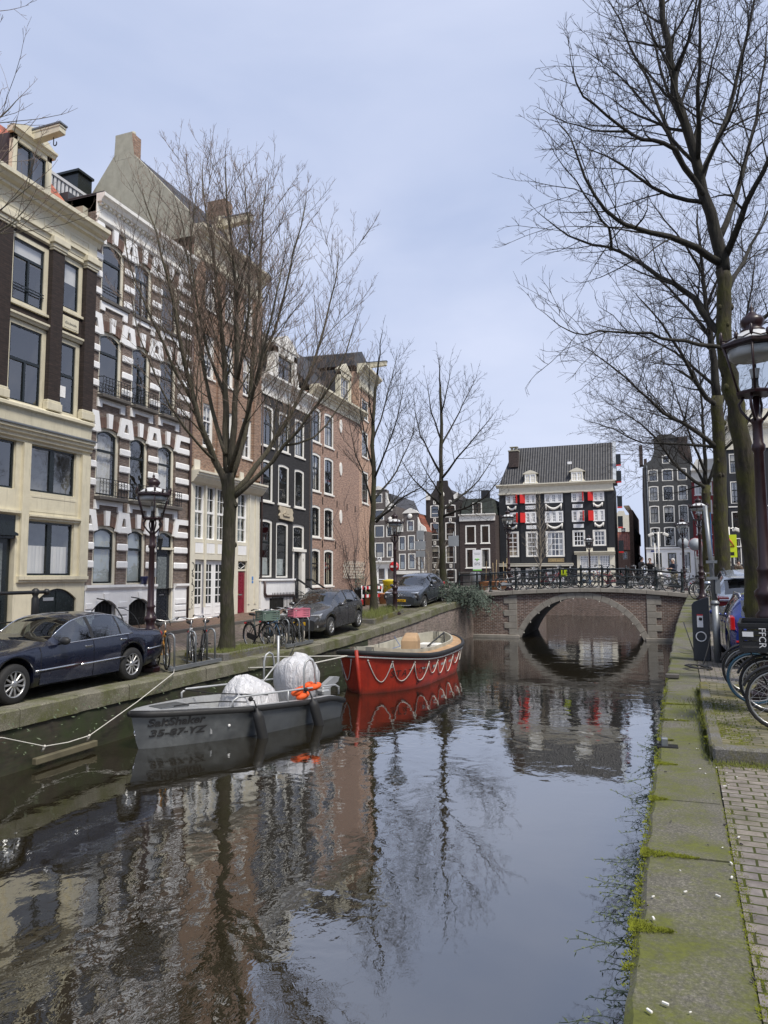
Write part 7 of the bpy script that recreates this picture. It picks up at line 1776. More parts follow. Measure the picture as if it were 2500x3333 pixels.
def ex_blue(root, X, sec, plate):
    for sgn in (1,-1):
        b = MB(); b.prism([(-1.98,1.02),(-2.0,0.76),(-1.80,0.74),(-1.62,0.98),(-1.72,1.04)], *sorted((sgn*0.775, sgn*0.868)), 'y'); b.build('tail_lamp', M_TAIL, root, bevel=0.02)
        b = MB(); b.box(-2.05,-1.98,sgn*0.62-0.16,sgn*0.62+0.16,0.52,0.56,0,c=0.01); b.build('reflector', M_TAIL, root)
        b = MB(); b.box(1.85,1.98,sgn*0.6-0.18,sgn*0.6+0.18,0.65,0.8,0,c=0.04); b.build('headlight', M_LAMP, root)
        b = MB(); b.tube([(X(2.0),sgn*0.6,1.42),(X(2.2),sgn*0.6,1.48),(X(3.2),sgn*0.6,1.46),(X(3.4),sgn*0.6,1.40)],0.018,6); b.build('roof_rail', M_CHROME, root)
    b = MB(); b.box(-2.05,-1.9,-0.75,0.75,0.26,0.42,0,c=0.03); b.build('bumper_trim', M_BLKPL, root)
    b = MB(); b.box(X(1.0),X(0.8),0.845,0.86,0.80,0.95,0,c=0.01); b.build('charge_flap', M_BLUEP, root)
    plate(-2.03,0.62,'L-317-ZD',-1)
M_BLUEP = carpaint('royal_blue_paint', (0.012,0.032,0.20), 0.18, 0.3, 0.06)
BLUE = dict(HATCH); BLUE.update(L=4.02, W=1.76, r=0.33, fa=0.82, wb=2.5, paint=M_BLUEP, extra=ex_blue,
    plan=[(0,0.70),(0.1,0.84),(0.4,0.95),(0.9,1),(3.3,1),(3.75,0.97),(4.02,0.88)],
    top=[(0,0.62),(0.08,0.78),(0.4,0.90),(0.98,1.0),(1.1,1.04),(1.9,1.43),(2.3,1.485),(2.9,1.47),(3.4,1.40),(3.82,1.04),(3.95,0.95),(4.02,0.78)], rw=(3.42,3.80))
car('parked_car', 'royal blue car plugged into the charging post', BLUE, (2.50, 17.75, 0.25), R(89))
def boat_frame(name, label, bow, stern_dir, cat='boat'):
    """origin on the water at the bow; +x runs aft"""
    a = math.atan2(stern_dir[1], stern_dir[0]); return empty(name, (bow[0], bow[1], WATER), a, label, cat)
M_ALU = paint('brushed_aluminium', (0.15,0.16,0.165), 0.42, 0.22, 0.55, scale=2.0, dirt=((0.12,0.12,0.115), 0.5))
M_ALU_IN = paint('pale_aluminium', (0.46,0.47,0.47), 0.45, 0.15, 0.4)
M_RUBBER = paint('black_rubber', (0.018,0.018,0.018), 0.6, 0.3)
M_ROPE_W = paint('white_rope', (0.62,0.60,0.54), 0.9, 0.15)
M_ROPE_B = paint('black_rope', (0.02,0.02,0.02), 0.9, 0.2)
M_ORANGE = paint('orange_life_jacket', (0.85,0.12,0.02), 0.7, 0.15)
M_TARP = None
def m_tarp():
    k = NT('silver_tarpaulin'); p = k.tc()
    k.col((0.62,0.62,0.63)); k.rough(0.5); k.set(Metallic=0.12)
    w = k.noise(k.mapping(p, (3.2, 3.2, 0.8)), 2.0, 4, 0.6, 0.8); b = k.bump(w, 1.0, 0.10); k.bump(k.noise(k.mapping(p,(1,1,0.5)), 9, 4), 0.6, 0.02, b)
    return k.mat
M_TARP = m_tarp()
def hull_secs(N, halfw, halfb, sheer, keel, flare=5):
    out = []
    for i in range(N+1):
        t = i/N; w, b, zs, zk = halfw(t), halfb(t), sheer(t), keel(t)
        q = []
        for j in range(flare+1):
            s = j/flare; q.append((lerp(w, b, s**1.25), lerp(zs, zk+(0.12 if b > 0.05 else 0), s)))
        q.append((0.0, zk))
        out.append(q)
    return out
def build_hull(root, name, mat, L, N, secs, inward, matin, floor_z, tx=None):
    X = lambda t: t*L
    b = MB(); k = len(secs[0]); vs = []; fs = []
    for i, q in enumerate(secs):
        x = i/N
        row = [(X(x)+ (tx(i/N, z) if tx else 0), y, z) for y, z in q] + [(X(x)+(tx(i/N, z) if tx else 0), -y, z) for y, z in q[-2::-1]]
        vs += row
    n = 2*k-1
    for i in range(N):
        for j in range(n-1): fs.append((i*n+j, (i+1)*n+j, (i+1)*n+j+1, i*n+j+1))
    fs.append(tuple(range(N*n, N*n+n)))
    b.add(vs, fs, 0, False); h = b.build(name, mat, root)
    for p in h.data.polygons: p.use_smooth = True
    m = h.modifiers.new('es', 'EDGE_SPLIT'); m.split_angle = R(38)
    c = MB(); vs = []; fs = []; idx = [i for i in range(N+1) if secs[i][0][0] > inward+0.03]
    for i in idx:
        q = secs[i]; w = q[0][0]-inward; zs = q[0][1]; x = X(i/N)+(tx(i/N, zs) if tx else 0)
        x = min(x, L-inward) if i == N else x
        wf = max(0.02, w*0.86-0.02); vs += [(x, q[0][0]-0.004, zs+0.002), (x, w, zs+0.002), (x, wf, floor_z), (x, -wf, floor_z), (x, -w, zs+0.002), (x, -q[0][0]+0.004, zs+0.002)]
    for i in range(len(idx)-1):
        for j in range(5): fs.append((i*6+j, i*6+j+1, (i+1)*6+j+1, (i+1)*6+j))
    fs.append((0,1,2,3,4,5)); e = (len(idx)-1)*6; fs.append((e+5,e+4,e+3,e+2,e+1,e))
    c.add(vs, fs, 0, False); c.build('inner_skin', matin, root)
    return h

def boat_aluminium():
    L = 4.5; bow = (-8.72, 11.0); d = Vector((0.335, 0.942, 0)).normalized()
    root = boat_frame('workboat', 'grey aluminium workboat with silver covers and black fenders moored in front', bow, d)
    N = 20
    hw = lambda t: 0.92*min(1, (t/0.42))**0.62 if t < 0.42 else 0.92
    hb = lambda t: 0.80*min(1, (t/0.5))**0.75 if t < 0.5 else 0.80
    sh = lambda t: lerp(0.70, 0.52, min(1, t*1.3)) - (0.10*max(0, (t-0.93)/0.07)); kl = lambda t: -0.25
    secs = hull_secs(N, hw, hb, sh, kl)
    tx = lambda t, z: (-0.16*(z/0.7) if z > 0 else 0.05)*max(0, 1-t*4)
    build_hull(root, 'hull', M_ALU, L, N, secs, 0.13, M_ALU_IN, 0.12, tx)
    b = MB()
    pts = [(i/N*L+tx(i/N, secs[i][0][1]), secs[i][0][0]+0.015, secs[i][0][1]-0.055) for i in range(N+1)]
    pts += [(L+0.02, y, secs[N][0][1]-0.055) for y in (0.6, 0, -0.6)] + [(x, -y, z) for x, y, z in pts[::-1]]
    b.tube(pts, 0.062, 8, 0, flat=0.9); b.build('rubbing_strake', M_RUBBER, root)
    b = MB(); q = [(i/N*L+tx(i/N, 0.7), secs[i][0][0]-0.03, secs[i][0][1]+0.008) for i in range(0, 6)]
    vs = [(x, max(0.0,y), z) for x, y, z in q] + [(x, -max(0.0,y), z) for x, y, z in q[::-1]]
    b.add(vs, [tuple(range(len(vs)))]); b.box(1.16,1.2,-0.6,0.6,0.15,0.64); b.build('foredeck', M_ALU_IN, root)
    b = MB(); b.box(0.35,0.95,-0.22,0.22,0.655,0.70,0,c=0.01); b.build('deck_hatch', M_ALU, root)
    for s in (1,-1):
        b = MB(); y = s*0.86
        b.tube([(1.5,s*0.82,0.6),(1.5,s*0.82,0.74),(1.62,s*0.83,0.80),(4.3,y,0.72),(4.42,y,0.66),(4.42,y,0.5)],0.022,8); b.tube([(2.9,y,0.5),(2.9,y,0.76)],0.018,6); b.build('side_rail', M_ALU_IN, root)
        b = MB(); b.tube([(3.35 if s<0 else 3.75,y,0.5),(3.35 if s<0 else 3.75,y,1.15),(3.40 if s<0 else 3.8,y,1.30),(3.50 if s<0 else 3.9,y,1.35),(3.60 if s<0 else 4.0,y,1.30),(3.66 if s<0 else 4.05,y,1.15),(3.74 if s<0 else 4.1,y,0.55)],0.024,8); b.build('grab_hoop', M_ALU_IN, root)
    def cover(name, cx, cy, pts, sx, sy, seed):
        b = MB(); n = 30; secs_ = []
        for (z, s, dx) in pts:
            ringp = []
            for j in range(n):
                a = 2*math.pi*j/n; c, sn = math.cos(a), math.sin(a); k_ = (abs(c)**3+abs(sn)**3)**(-1/3)
                fold = 0.12*noise.noise(Vector((c*3.2+seed, sn*3.2, 0.4)))*(1.3-z) + 0.09*noise.noise(Vector((c*6, sn*6+seed, z*1.2))) + 0.10*noise.noise(Vector((c*1.3, sn*1.3+seed*2, z*2)))
                f = s*(1+fold*1.5); ringp.append((cx+dx+sx*k_*c*f, cy+sy*k_*sn*f, z+0.10*noise.noise(Vector((c*1.6, sn*1.6+seed, z)))))
            secs_.append(ringp)
        b.loft(secs_, 0, True, True, True); return b.build(name, M_TARP, root)
    cover('console_cover', 2.7, 0.08, [(0.10,1.35,0),(0.2,1.15,0),(0.45,1.05,0),(0.66,0.98,-0.02),(0.78,0.86,-0.06),(0.90,0.58,-0.14),(1.0,0.26,-0.22),(1.01,0.06,-0.23)], 0.58, 0.44, 1)
    o = cover('outboard_cover', 4.1, 0.1, [(0.25,0.75,0),(0.45,0.86,0),(0.7,1.0,0),(0.95,1.02,0),(1.15,0.9,-0.05),(1.29,0.6,-0.1),(1.34,0.1,-0.12)], 0.46, 0.42, 4)
    b = MB(); b.box(4.72,5.0,-0.09,0.09,-0.4,0.55,0,c=0.03); b.prism([(4.8,0.42),(5.25,0.62),(5.30,0.72),(5.1,0.74),(4.78,0.58)],-0.07,0.07,'y'); b.box(4.6,4.85,-0.2,0.2,0.3,0.5,0,c=0.03); b.build('outboard_motor', M_ALU_IN, root)
    b = MB(); b.tube([(3.9,0.55,0.3),(3.9,0.55,1.75)],0.028,8); b.tube([(3.9,0.55,1.15),(3.2,0.5,0.6)],0.02,6); b.tube([(3.9,0.55,1.15),(4.15,0.4,0.5)],0.02,6); b.build('mast', M_ALU_IN, root)
    g = paint('black_vinyl_lettering', (0.012,0.012,0.013), 0.5, 0.05)
    def secs_y(x, z):
        t = max(0, min(1, x/L)); i = min(N-1, int(t*N)); f = t*N-i
        def at(i):
            qs = secs[i]
            for (ya, za), (yb, zb_) in zip(qs, qs[1:]):
                if zb_ <= z <= za: return lerp(ya, yb, (za-z)/max(1e-6, za-zb_))
            return qs[0][0]
        return lerp(at(i), at(i+1), f)
    for s in (-1, 1):
        for txt, z, size, sx_, shr in (('SaltShaker', 0.40, 0.19, 1.08, 0.2), ('35-87-YZ', 0.21, 0.175, 1.30, 0.22)):
            cu = bpy.data.curves.new('t', 'FONT'); cu.body = txt; cu.size = size; cu.shear = shr; cu.offset = 0.006; cu.resolution_u = 3
            ob = bpy.data.objects.new('t', cu); COL.objects.link(ob); dg = bpy.context.evaluated_depsgraph_get(); dg.update()
            me = bpy.data.meshes.new_from_object(ob.evaluated_get(dg)); bpy.data.objects.remove(ob); bpy.data.curves.remove(cu)
            W_ = max(v.co.x for v in me.vertices)*sx_
            for v in me.vertices:
                u, w = v.co.x*sx_, v.co.y
                x = (0.16+u) if s < 0 else (0.16+W_-u)
                v.co = (x + tx(x/L, z+w), s*(secs_y(x, z+w)+0.016), z+w)
            me.materials.clear(); me.materials.append(g)
            o = bpy.data.objects.new('name_lettering', me); COL.objects.link(o); o.parent = root
    b = MB(); b.lathe([(0.028,0),(0.028,0.02),(0.01,0.025)],10,0,T(1.5,-(secs_y(1.5,0.27)+0.0),0.27) @ RX(R(90))); b.build('through_hull_fitting', M_WHITE, root)
    b = MB(); b.torus(0.05,0.016,12,6,0,T(-0.02,0,0.30) @ RX(R(90))); b.build('towing_eye', M_CHROME, root)
    RT = root.matrix_basis.copy()
    Mw = Matrix.Translation(root.location) @ RZ(root.rotation_euler.z)
    def fender(x, tilt, label):
        y = -(hw(x/L)+0.11); p = Mw @ Vector((x, y, 0.62))
        f = empty('boat_fender', p, root.rotation_euler.z, label, 'fender', 'black fenders of the workboat'); M = RX(R(-4)) @ RY(R(tilt))
        b = MB(); b.lathe([(0.02,-0.86),(0.03,-0.80),(0.085,-0.76),(0.105,-0.70),(0.105,-0.22),(0.085,-0.14),(0.03,-0.10),(0.02,-0.04)], 14, 0); b.build('fender_body', M_RUBBER, f, None, M)
        b = MB(); b.tube([(0,0,-0.05),(0,0.03,0.10),(0,0.16,0.13)],0.014,6); b.ball((0,0.12,0.13),0.05,0,8,6); b.build('lanyard', M_ROPE_B, f, None, M)
    fender(1.9, -13, 'black fender hanging amidships below the name end of the workboat'); fender(3.4, -17, 'black fender hanging near the stern of the workboat')
    lj = MB(); r = random.Random(4)
    for i in range(7): lj.ball((r.uniform(-0.28,0.28), r.uniform(-0.12,0.12), r.uniform(0.02,0.16)), r.uniform(0.09,0.14), 0, 10, 7, (1.3,0.9,0.6))
    o = lj.build('life_jacket', M_ORANGE); o.location = Mw @ Vector((3.55,-0.72,0.60)); o.rotation_euler = (0, R(-14), root.rotation_euler.z); tag(o, 'orange life jacket draped over the side rail of the workboat', 'life jacket')
    b = MB(); b.tube([Mw @ Vector(p) for p in ((0.55,-0.3,0.72),(0.9,-0.35,0.73),(1.5,-0.5,0.70),(1.9,-0.75,0.66))],0.012,5); b.tube([Mw @ Vector(p) for p in ((1.55,0.82,0.8),(1.9,0.4,0.72),(2.4,-0.8,0.74))],0.012,5)
    tag(b.build('rope', M_ROPE_B), 'black rope lying loose across the foredeck of the workboat', 'rope')
    b = MB(); pts = [(-9.35,6.0,0.0),(-9.38,8.64,-0.35),(-9.38,9.5,-0.67),(-9.36,10.0,-0.71),(-9.36,10.5,-0.70),(-9.38,11.8,-0.32),(-9.42,13.0,0.08),(-9.7,13.4,0.1)]
    b.tube(pts, 0.009, 6)
    for p in (pts[2], pts[4]): b.tube([p, (p[0]-0.05,p[1],p[2]-0.09)],0.02,6); b.ball(p, 0.025, 0, 8, 6)
    tag(b.build('mooring_rope', M_ROPE_W), 'white mooring rope sagging along the quay wall to the bike rack', 'rope')
    b = MB(); q0 = Mw @ Vector((3.9,0.8,0.66)); b.tube([q0, q0.lerp(Vector((-9.6,19.0,0.12)),0.5)-Vector((0,0,0.15)), (-9.6,19.0,0.12)],0.012,5)
    tag(b.build('mooring_rope', M_ROPE_B), 'thin dark stern line from the workboat up to the second bike rack', 'rope')
boat_aluminium()

M_REDHULL = None
def m_redhull():
    k = NT('worn_red_gelcoat'); p = k.tc(); x, y, z = k.sep(p)
    n = k.noise(p, 2.0, 6, 0.65); c = k.ramp(n, [(0.3, (0.33,0.022,0.010)), (0.7, (0.52,0.042,0.016))])
    sc = k.noise(k.mapping(p, (2.0, 2.0, 14)), 2.2, 5, 0.7); c = k.mix(k.ramp(sc, [(0.62, 0.0), (0.72, 0.45)]), c, (0.5,0.30,0.22))
    st = k.noise(k.mapping(p, (9, 9, 0.7)), 1.5, 4, 0.6); c = k.mix(k.ramp(st, [(0.55, 0.0), (0.75, 0.5)]), c, (0.16,0.02,0.012))
    c = k.mix(k.ramp(k.math('ADD', z, k.math('MULTIPLY', n, 0.2)), [(0.06, 0.85), (0.26, 0.0)]), c, (0.035,0.02,0.012)); k.col(c); k.rough(k.ramp(sc, [(0.3, 0.3), (0.7, 0.6)])); return k.mat
M_REDHULL = m_redhull()
M_BUFF = paint('buff_deck_paint', (0.42,0.26,0.13), 0.7, 0.3, dirt=((0.5,0.47,0.4), 0.6))
def boat_lifeboat():
    L = 7.0; bow = (-7.14, 17.95); d = Vector((math.sin(R(2.5)), math.cos(R(2.5)), 0))
    root = boat_frame('lifeboat', 'red open lifeboat with looped white grab lines moored behind the grey workboat', bow, d)
    N = 26
    def hw(t):
        if t < 0.30: return 1.27*(math.sin(math.pi/2*t/0.30))**0.48
        if t < 0.7: return 1.27
        return 1.27*max(0.0, math.cos(math.pi/2*(t-0.7)/0.30))**0.55
    def hb(t):
        if t < 0.36: return 1.14*(math.sin(math.pi/2*t/0.36))**0.7
        if t < 0.64: return 1.12
        return 1.12*max(0.0, math.cos(math.pi/2*(t-0.64)/0.36))**0.75
    sh = lambda t: 0.84 + 0.22*abs(2*t-1)**2.0 + (0.06 if t < 0.5 else 0)*abs(2*t-1)**2
    kl = lambda t: -0.35
    secs = hull_secs(N, hw, hb, sh, kl)
    tx = lambda t, z: (-0.18*(z/1.1))*max(0, 1-t*6) + (0.12*(z/1.1))*max(0, (t-0.85)/0.15)
    build_hull(root, 'hull', M_REDHULL, L, N, secs, 0.30, M_OFFW, 0.25, tx)
    def rim(off_, dz): 
        p = [(i/N*L+tx(i/N, secs[i][0][1]), secs[i][0][0]+off_, secs[i][0][1]+dz) for i in range(N+1)]
        return [(x, max(0,y), z) for x, y, z in p] + [(x, -max(0,y), z) for x, y, z in p[-2:0:-1]]
    def closed(b, pts, r, n, m=0):
        pts = pts + [pts[0], pts[1]]; b.tube(pts, r, n, m, caps=False)
    b = MB(); closed(b, rim(0.05, -0.02), 0.064, 10); b.build('rubber_fender', M_RUBBER, root)
    b = MB(); closed(b, rim(0.035, -0.13), 0.022, 6); b.build('rubbing_band', M_OFFW, root)
    b = MB()
    for i in range(N):
        for s in (1,-1):
            (x0,w0,z0),(x1,w1,z1) = [(j/N*L+tx(j/N, secs[j][0][1]), secs[j][0][0], secs[j][0][1]) for j in (i, i+1)]
            a0, a1 = max(0, w0-0.30), max(0, w1-0.30)
            q = [(x0,s*w0,z0+0.01),(x1,s*w1,z1+0.01),(x1,s*a1,z1+0.035),(x0,s*a0,z0+0.035)]; b.add(q, [(0,1,2,3) if s > 0 else (3,2,1,0)], 0)
    b.build('side_deck', M_BUFF, root)
    b = MB()
    cp = [(i/N*L, secs[i][0][0]-0.30, secs[i][0][1]) for i in range(N+1) if secs[i][0][0] > 0.5]
    cp = [(cp[0][0]+0.1,0.05,cp[0][2])] + cp + [(cp[-1][0]-0.1,0.05,cp[-1][2])]
    for s in (1,-1):
        for (x0,w0,z0),(x1,w1,z1) in zip(cp, cp[1:]):
            b.add([(x0,s*w0,z0-0.05),(x1,s*w1,z1-0.05),(x1,s*w1,z1+0.13),(x0,s*w0,z0+0.13),(x0,s*(w0-0.06),z0-0.3),(x1,s*(w1-0.06),z1-0.3),(x1,s*(w1-0.06),z1+0.13),(x0,s*(w0-0.06),z0+0.13)],
                  [(0,1,2,3),(3,2,6,7),(7,6,5,4)] if s > 0 else [(3,2,1,0),(7,6,2,3),(4,5,6,7)], 0)
    b.build('coaming', paint('weathered_grey_wood', (0.40,0.38,0.31), 0.8, 0.25), root)
    b = MB(); b.tube([(-0.24,0,1.16),(-0.03,0,0.2),(0.02,0,-0.3)],[0.05,0.05,0.05],8); b.build('stem', M_REDHULL, root)
    def sy(i_): 
        t = i_; j = min(N-1, int(t*N)); f = t*N-j
        return lerp(secs[j][0][0], secs[j+1][0][0], f), lerp(secs[j][0][1], secs[j+1][0][1], f)
    def side_y(t, z):
        j = min(N-1, int(t*N)); f = t*N-j
        def at(i):
            qs = secs[i]
            for (ya, za), (yb, zb_) in zip(qs, qs[1:]):
                if zb_ <= z <= za: return lerp(ya, yb, (za-z)/max(1e-6, za-zb_))
            return qs[0][0]
        return lerp(at(j), at(j+1), f)
    for s in (1,-1):
        ts = [0.015,0.07,0.17,0.28,0.39,0.50,0.61,0.71,0.80,0.88,0.95]
        for t0, t1 in zip(ts, ts[1:]):
            pts = []
            for i in range(11):
                f = i/10; t = lerp(t0, t1, f); zt = sy(t)[1]-0.22; z = zt - 0.56*(1-abs(2*f-1)**2.2)*(1-0.5*t)*(0.9+0.2*math.sin(t0*40)); pts.append((t*L+tx(t,z), s*(side_y(t, z)+0.025), z))
            b = MB(); b.tube(pts, 0.013, 6); b.ball(pts[0], 0.03, 0, 6, 5); b.build('grab_line', M_ROPE_W, root)
        for t in (0.055,0.15,0.255,0.365,0.475,0.585,0.69):
            b = MB(); z = sy(t)[1]-0.40; p = [(t*L-0.16+tx(t,z), s*(side_y(t-0.16/L, z)+0.006), z), (t*L+0.16+tx(t,z), s*(side_y(t+0.16/L, z)+0.006), z)]
            b.add([p[0],p[1],(p[1][0],p[1][1]+s*0.004,z+0.07),(p[0][0],p[0][1]+s*0.004,z+0.07)], [(0,1,2,3) if s < 0 else (3,2,1,0)]); b.build('reflective_strip', M_ALU_IN, root)
        g = paint('stencil_black', (0.035,0.012,0.010), 0.6, 0.1)
        for txt, z, x0, size in (('STATFJORD. A', 0.40, 0.5, 0.25), ('8', 0.10, 1.45, 0.24)):
            cu = bpy.data.curves.new('t', 'FONT'); cu.body = txt; cu.size = size; cu.space_character = 1.25; cu.resolution_u = 2
            ob = bpy.data.objects.new('t', cu); COL.objects.link(ob); dg = bpy.context.evaluated_depsgraph_get(); dg.update()
            me = bpy.data.meshes.new_from_object(ob.evaluated_get(dg)); bpy.data.objects.remove(ob); bpy.data.curves.remove(cu)
            W_ = max(v.co.x for v in me.vertices)
            for v in me.vertices:
                u, w = v.co.x, v.co.y; x = x0+u if s < 0 else x0+W_-u
                v.co = (x+tx(x/L, z+w), s*(side_y(x/L, z+w)+0.008), z+w)
            me.materials.clear(); me.materials.append(g); o = bpy.data.objects.new('name_lettering', me); COL.objects.link(o); o.parent = root
    b = MB(); b.box(1.0,1.4,-0.85,0.85,0.55,0.62); b.box(3.6,3.95,-0.95,0.95,0.55,0.62); b.box(5.2,5.7,-0.7,0.7,0.6,0.67); b.build('thwart', M_OFFW, root)
    b = MB(); b.box(4.3,4.8,-0.75,-0.1,0.25,0.95,0,c=0.02); b.box(4.28,4.29,-0.62,-0.2,0.55,0.82,1); b.build('engine_box', [M_OFFW, M_BLKPL], root)
    b = MB(); b.tube([(4.1,-0.5,0.9),(5.2,-0.7,1.25)],0.025,6); b.tube([(5.2,-0.7,0.7),(5.2,-0.7,1.25)],0.02,6); b.tube([(4.6,0.25,0.6),(4.6,0.25,1.25)],0.03,6); b.tube([(3.1,0.75,0.3),(3.1,0.75,1.1)],0.012,5); b.build('tiller', M_BLKPL, root)
    Mw = Matrix.Translation(root.location) @ RZ(root.rotation_euler.z)
    b = MB(); b.loft([[(0.32*c,0.26*s_,z) for c, s_ in ((1,1),(-1,1),(-1,-1),(1,-1))] if i < 2 else [(0.24*c,0.2*s_,z+0.05*c) for c, s_ in ((1,1),(-1,1),(-1,-1),(1,-1))] for i, z in enumerate((0.0,0.5,0.68))], 0, True, True, False)
    o = b.build('canvas_cover', paint('tan_canvas', (0.42,0.28,0.16), 0.85, 0.2), bevel=0.05); o.location = Mw @ Vector((3.5,-0.15,0.62)); o.rotation_euler = (0,0,root.rotation_euler.z+0.2); tag(o, 'tan canvas cover standing over gear inside the red lifeboat', 'cover')
    b = MB(); b.tube([Mw @ Vector(p) for p in ((4.9,0.95,1.1),(4.3,0.5,0.85),(3.4,0.6,0.8),(2.2,0.55,0.75))],0.012,5); tag(b.build('rope', paint('blue_rope', (0.14,0.20,0.38), 0.8)), 'pale blue rope running across the inside of the red lifeboat', 'rope')
    b = MB(); p = Mw @ Vector((-0.15,0.3,1.0)); b.tube([p, p.lerp(Vector((-9.5,16.2,-0.2)),0.5)-Vector((0,0,0.12)), (-9.5,16.2,-0.2)],0.018,6); b.tube([p, (-9.48,16.9,0.0)],0.014,5); tag(b.build('mooring_rope', M_ROPE_W), 'bow lines from the red lifeboat to the mossy quay wall', 'rope')
boat_lifeboat()
M_SADDLE = paint('black_saddle', (0.014,0.013,0.013), 0.5, 0.2)
M_RIM = paint('bike_rim', (0.55,0.55,0.54), 0.3, 0.15, 0.8)
M_GALV = paint('galvanised_steel', (0.24,0.255,0.265), 0.45, 0.15, 0.6)
M_CREAMT = paint('cream_tyre', (0.55,0.50,0.42), 0.75, 0.15)
M_BLUET = paint('blue_tyre', (0.025,0.08,0.13), 0.6, 0.15)
def bike(name, label, loc, rz, col, lean=0.0, steer=0.0, tyre=None, ftyre=None, rack=True, crate=None, group=None, basket=None, far=False, cat='bicycle', sx=1.0):
    root = empty(name, loc, rz, label, cat, group); root.rotation_euler = (R(lean), 0, rz); root.scale = (sx, sx, sx)
    r = 0.345; fx, bx = 0.56, -0.52; fr = paint(col[0], col[1], 0.35, 0.15, coat=0.2); tm = tyre or M_TYRE
    n = 14 if far else 26
    hd = Vector((fx-0.20, 0, 0.80)); ST = T(hd.x, 0, 0) @ RZ(steer) @ T(-hd.x, 0, 0)
    def wheel(x, M0, tmat):
        M = M0 @ T(x, 0, r) @ RX(R(90))
        w = MB(); w.torus(r-0.018, 0.019, n, 6); t = w.build('wheel', tmat, root, None, M)
        w = MB(); w.torus(r-0.042, 0.011, n, 5); w.lathe([(0.02,-0.04),(0.028,0.0),(0.02,0.04)], 8)
        for i in range(12 if far else 18):
            a = 2*math.pi*i/(12 if far else 18); w.tube([(0.02*math.cos(a+0.5),0.02*math.sin(a+0.5),0.025*(-1)**i),((r-0.05)*math.cos(a),(r-0.05)*math.sin(a),0)], 0.0022 if not far else 0.003, 3, caps=False)
        w.build('rim', M_RIM, t, None, M)
        g = MB(); g.torus(r+0.025, 0.018, 14, 5, 0, M @ Matrix.Diagonal((1,1,1.3,1)), R(25) if x < 0 else R(20), R(200) if x < 0 else R(165)); g.build('mudguard', M_BLKPL if col[1] != (1,1,1) else fr, root)
    wheel(bx, Matrix.Identity(4), tm); wheel(fx, ST, ftyre or tm)
    bb = (-0.10,0,0.28); st = (-0.28,0,0.82); b = MB()
    b.tube([bb, st],0.017,7); b.tube([bb, (fx-0.23,0,0.70)],0.019,7); b.tube([(lerp(bb[0],st[0],0.62),0,lerp(bb[2],st[2],0.62)),(fx-0.21,0,0.78)],0.016,7); b.tube([(fx-0.235,0,0.66),(fx-0.19,0,0.86)],0.021,7)
    for s in (1,-1): b.tube([(bx,s*0.055,r),(bb[0],s*0.03,bb[2])],0.010,5); b.tube([(bx,s*0.055,r),(st[0]+0.04,s*0.02,0.66)],0.009,5)
    b.build('frame', fr, root)
    b = MB()
    for s in (1,-1): b.tube([(fx,s*0.05,r),(fx-0.05,s*0.05,r+0.2),(fx-0.17,s*0.045,0.66)],0.011,5,0,M=ST)
    b.build('fork', fr, root)
    b = MB(); hz = 1.08
    b.tube([(fx-0.19,0,0.86),(fx-0.22,0,hz)],0.013,6,0,M=ST)
    pts = [(-0.02,0.30,hz+0.02),(0.14,0.27,hz+0.05),(0.24,0.14,hz+0.02),(0.22,0,hz-0.01),(0.24,-0.14,hz+0.02),(0.14,-0.27,hz+0.05),(-0.02,-0.30,hz+0.02)]
    b.tube([(fx-0.42+x,y,z) for x,y,z in pts],0.012,6,0,M=ST); b.build('handlebar', M_RIM, root)
    b = MB()
    for s in (1,-1): b.tube([(fx-0.46,s*0.305,hz+0.01),(fx-0.33,s*0.28,hz+0.045)],0.018,6,0,M=ST)
    b.ball((fx-0.05,0,0.80),0.045,0,8,6,(1,1,1),ST); b.build('grip', M_BLKPL, root)
    b = MB(); b.tube([st,(-0.31,0,0.92)],0.012,6,1); b.loft([[(x,w*c,z+h*sn) for c,sn in ((1,0.3),(0.6,1),(-0.6,1),(-1,0.3),(-0.7,-1),(0.7,-1))] for x,w,z,h in ((-0.47,0.07,0.96,0.03),(-0.42,0.095,0.965,0.035),(-0.32,0.07,0.95,0.03),(-0.22,0.03,0.945,0.025),(-0.18,0.015,0.935,0.015))],0,True,True,True); b.build('saddle', [M_SADDLE, M_RIM], root)
    b = MB(); b.prism([(bx-0.05,0.35),(bx+0.02,0.43),(-0.05,0.36),(-0.03,0.28),(-0.08,0.20),(bx,0.27)],-0.075,-0.05,'y'); b.build('chain_guard', M_BLKPL if not far else fr, root)
    b = MB(); b.tube([(-0.10,-0.09,0.28),(-0.02,-0.09,0.14)],0.01,5); b.box(-0.07,0.03,-0.17,-0.08,0.12,0.145); b.tube([(-0.10,0.09,0.28),(-0.18,0.09,0.42)],0.01,5); b.box(-0.23,-0.13,0.08,0.17,0.41,0.435); b.build('pedal', M_BLKPL, root)
    if rack:
        b = MB()
        for y in (-0.06,0,0.06): b.tube([(bx-0.22,y,0.74),(-0.30,y,0.76)],0.007,4)
        for s in (1,-1): b.tube([(bx-0.02,s*0.07,r),(bx-0.06,s*0.06,0.74)],0.007,4); b.tube([(bx-0.2,s*0.07,0.74),(-0.3,s*0.07,0.76)],0.008,4)
        b.build('luggage_rack', M_BLKPL, root); b = MB(); b.box(bx-0.27,bx-0.24,-0.04,0.04,0.66,0.71,0,c=0.008); b.build('rear_light', M_TAIL, root)
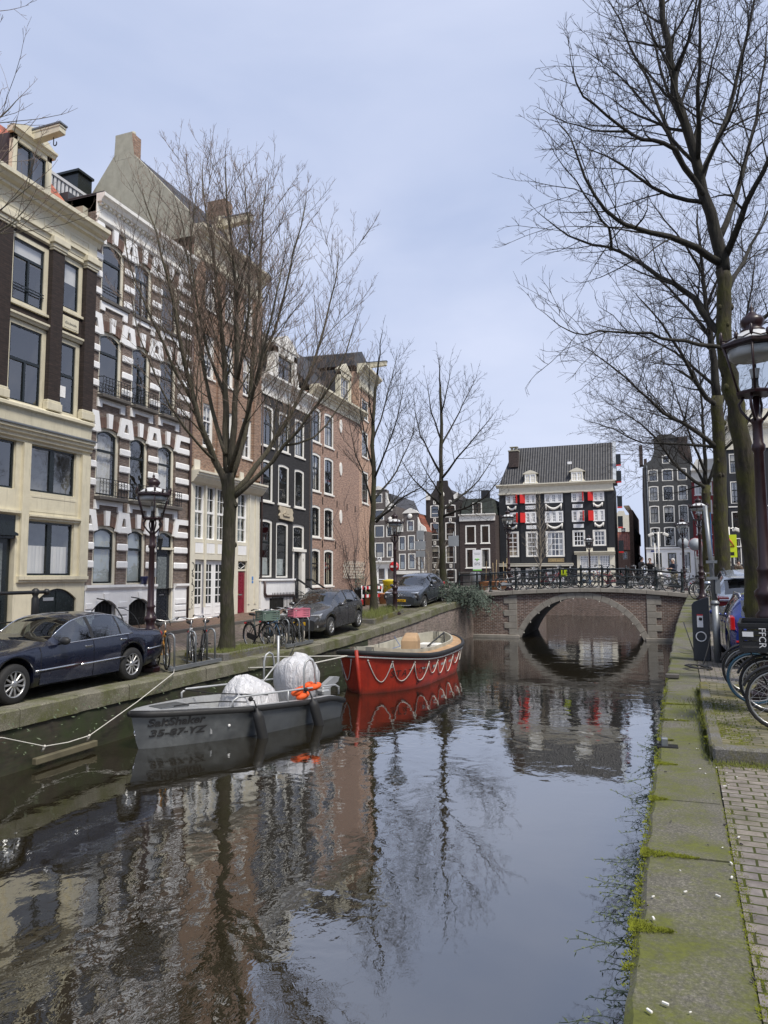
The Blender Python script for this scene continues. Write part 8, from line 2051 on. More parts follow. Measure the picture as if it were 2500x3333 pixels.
    if crate:
        x, z, m, lt = crate; b = MB(); w, d, h, t = (0.20, 0.28, 0.26, 0.012) if m is not M_CRATE else (0.24, 0.32, 0.34, 0.014)
        for y0, y1 in ((-d,-d+t),(d-t,d)): 
            for k in range(5): b.box(x-w,x+w,y0,y1,z+h*k/5,z+h*(k+0.62)/5)
        for x0, x1 in ((x-w,x-w+t),(x+w-t,x+w)):
            for k in range(5): b.box(x0,x1,-d+t,d-t,z+h*k/5,z+h*(k+0.62)/5)
        for cx in (x-w,x+w-0.03):
            for cy in (-d,d-0.03): b.box(cx-0.002,cx+0.032,cy-0.002,cy+0.032,z,z+h)
        b.box(x-w-0.01,x+w+0.01,-d-0.01,-d+0.02,z+h-0.04,z+h); b.box(x-w-0.01,x+w+0.01,d-0.02,d+0.01,z+h-0.04,z+h); b.box(x-w-0.01,x-w+0.02,-d,d,z+h-0.04,z+h); b.box(x+w-0.02,x+w+0.01,-d,d,z+h-0.04,z+h); b.box(x-w,x+w,-d,d,z-0.01,z)
        c = b.build('crate', m, root, None, ST)
        if lt:
            M = ST @ T(x+0.02, d+0.012, z+h/2) @ RZ(R(180)) @ RX(R(90)) @ RZ(R(-90)); lettering('crate_lettering', lt, M_WSIGN, c, 0.11, M, 0.001, 'CENTER')
            q = MB(); q.box(x+0.08,x+0.2,d+0.012,d+0.014,z+0.18,z+0.24); q.box(x-0.18,x-0.1,d+0.012,d+0.014,z+0.08,z+0.24); q.build('crate_sticker', M_WSIGN, c, None, ST)
        b = MB(); b.tube([(x-0.15,0,z-0.012),(x+0.15,0,z-0.012),(fx+0.02,0.06,r)],0.009,5,0,M=ST); b.tube([(x+0.15,0,z-0.012),(fx+0.02,-0.06,r)],0.009,5,0,M=ST); b.build('front_carrier', M_BLKPL, root)
    return root
BLK = ('bike_black', (0.012,0.012,0.013)); SILV = ('bike_silver', (0.45,0.46,0.47)); YEL = ('bike_orange_yellow', (0.62,0.28,0.035)); GRN = ('bike_dark_green', (0.03,0.045,0.035)); BLU = ('bike_faded_blue', (0.10,0.20,0.34)); RED = ('bike_dark_red', (0.22,0.012,0.02)); WHT = ('bike_pale', (0.5,0.52,0.52))
M_PINK = paint('pink_crate_plastic', (0.55,0.17,0.23), 0.5, 0.15); M_CRATE = paint('black_crate_plastic', (0.014,0.014,0.015), 0.45, 0.2); M_GCRATE = paint('grey_green_carrier', (0.12,0.17,0.14), 0.5, 0.15)
def left_bikes():
    g = 'bicycles in the racks on the left quay'; gz = lambda x,y: gzL(x,y)-0.02
    for (x,y,a,c,lab,kw) in ((-10.45,13.95,-42,YEL,'orange yellow bicycle in the first rack beside the maroon lamp post',{}),(-10.35,15.0,-52,SILV,'silver bicycle standing between the yellow bicycle and the big tree',dict(lean=3)),(-10.3,15.35,-58,BLK,'black bicycle with a bare frame next to the big tree trunk',dict(lean=-4)),
        (-10.55,18.55,-30,GRN,'dark green bicycle with a grey front carrier and cream tyres in the second rack',dict(ftyre=M_CREAMT,crate=(0.50,0.83,M_GCRATE,None))),(-10.45,19.25,-34,BLU,'faded blue bicycle in the second rack behind the green one',dict(lean=4,ftyre=M_CREAMT)),(-10.45,19.65,-33,BLK,'black bicycle in the second rack between blue and crate bicycle',dict(lean=-3)),(-10.35,20.2,-36,BLK,'black bicycle with a pink crate on its front carrier',dict(crate=(0.52,0.84,M_PINK,None),ftyre=M_CREAMT))):
        bike('bicycle', lab, (x,y,gz(x,y)), R(a), c, group=g, **kw)
    for y0, y1, n, lab in ((13.3,15.3,3,'galvanised bicycle rack beside the maroon lamp post'),(18.75,20.5,3,'galvanised bicycle rack holding the pink crate bicycle')):
        rt = empty('bike_rack', (-9.75,y0,gz(-9.75,y0)+0.02), 0, lab, 'bike rack', 'bicycle racks on the left quay'); b = MB(); b.box(-0.04,0.04,0,y1-y0,0.03,0.11); b.build('base_bar', M_GALV, rt)
        for i in range(n):
            y = lerp(0.2,y1-y0-0.2,i/(n-1)); b = MB(); b.tube([(-0.02,y,0.05),(-0.03,y,0.72),(-0.07,y,0.80),(-0.14,y,0.83),(-0.21,y,0.80),(-0.25,y,0.72),(-0.25,y,0.05)],0.022,8); b.tube([(0.0,y+0.08,0.05),(-0.45,y+0.08,0.16)],0.02,6); b.build('hoop', M_GALV, rt)
left_bikes()
def bridge_bikes():
    g = 'bicycles leaning on the bridge railing'; top = lambda x: smooth([(-9,1.18),(-8.2,1.22),(-5.8,1.38),(-2.3,1.5),(0.1,1.41),(1.95,1.25),(2.6,1.2)], x)
    L = ((-6.3,36.95,6,SILV,'pale silver bicycle at the left end of the bridge by the flower pots'),(-4.9,36.95,183,BLK,'black bicycle on the bridge left of the dark red one'),(-4.35,37.35,5,RED,'dark red bicycle on the bridge in front of the shop canopy'),(-3.05,36.95,178,BLK,'black bicycle at the crown of the bridge arch'),(-2.35,37.3,4,BLU,'pale blue bicycle on the bridge before the cream shop front'),(-1.75,36.95,182,RED,'red bicycle on the bridge right of the pale blue one'),(-0.65,36.98,2,BLK,'black bicycle with saddlebags below the alley opening'),(0.35,36.95,181,BLK,'black bicycle in front of the two standing people'),(1.75,36.98,-4,BLK,'black bicycle before the white haired person on the bridge'),(-5.6,37.4,4,BLK,'black bicycle in the second row by the left lantern post'),(-3.7,37.45,182,GRN,'dark green bicycle behind the yellow green notice'),(-1.2,37.45,178,BLK,'black bicycle in the second row left of the alley opening'),(-0.15,37.4,3,SILV,'silver bicycle in the second row below the alley opening'),(1.15,37.45,184,GRN,'dark green bicycle in the second row by the camera mast'))
    for x,y,a,c,lab in L: bike('bicycle', lab, (x,y,top(x)-0.012), R(a), c, lean=(-4 if abs(a) > 90 else 4)*-1, group=g, far=True)
    for x,y,a,c,lab in ((2.55,35.5,60,BLK,'black bicycle parked nose to the railing end on the right quay'),(2.5,33.6,40,WHT,'grey bicycle with pale wheels at the foot of the bridge on the right'),(3.0,37.6,20,GRN,'dark green bicycle behind the right end of the bridge railing')): bike('bicycle', lab, (x,y,ezR(y)), R(a), c, far=True, group='bicycles at the right bridge foot')
bridge_bikes()
def right_bikes():
    g = 'bicycles on the raised platform by the near lantern'; z = 0.385
    bike('bicycle', 'blue tyred bicycle behind the black crate bicycle', (1.92,10.72,z), R(173), BLK, ftyre=M_BLUET, lean=-4, group=g)
    bike('bicycle', 'black bicycle farthest back, its tyre just behind the blue one', (1.95,11.65,z), R(178), BLK, lean=-3, group=g)
    bike('bicycle', 'dark bicycle with a lettered black plastic crate over its silver rimmed front wheel', (2.0,10.1,z), R(171), GRN, lean=-3, crate=(0.62,0.80,M_CRATE,'FFCR'), group=g)
    bike('bicycle', 'black bicycle nearest the camera, cut by the right edge', (1.93,8.95,z), R(169), BLK, lean=-4, group=g)
right_bikes()
M_MAROON = paint('maroon_cast_iron', (0.022,0.007,0.009), 0.38, 0.3, dirt=((0.06,0.05,0.045), 0.4))
M_OPAL = paint('opal_dome', (0.62,0.63,0.63), 0.3, 0.05)
M_LANT = glassmat('lantern_glass', 1.5, (0.86,0.88,0.88), 0.05, 0.0)
def lamp_proto():
    root = empty('street_lamp', (0,0,0), 0)
    b = MB()
    b.lathe([(0.25,0),(0.25,0.08),(0.21,0.11)], 8, sm=False); b.lathe([(0.21,0.11),(0.15,0.17),(0.115,0.28),(0.10,0.42),(0.092,0.85),(0.13,0.88),(0.13,0.93),(0.09,0.97),(0.10,1.05),(0.115,1.1),(0.135,1.13),(0.135,1.18),(0.09,1.22),(0.082,1.38),(0.095,1.40),(0.095,1.43),(0.074,1.46),(0.060,2.72),(0.082,2.75),(0.082,2.80),(0.062,2.83),(0.060,3.04),(0.075,3.06),(0.075,3.10),(0.04,3.12),(0.04,3.36)], 16)
    b.build('post', M_MAROON, root)
    for i in range(4):
        a = R(45+90*i); b = MB(); b.tube([(r_*math.cos(a), r_*math.sin(a), z) for r_, z in ((0.07,3.08),(0.12,3.13),(0.19,3.22),(0.21,3.29),(0.17,3.34),(0.15,3.38))], 0.018, 6); b.build('bracket', M_MAROON, root)
    k = 6; z0, z1, r0, r1 = 3.40, 3.92, 0.225, 0.385; P = lambda r_, z, i: (r_*math.cos(2*math.pi*i/k), r_*math.sin(2*math.pi*i/k), z)
    b = MB(); b.lathe([(r0+0.02,z0-0.03),(r0+0.03,z0),(r0-0.02,z0+0.02)], k, sm=False); b.lathe([(r1-0.02,z1-0.02),(r1+0.03,z1),(r1+0.03,z1+0.03),(r1-0.02,z1+0.05)], k, sm=False)
    for i in range(k): b.tube([P(r0,z0,i),P(r1,z1,i)],0.014,4)
    lf = b.build('lantern_frame', M_MAROON, root)
    for i in range(k):
        g = MB(); g.add([P(r0-0.005,z0+0.02,i),P(r0-0.005,z0+0.02,i+1),P(r1-0.01,z1-0.02,i+1),P(r1-0.01,z1-0.02,i)], [(0,1,2,3)]); g.build('pane', M_LANT, lf)
    b = MB(); b.lathe([(r1-0.03,z1+0.045),(0.30,4.0),(0.20,4.07),(0.14,4.10)], 12); b.build('dome', M_OPAL, root)
    b = MB(); b.lathe([(0.15,4.09),(0.15,4.12),(0.10,4.13),(0.13,4.17),(0.15,4.22),(0.12,4.27),(0.07,4.29),(0.05,4.32),(0.02,4.34),(0.035,4.37),(0.01,4.40),(0.004,4.46)], 12)
    for i in range(12):
        a = 2*math.pi*i/12; q = (r1+0.03)*math.cos(math.pi/6)/math.cos((a % (math.pi/3))-math.pi/6)
        h = 0.12 if i % 2 == 0 else 0.08; b.ball((q*math.cos(a), q*math.sin(a), z1+0.05+h*0.5), 0.032, 0, 7, 5, (0.8,0.8,h/0.055))
        a2 = 2*math.pi*(i+1)/12; q2 = (r1+0.03)*math.cos(math.pi/6)/math.cos((a2 % (math.pi/3))-math.pi/6); am = (a+a2)/2; qm = (q+q2)/2
        b.tube([(q*math.cos(a),q*math.sin(a),z1+0.07),(qm*math.cos(am),qm*math.sin(am),z1+0.045),(q2*math.cos(a2),q2*math.sin(a2),z1+0.07)],0.009,4)
    b.build('crown', M_MAROON, root)
    b = MB(); b.lathe([(0.06,z0+0.02),(0.05,z0+0.06),(0.04,z0+0.08),(0.04,z0+0.16)],10,1); b.lathe([(0.045,z0+0.16),(0.05,z0+0.2),(0.062,z0+0.26),(0.065,z0+0.27)],10,0); b.lathe([(0.31,z1-0.03),(0.30,z1-0.11),(0.26,z1-0.13)],12,0); b.build('bulb', [M_OPAL, M_BLKPL], root)
    return root
LP = lamp_proto()
def lamps():
    for i, (x,y,z,s,rz,lab) in enumerate(((-10.4,13.45,0.03,1.0,12,'maroon lantern post behind the navy saloon'),(1.60,11.15,0.385,1.1,20,'large maroon lantern at the right edge beside the mossy leaning tree'),(-10.0,29.2,0.46,1.0,8,'lantern post in front of the grey crossover on the left quay'),(-6.75,38.6,1.30,1.0,30,'lantern post on the left end of the bridge by the flower pots'),(2.35,33.2,1.05,1.0,15,'lantern half hidden by the dark trunk at the right bridge foot'),(2.35,46.5,1.17,1.0,0,'lantern post before the ash grey house'),(-4.2,63.5,1.17,1.0,0,'small far lantern in front of the cream shop front'),(-19.9,52.0,1.16,0.9,0,'small lantern above the roof of the grey crossover'))):
        o = LP if i == 0 else copy_tree(LP); o.location = (x,y,z); o.scale = (s,s,1.26 if s > 1 else s); o.rotation_euler = (0,0,R(rz)); tag(o, lab, 'street lamp', 'street lamps')
lamps()
M_SIGNB = paint('sign_back_grey', (0.30,0.33,0.36), 0.5, 0.12); M_SIGNR = paint('sign_red', (0.55,0.02,0.03), 0.4, 0.05); M_YG = paint('fluorescent_yellow_green', (0.60,0.72,0.02), 0.5, 0.05)
M_TERRA = paint('terracotta', (0.50,0.24,0.12), 0.8, 0.2); M_BAMBOO = paint('bamboo_cane', (0.52,0.40,0.22), 0.7, 0.2); M_CHARGE = paint('charger_grey', (0.022,0.026,0.032), 0.45, 0.15); M_YEL = paint('yellow_plastic', (0.75,0.58,0.02), 0.5, 0.1)
def pole_sign(label, x, y, zb, h, plates, r=0.03, mat=None, name='traffic_sign'):
    rt = empty(name, (x,y,zb), 0, label, 'sign'); b = MB(); b.tube([(0,0,-0.1),(0,0,h)], r, 8); b.build('pole', mat or M_GALV, rt)
    for (kind, z, w, hh, m) in plates:
        b = MB()
        if kind == 'box': b.box(-w/2,w/2,-0.05,-0.035,z-hh/2,z+hh/2,0,c=0.004); b.box(-w/2,w/2,-0.035,0.0,z-0.02,z+0.02)
        else: b.lathe([(w/2,0),(w/2,0.015)],24,0,T(0,-0.035,z) @ RX(R(90)))
        b.build('sign_plate', m, rt)
    return rt
def furniture():
    pole_sign('stacked grey sign backs on one pole left of the dark neck gable house', -12.2, 40.3, 1.05, 4.0, [('box',3.45,0.45,0.55,M_SIGNB),('box',2.85,0.62,0.5,M_SIGNB),('box',2.35,0.55,0.35,M_SIGNB)])
    pole_sign('pair of grey sign backs beside the mossy trunk near the bridge', -10.35, 40.9, 1.1, 3.6, [('box',3.05,0.62,0.62,M_SIGNB)])
    o = pole_sign('red no entry sign with white bar behind the left quay lantern', -14.35, 41.8, 0.95, 2.1, [('disc',1.75,0.62,0,M_SIGNR)]); b = MB(); b.box(-0.22,0.22,-0.06,-0.052,1.69,1.81); b.build('white_bar', M_WSIGN, o)
    pole_sign('round grey sign back on a pole in front of the white ground floor', 2.42, 47.6, 1.15, 3.2, [('disc',2.9,0.66,0,M_SIGNB),('box',2.25,0.42,0.15,M_SIGNB)])
    o = pole_sign('round grey sign back with a red rim on the far lantern post', 2.95, 45.2, 1.15, 3.1, [('disc',2.72,0.72,0,M_SIGNB)]); b = MB(); b.torus(0.36,0.012,24,5,0,T(0,-0.04,2.72) @ RX(R(90))); b.build('sign_rim', M_SIGNR, o)
    o = pole_sign('yellow green warning sign with red triangle between two trunks', 3.45, 33.2, 1.05, 2.9, [('box',2.25,0.62,0.95,M_YG)])
    b = MB(); q = [Vector((0.24*math.sin(a),-0.056,2.36+0.24*math.cos(a))) for a in (0,R(120),R(240))]; b.tube(q+[q[0]],0.03,4); b.build('triangle', M_SIGNR, o); b = MB(); b.box(-0.2,0.2,-0.055,-0.05,1.86,2.0); b.box(-0.04,0.04,-0.06,-0.052,2.26,2.42); b.build('symbol', M_PLTXT, o)
    rt = empty('grey_pole', (1.42,16.9,0.25), R(-4), 'tall grey steel pole with a blue sign panel beside the charging post', 'pole'); b = MB(); b.tube([(0.03,0,0),(0.02,0,1.25)],0.075,12); b.tube([(0.02,0,1.25),(-0.09,0,3.35)],0.048,12); b.lathe([(0.09,0),(0.09,0.04),(0.05,0.09)],12,0,T(0.02,0,1.22)); b.build('pole', M_GALV, rt); b = MB(); b.box(0.0,0.02,0.03,0.36,2.2,3.2); b.build('blue_panel', paint('sign_blue', (0.03,0.12,0.35), 0.4), rt); b = MB(); b.box(-0.12,0.1,-0.07,0.07,2.1,2.16); b.box(-0.12,0.1,-0.07,0.07,1.75,1.81); b.box(0.04,0.14,-0.05,0.05,1.45,1.75); b.build('clamp', M_GALV, rt)
    rt = empty('charging_post', (1.17,17.2,0.25), R(-8), 'dark grey charging post with a white panel and ring light, cable plugged in', 'charging post'); b = MB(); b.prism([(-0.17,0),(0.17,0),(0.17,1.37),(0.1,1.36),(-0.12,1.27),(-0.17,1.20)],-0.11,0.11,'y'); b.build('cabinet', M_CHARGE, rt, bevel=0.015)
    b = MB(); b.box(-0.07,0.05,-0.118,-0.111,0.72,1.0); b.build('display_panel', M_WSIGN, rt); b = MB(); b.box(-0.07,0.05,-0.121,-0.1185,0.97,1.0,1); b.lathe([(0.035,0),(0.035,0.012)],14,0,T(0,-0.118,0.90) @ RX(R(90))); b.build('socket', [M_PLTXT, M_SIGNR], rt); b = MB(); b.torus(0.10,0.012,24,6,0,T(0,-0.115,0.52) @ RX(R(90))); b.build('ring_light', M_WSIGN, rt)
    b = MB(); pts = [(1.33,17.02,0.82),(1.25,16.6,0.6),(1.12,16.2,0.30),(1.05,15.9,0.27)]
    for i in range(30): a = i*0.62; pts.append((0.98+0.20*math.cos(a)+0.05*math.sin(i), 15.55+0.28*math.sin(a), 0.27+0.05*abs(math.sin(a*0.5))))
    b.tube(pts, 0.014, 6); tag(b.build('charging_cable', M_RUBBER), 'black charging cable coiled on the setts below the charging post', 'cable')
    b = MB(); pts = [(0.95,20.0,0.9)]; 
    for i in range(22): a = i*0.7; pts.append((0.93+0.16*math.cos(a), 18.6+0.3*math.sin(a), 0.275))
    b.tube(pts, 0.014, 6); tag(b.build('charging_cable', M_RUBBER), 'second black cable looped behind the charging post at the coping', 'cable')
    for x,y,lab in ((1.0,47.0,'white twin security cameras on a mast before the ash grey house'),(4.6,43.8,'white security camera on a mast between the dark trunk and black house')):
        rt = empty('camera_mast', (x,y,1.15), 0, lab, 'camera mast'); b = MB(); b.tube([(0,0,0),(0,0,3.6)],0.04,8); b.tube([(-0.22,0,0),(-0.22,0,2.9)],0.03,8); b.lathe([(0.2,0),(0.2,0.9),(0.08,1.2)],10,0); b.build('mast', M_OFFW, rt)
        for s in (1,-1): b = MB(); b.tube([(0,0,3.5),(s*0.25,0,3.55)],0.03,6); b.box(-0.12,0.22,-0.1,0.1,-0.09,0.09,0,T(s*0.38,0,3.45) @ RZ(R(90-s*90)) @ RY(R(25)),c=0.03); b.build('camera', M_OFFW, rt)
    rt = empty('banner', (-14.6,66.6,2.6), 0, 'white hanging banner with a green bee emblem and dark lettering', 'banner'); b = MB(); b.box(-0.42,0.42,-0.02,0.0,0.12,1.95); b.box(-0.42,0.42,-0.021,0.001,0.0,0.12,1); b.build('cloth', [M_WSIGN, paint('banner_green', (0.18,0.55,0.08), 0.6)], rt)
    lettering('banner_lettering','SPS',M_STEEL_D,rt,0.36,T(0,-0.03,0.52) @ RX(R(90)),0.003,'CENTER',0,0.004,1.1); b = MB(); b.ball((0,-0.03,1.02),0.1,0,8,6,(0.6,0.2,1.4)); b.ball((-0.13,-0.03,1.08),0.1,0,8,6,(1.1,0.2,0.5)); b.ball((0.13,-0.03,1.08),0.1,0,8,6,(1.1,0.2,0.5)); b.box(-0.25,0.25,-0.024,-0.02,1.5,1.54,1); b.box(-0.3,0.3,-0.024,-0.02,1.62,1.66,1); b.build('bee_emblem', [MATS['banner_green'], M_STEEL_D], rt); b = MB(); b.tube([(0,1.4,1.97),(0,-0.03,1.97)],0.02,6); b.build('bracket', M_IRON, rt)
    b = MB(); b.box(-3.9,-3.55,37.0,37.03,2.03,2.45); o = tag(b.build('notice', M_YG), 'yellow green paper notice tied to the bridge railing', 'notice'); b = MB(); b.box(-3.76,-3.70,36.985,36.998,2.2,2.38); b.box(-3.82,-3.62,36.985,36.998,2.1,2.14); b.build('symbol', M_PLTXT, o)
    def pot(lab, x, y, z, r, h, mat, plant=None, canes=0, grp=None):
        rt = empty('plant_pot', (x,y,z), 0, lab, 'plant pot', grp); b = MB(); b.lathe([(r*0.7,0),(r*0.95,h*0.85),(r*1.06,h*0.86),(r*1.06,h),(r*0.9,h),(r*0.88,h*0.9)],14); b.build('pot', mat, rt); rr = random.Random(int(x*100))
        if canes:
            b = MB()
            for i in range(canes): a = i*2.1; b.tube([(0.1*math.cos(a),0.1*math.sin(a),h*0.9),(0.16*math.cos(a),0.16*math.sin(a),h+rr.uniform(1.0,1.35))],0.02,5)
            b.build('cane', M_BAMBOO, rt)
        if plant:
            b = MB(); leaves(b, (0,0,h+plant*0.5), (r*1.1,r*1.1,plant*0.6), 90, 0.06, rr); b.build('foliage', M_LEAF, rt)
    for x,y,c in ((-7.75,39.6,2),(-7.2,39.8,2),(-8.25,39.3,1)): pot({-7.75:'terracotta pot with two canes between two other pots on the bridge',-7.2:'terracotta pot with canes, right of three on the bridge',-8.25:'terracotta pot with one cane beside the steel bin'}[x], x,y,1.32,0.26,0.5,M_TERRA,canes=c,grp='terracotta pots on the bridge')
    b = MB(); b.lathe([(0.30,0),(0.30,1.0),(0.26,1.05),(0.2,1.07)],16); o = tag(b.build('litter_bin', M_GALV), 'round steel litter bin behind the left bridge railing', 'bin'); o.location = (-8.75,39.4,1.25)
    pot('large terracotta pot with green plant beside the second tree on the left quay', -12.3,34.3,0.72,0.36,0.55,M_TERRA,0.35); pot('terracotta pot behind the large one beneath the sandy brick wall', -12.9,33.7,0.68,0.30,0.45,M_TERRA,0.3)
    b = MB(); b.lathe([(0.30,0),(0.36,0.65),(0.40,0.72),(0.40,0.78),(0.1,0.84)],12); o = tag(b.build('yellow_tub', M_YEL), 'yellow plastic tub on a grey block beside the crossover', 'tub'); o.location = (-13.2,37.6,1.1); b = MB(); b.box(-13.6,-12.8,37.3,37.9,0.5,1.1,0,c=0.03); tag(b.build('concrete_block', M_STONE), 'grey block carrying the yellow tub', 'block')
    rt = empty('scooter', (-14.4,39.6,0.85), R(20), 'black scooter parked beyond the yellow tub', 'scooter'); b = MB()
    b.loft([[(x,w*c,z+h*sn) for c,sn in ((1,0),(0.7,0.7),(0,1),(-0.7,0.7),(-1,0),(-0.7,-0.7),(0,-1),(0.7,-0.7))] for x,w,z,h in ((-0.7,0.08,0.7,0.06),(-0.45,0.17,0.65,0.2),(-0.1,0.18,0.6,0.22),(0.1,0.16,0.4,0.1),(0.35,0.2,0.55,0.28),(0.5,0.12,0.8,0.2),(0.55,0.06,0.95,0.05))],0); b.build('body', M_BLKPL, rt)
    for x in (-0.5,0.6): b = MB(); b.torus(0.2,0.06,16,8,0,T(x,0,0.26) @ RX(R(90))); b.build('wheel', M_TYRE, rt)
    b = MB(); b.tube([(0.45,-0.32,1.05),(0.52,0,1.0),(0.45,0.32,1.05)],0.018,6); b.build('handlebar', M_BLKPL, rt)
    rt = empty('barrier', (-12.9,32.7,0.62), R(70), 'red and white striped barrier frame by the trellis wall', 'barrier'); b = MB()
    for k in range(9):
        for z0,z1,off in ((0.85,1.0,0),(0.45,0.6,1)): b.add([(k*0.17,0,z0),(k*0.17+0.17,0,z0),(k*0.17+0.17,0,z1),(k*0.17,0,z1)],[(0,1,2,3)],(k+off)%2)
    for x in (0,1.53): b.tube([(x,0.02,0),(x,0.02,1.05)],0.03,6,1)
    b.build('striped_board', [M_SIGNR, M_WSIGN], rt)
    for k,(x,y) in enumerate(((-12.6,31.2),(-12.75,32.0),(-12.9,32.9),(-13.0,33.8))): b = MB(); b.lathe([(0.09,0),(0.09,0.85),(0.11,0.88),(0.11,0.95),(0.02,1.02)],10); o = b.build('bollard', M_IRON); o.location = (x,y,gzL(x,y)-0.02); tag(o, ('black bollard, one of four in a line between the hatchback and the tan brick wall'), 'bollard', 'black bollards by the tan wall')
    rt = empty('stoop_railing', (-14.4,14.1,0.4), 0, 'heavy black pipe railing with ball end in front of the cream house', 'railing'); b = MB(); b.lathe([(0.09,0),(0.09,1.18),(0.06,1.24),(0.09,1.3),(0.09,1.4),(0.03,1.44)],12); b.build('post', M_IRON, rt); b = MB(); b.tube([(0,-4,1.32),(0,0.05,1.34),(0,0.35,1.34)],0.045,8); b.ball((0,0.36,1.34),0.085,0,10,7); b.tube([(0,-4,0.62),(0,0.28,0.64)],0.02,6); b.build('rail', M_IRON, rt)
    b = MB(); b.lathe([(0.09,0),(0.14,0.26),(0.15,0.28),(0.13,0.28)],12); o = tag(b.build('plant_pot', paint('cobalt_glaze', (0.03,0.04,0.12), 0.25)), 'blue glazed pot on the window sill of the striped house', 'plant pot'); o.location = (-16.5,20.95,1.86)
    rt = empty('wall_lantern', (-16.35,21.6,3.35), 0, 'black wall lantern on a bracket beside door six', 'wall lantern'); b = MB(); b.tube([(-0.25,0,-0.3),(-0.1,0,-0.1),(-0.05,0,0.5),(0.0,0,0.62)],0.015,6); b.ball((0,0,0.66),0.08,0,8,6); b.build('bracket', M_IRON, rt); b = MB(); b.lathe([(0.05,-0.25),(0.11,0.12),(0.13,0.13),(0.03,0.24)],6,sm=False); b.build('lantern', M_IRON, rt)
    for u in (18.65,20.3):
        rt = empty('cellar_guard', (-16.5,u,0.3), 0, 'curved iron guard over the %s cellar hatch of the striped house' % ('left' if u < 19 else 'right'), 'guard', 'cellar guards of the striped house')
        for du,rx,rz,r in ((0,1.15,1.13,0.022),(1.0,0.9,0.8,0.014)): b = MB(); b.tube([(rx*math.sin(R(a)),du,rz*math.cos(R(a))) for a in range(0,91,15)],r,6); b.build('bar', M_IRON, rt)
    for y0,y1,lab in ((15.6,18.2,'mossy stone kerb around the pit of the big tree'),(26.2,29.9,'mossy stone kerb around the weedy pit of the second tree')):
        b = MB()
        for (xa,xb,ya,yb) in ((-9.98,-9.84,y0,y1),(-11.0,-10.86,y0,y1),(-10.86,-9.98,y0,y0+0.14),(-10.86,-9.98,y1-0.14,y1)):
            z0, z1 = gzL(-10.4,ya), gzL(-10.4,yb); b.add([(xa,ya,z0-.2),(xb,ya,z0-.2),(xb,yb,z1-.2),(xa,yb,z1-.2),(xa,ya,z0+.14),(xb,ya,z0+.14),(xb,yb,z1+.14),(xa,yb,z1+.14)],[(4,5,6,7),(0,1,5,4),(1,2,6,5),(2,3,7,6),(3,0,4,7)])
        tag(b.build('pit_kerb', M_KERB, bevel=0.02), kind='structure')
        b = MB(); b.add([(-10.86,y0+.14,gzL(-10.4,y0)+.08),(-9.98,y0+.14,gzL(-10.4,y0)+.08),(-9.98,y1-.14,gzL(-10.4,y1)+.08),(-10.86,y1-.14,gzL(-10.4,y1)+.08)],[(0,1,2,3)]); tag(b.build('soil', M_SOIL), kind='structure')
    b = MB(); b.box(-9.44,-9.34,9.3,10.7,-0.93,-0.82,0,c=0.012); tag(b.build('timber_fender', paint('wet_timber', (0.13,0.115,0.07), 0.8, 0.3)), 'pale timber fender beam along the left quay wall at the waterline', 'beam')
    b = MB(); b.box(0.33,0.56,14.0,14.12,0.26,0.33,0,T(0,0,0),c=0.01); tag(b.build('loose_brick', M_STONE_D), 'loose brick lying on the right coping', 'brick')
    b = MB(); b.box(0.13,0.2,8.5,8.58,0.2,0.34,0,c=0.01); b.box(exR(8.5)-0.01,0.30,8.46,8.62,0.1,0.257,1); tag(b.build('mooring_stub', [M_GALV, M_DARK]), 'grey metal stub in the coping notch near the kerb corner', 'mooring stub')
M_LEAF = paint('green_leaves', (0.06,0.10,0.025), 0.6, 0.4, scale=6); M_JUNI = paint('juniper_needles', (0.085,0.115,0.085), 0.7, 0.45, scale=3); M_MOSS = paint('bright_moss', (0.15,0.17,0.010), 0.95, 0.45, scale=14); M_WEED = paint('wall_fern', (0.105,0.135,0.075), 0.7, 0.4, scale=8); M_GRASS = paint('grass_blades', (0.13,0.15,0.035), 0.8, 0.35, scale=9); M_DRY = paint('dry_stems', (0.22,0.17,0.10), 0.9, 0.3)
def leaf(b, p, d, L, w):
    d = d.normalized(); s = d.orthogonal().normalized()*w; b.add([p, p+d*L*0.5+s, p+d*L, p+d*L*0.5-s],[(0,1,2,3)])
def leaves(b, c, rad, n, L, rr):
    c = Vector(c)
    for i in range(n):
        v = Vector((rr.gauss(0,1),rr.gauss(0,1),rr.gauss(0,1))); v = v.normalized()*rr.random()**0.4; p = c+Vector((v.x*rad[0],v.y*rad[1],v.z*rad[2])); leaf(b, p, v+Vector((rr.uniform(-1,1),rr.uniform(-1,1),rr.uniform(-0.2,1))), L*rr.uniform(0.6,1.3), L*0.28)
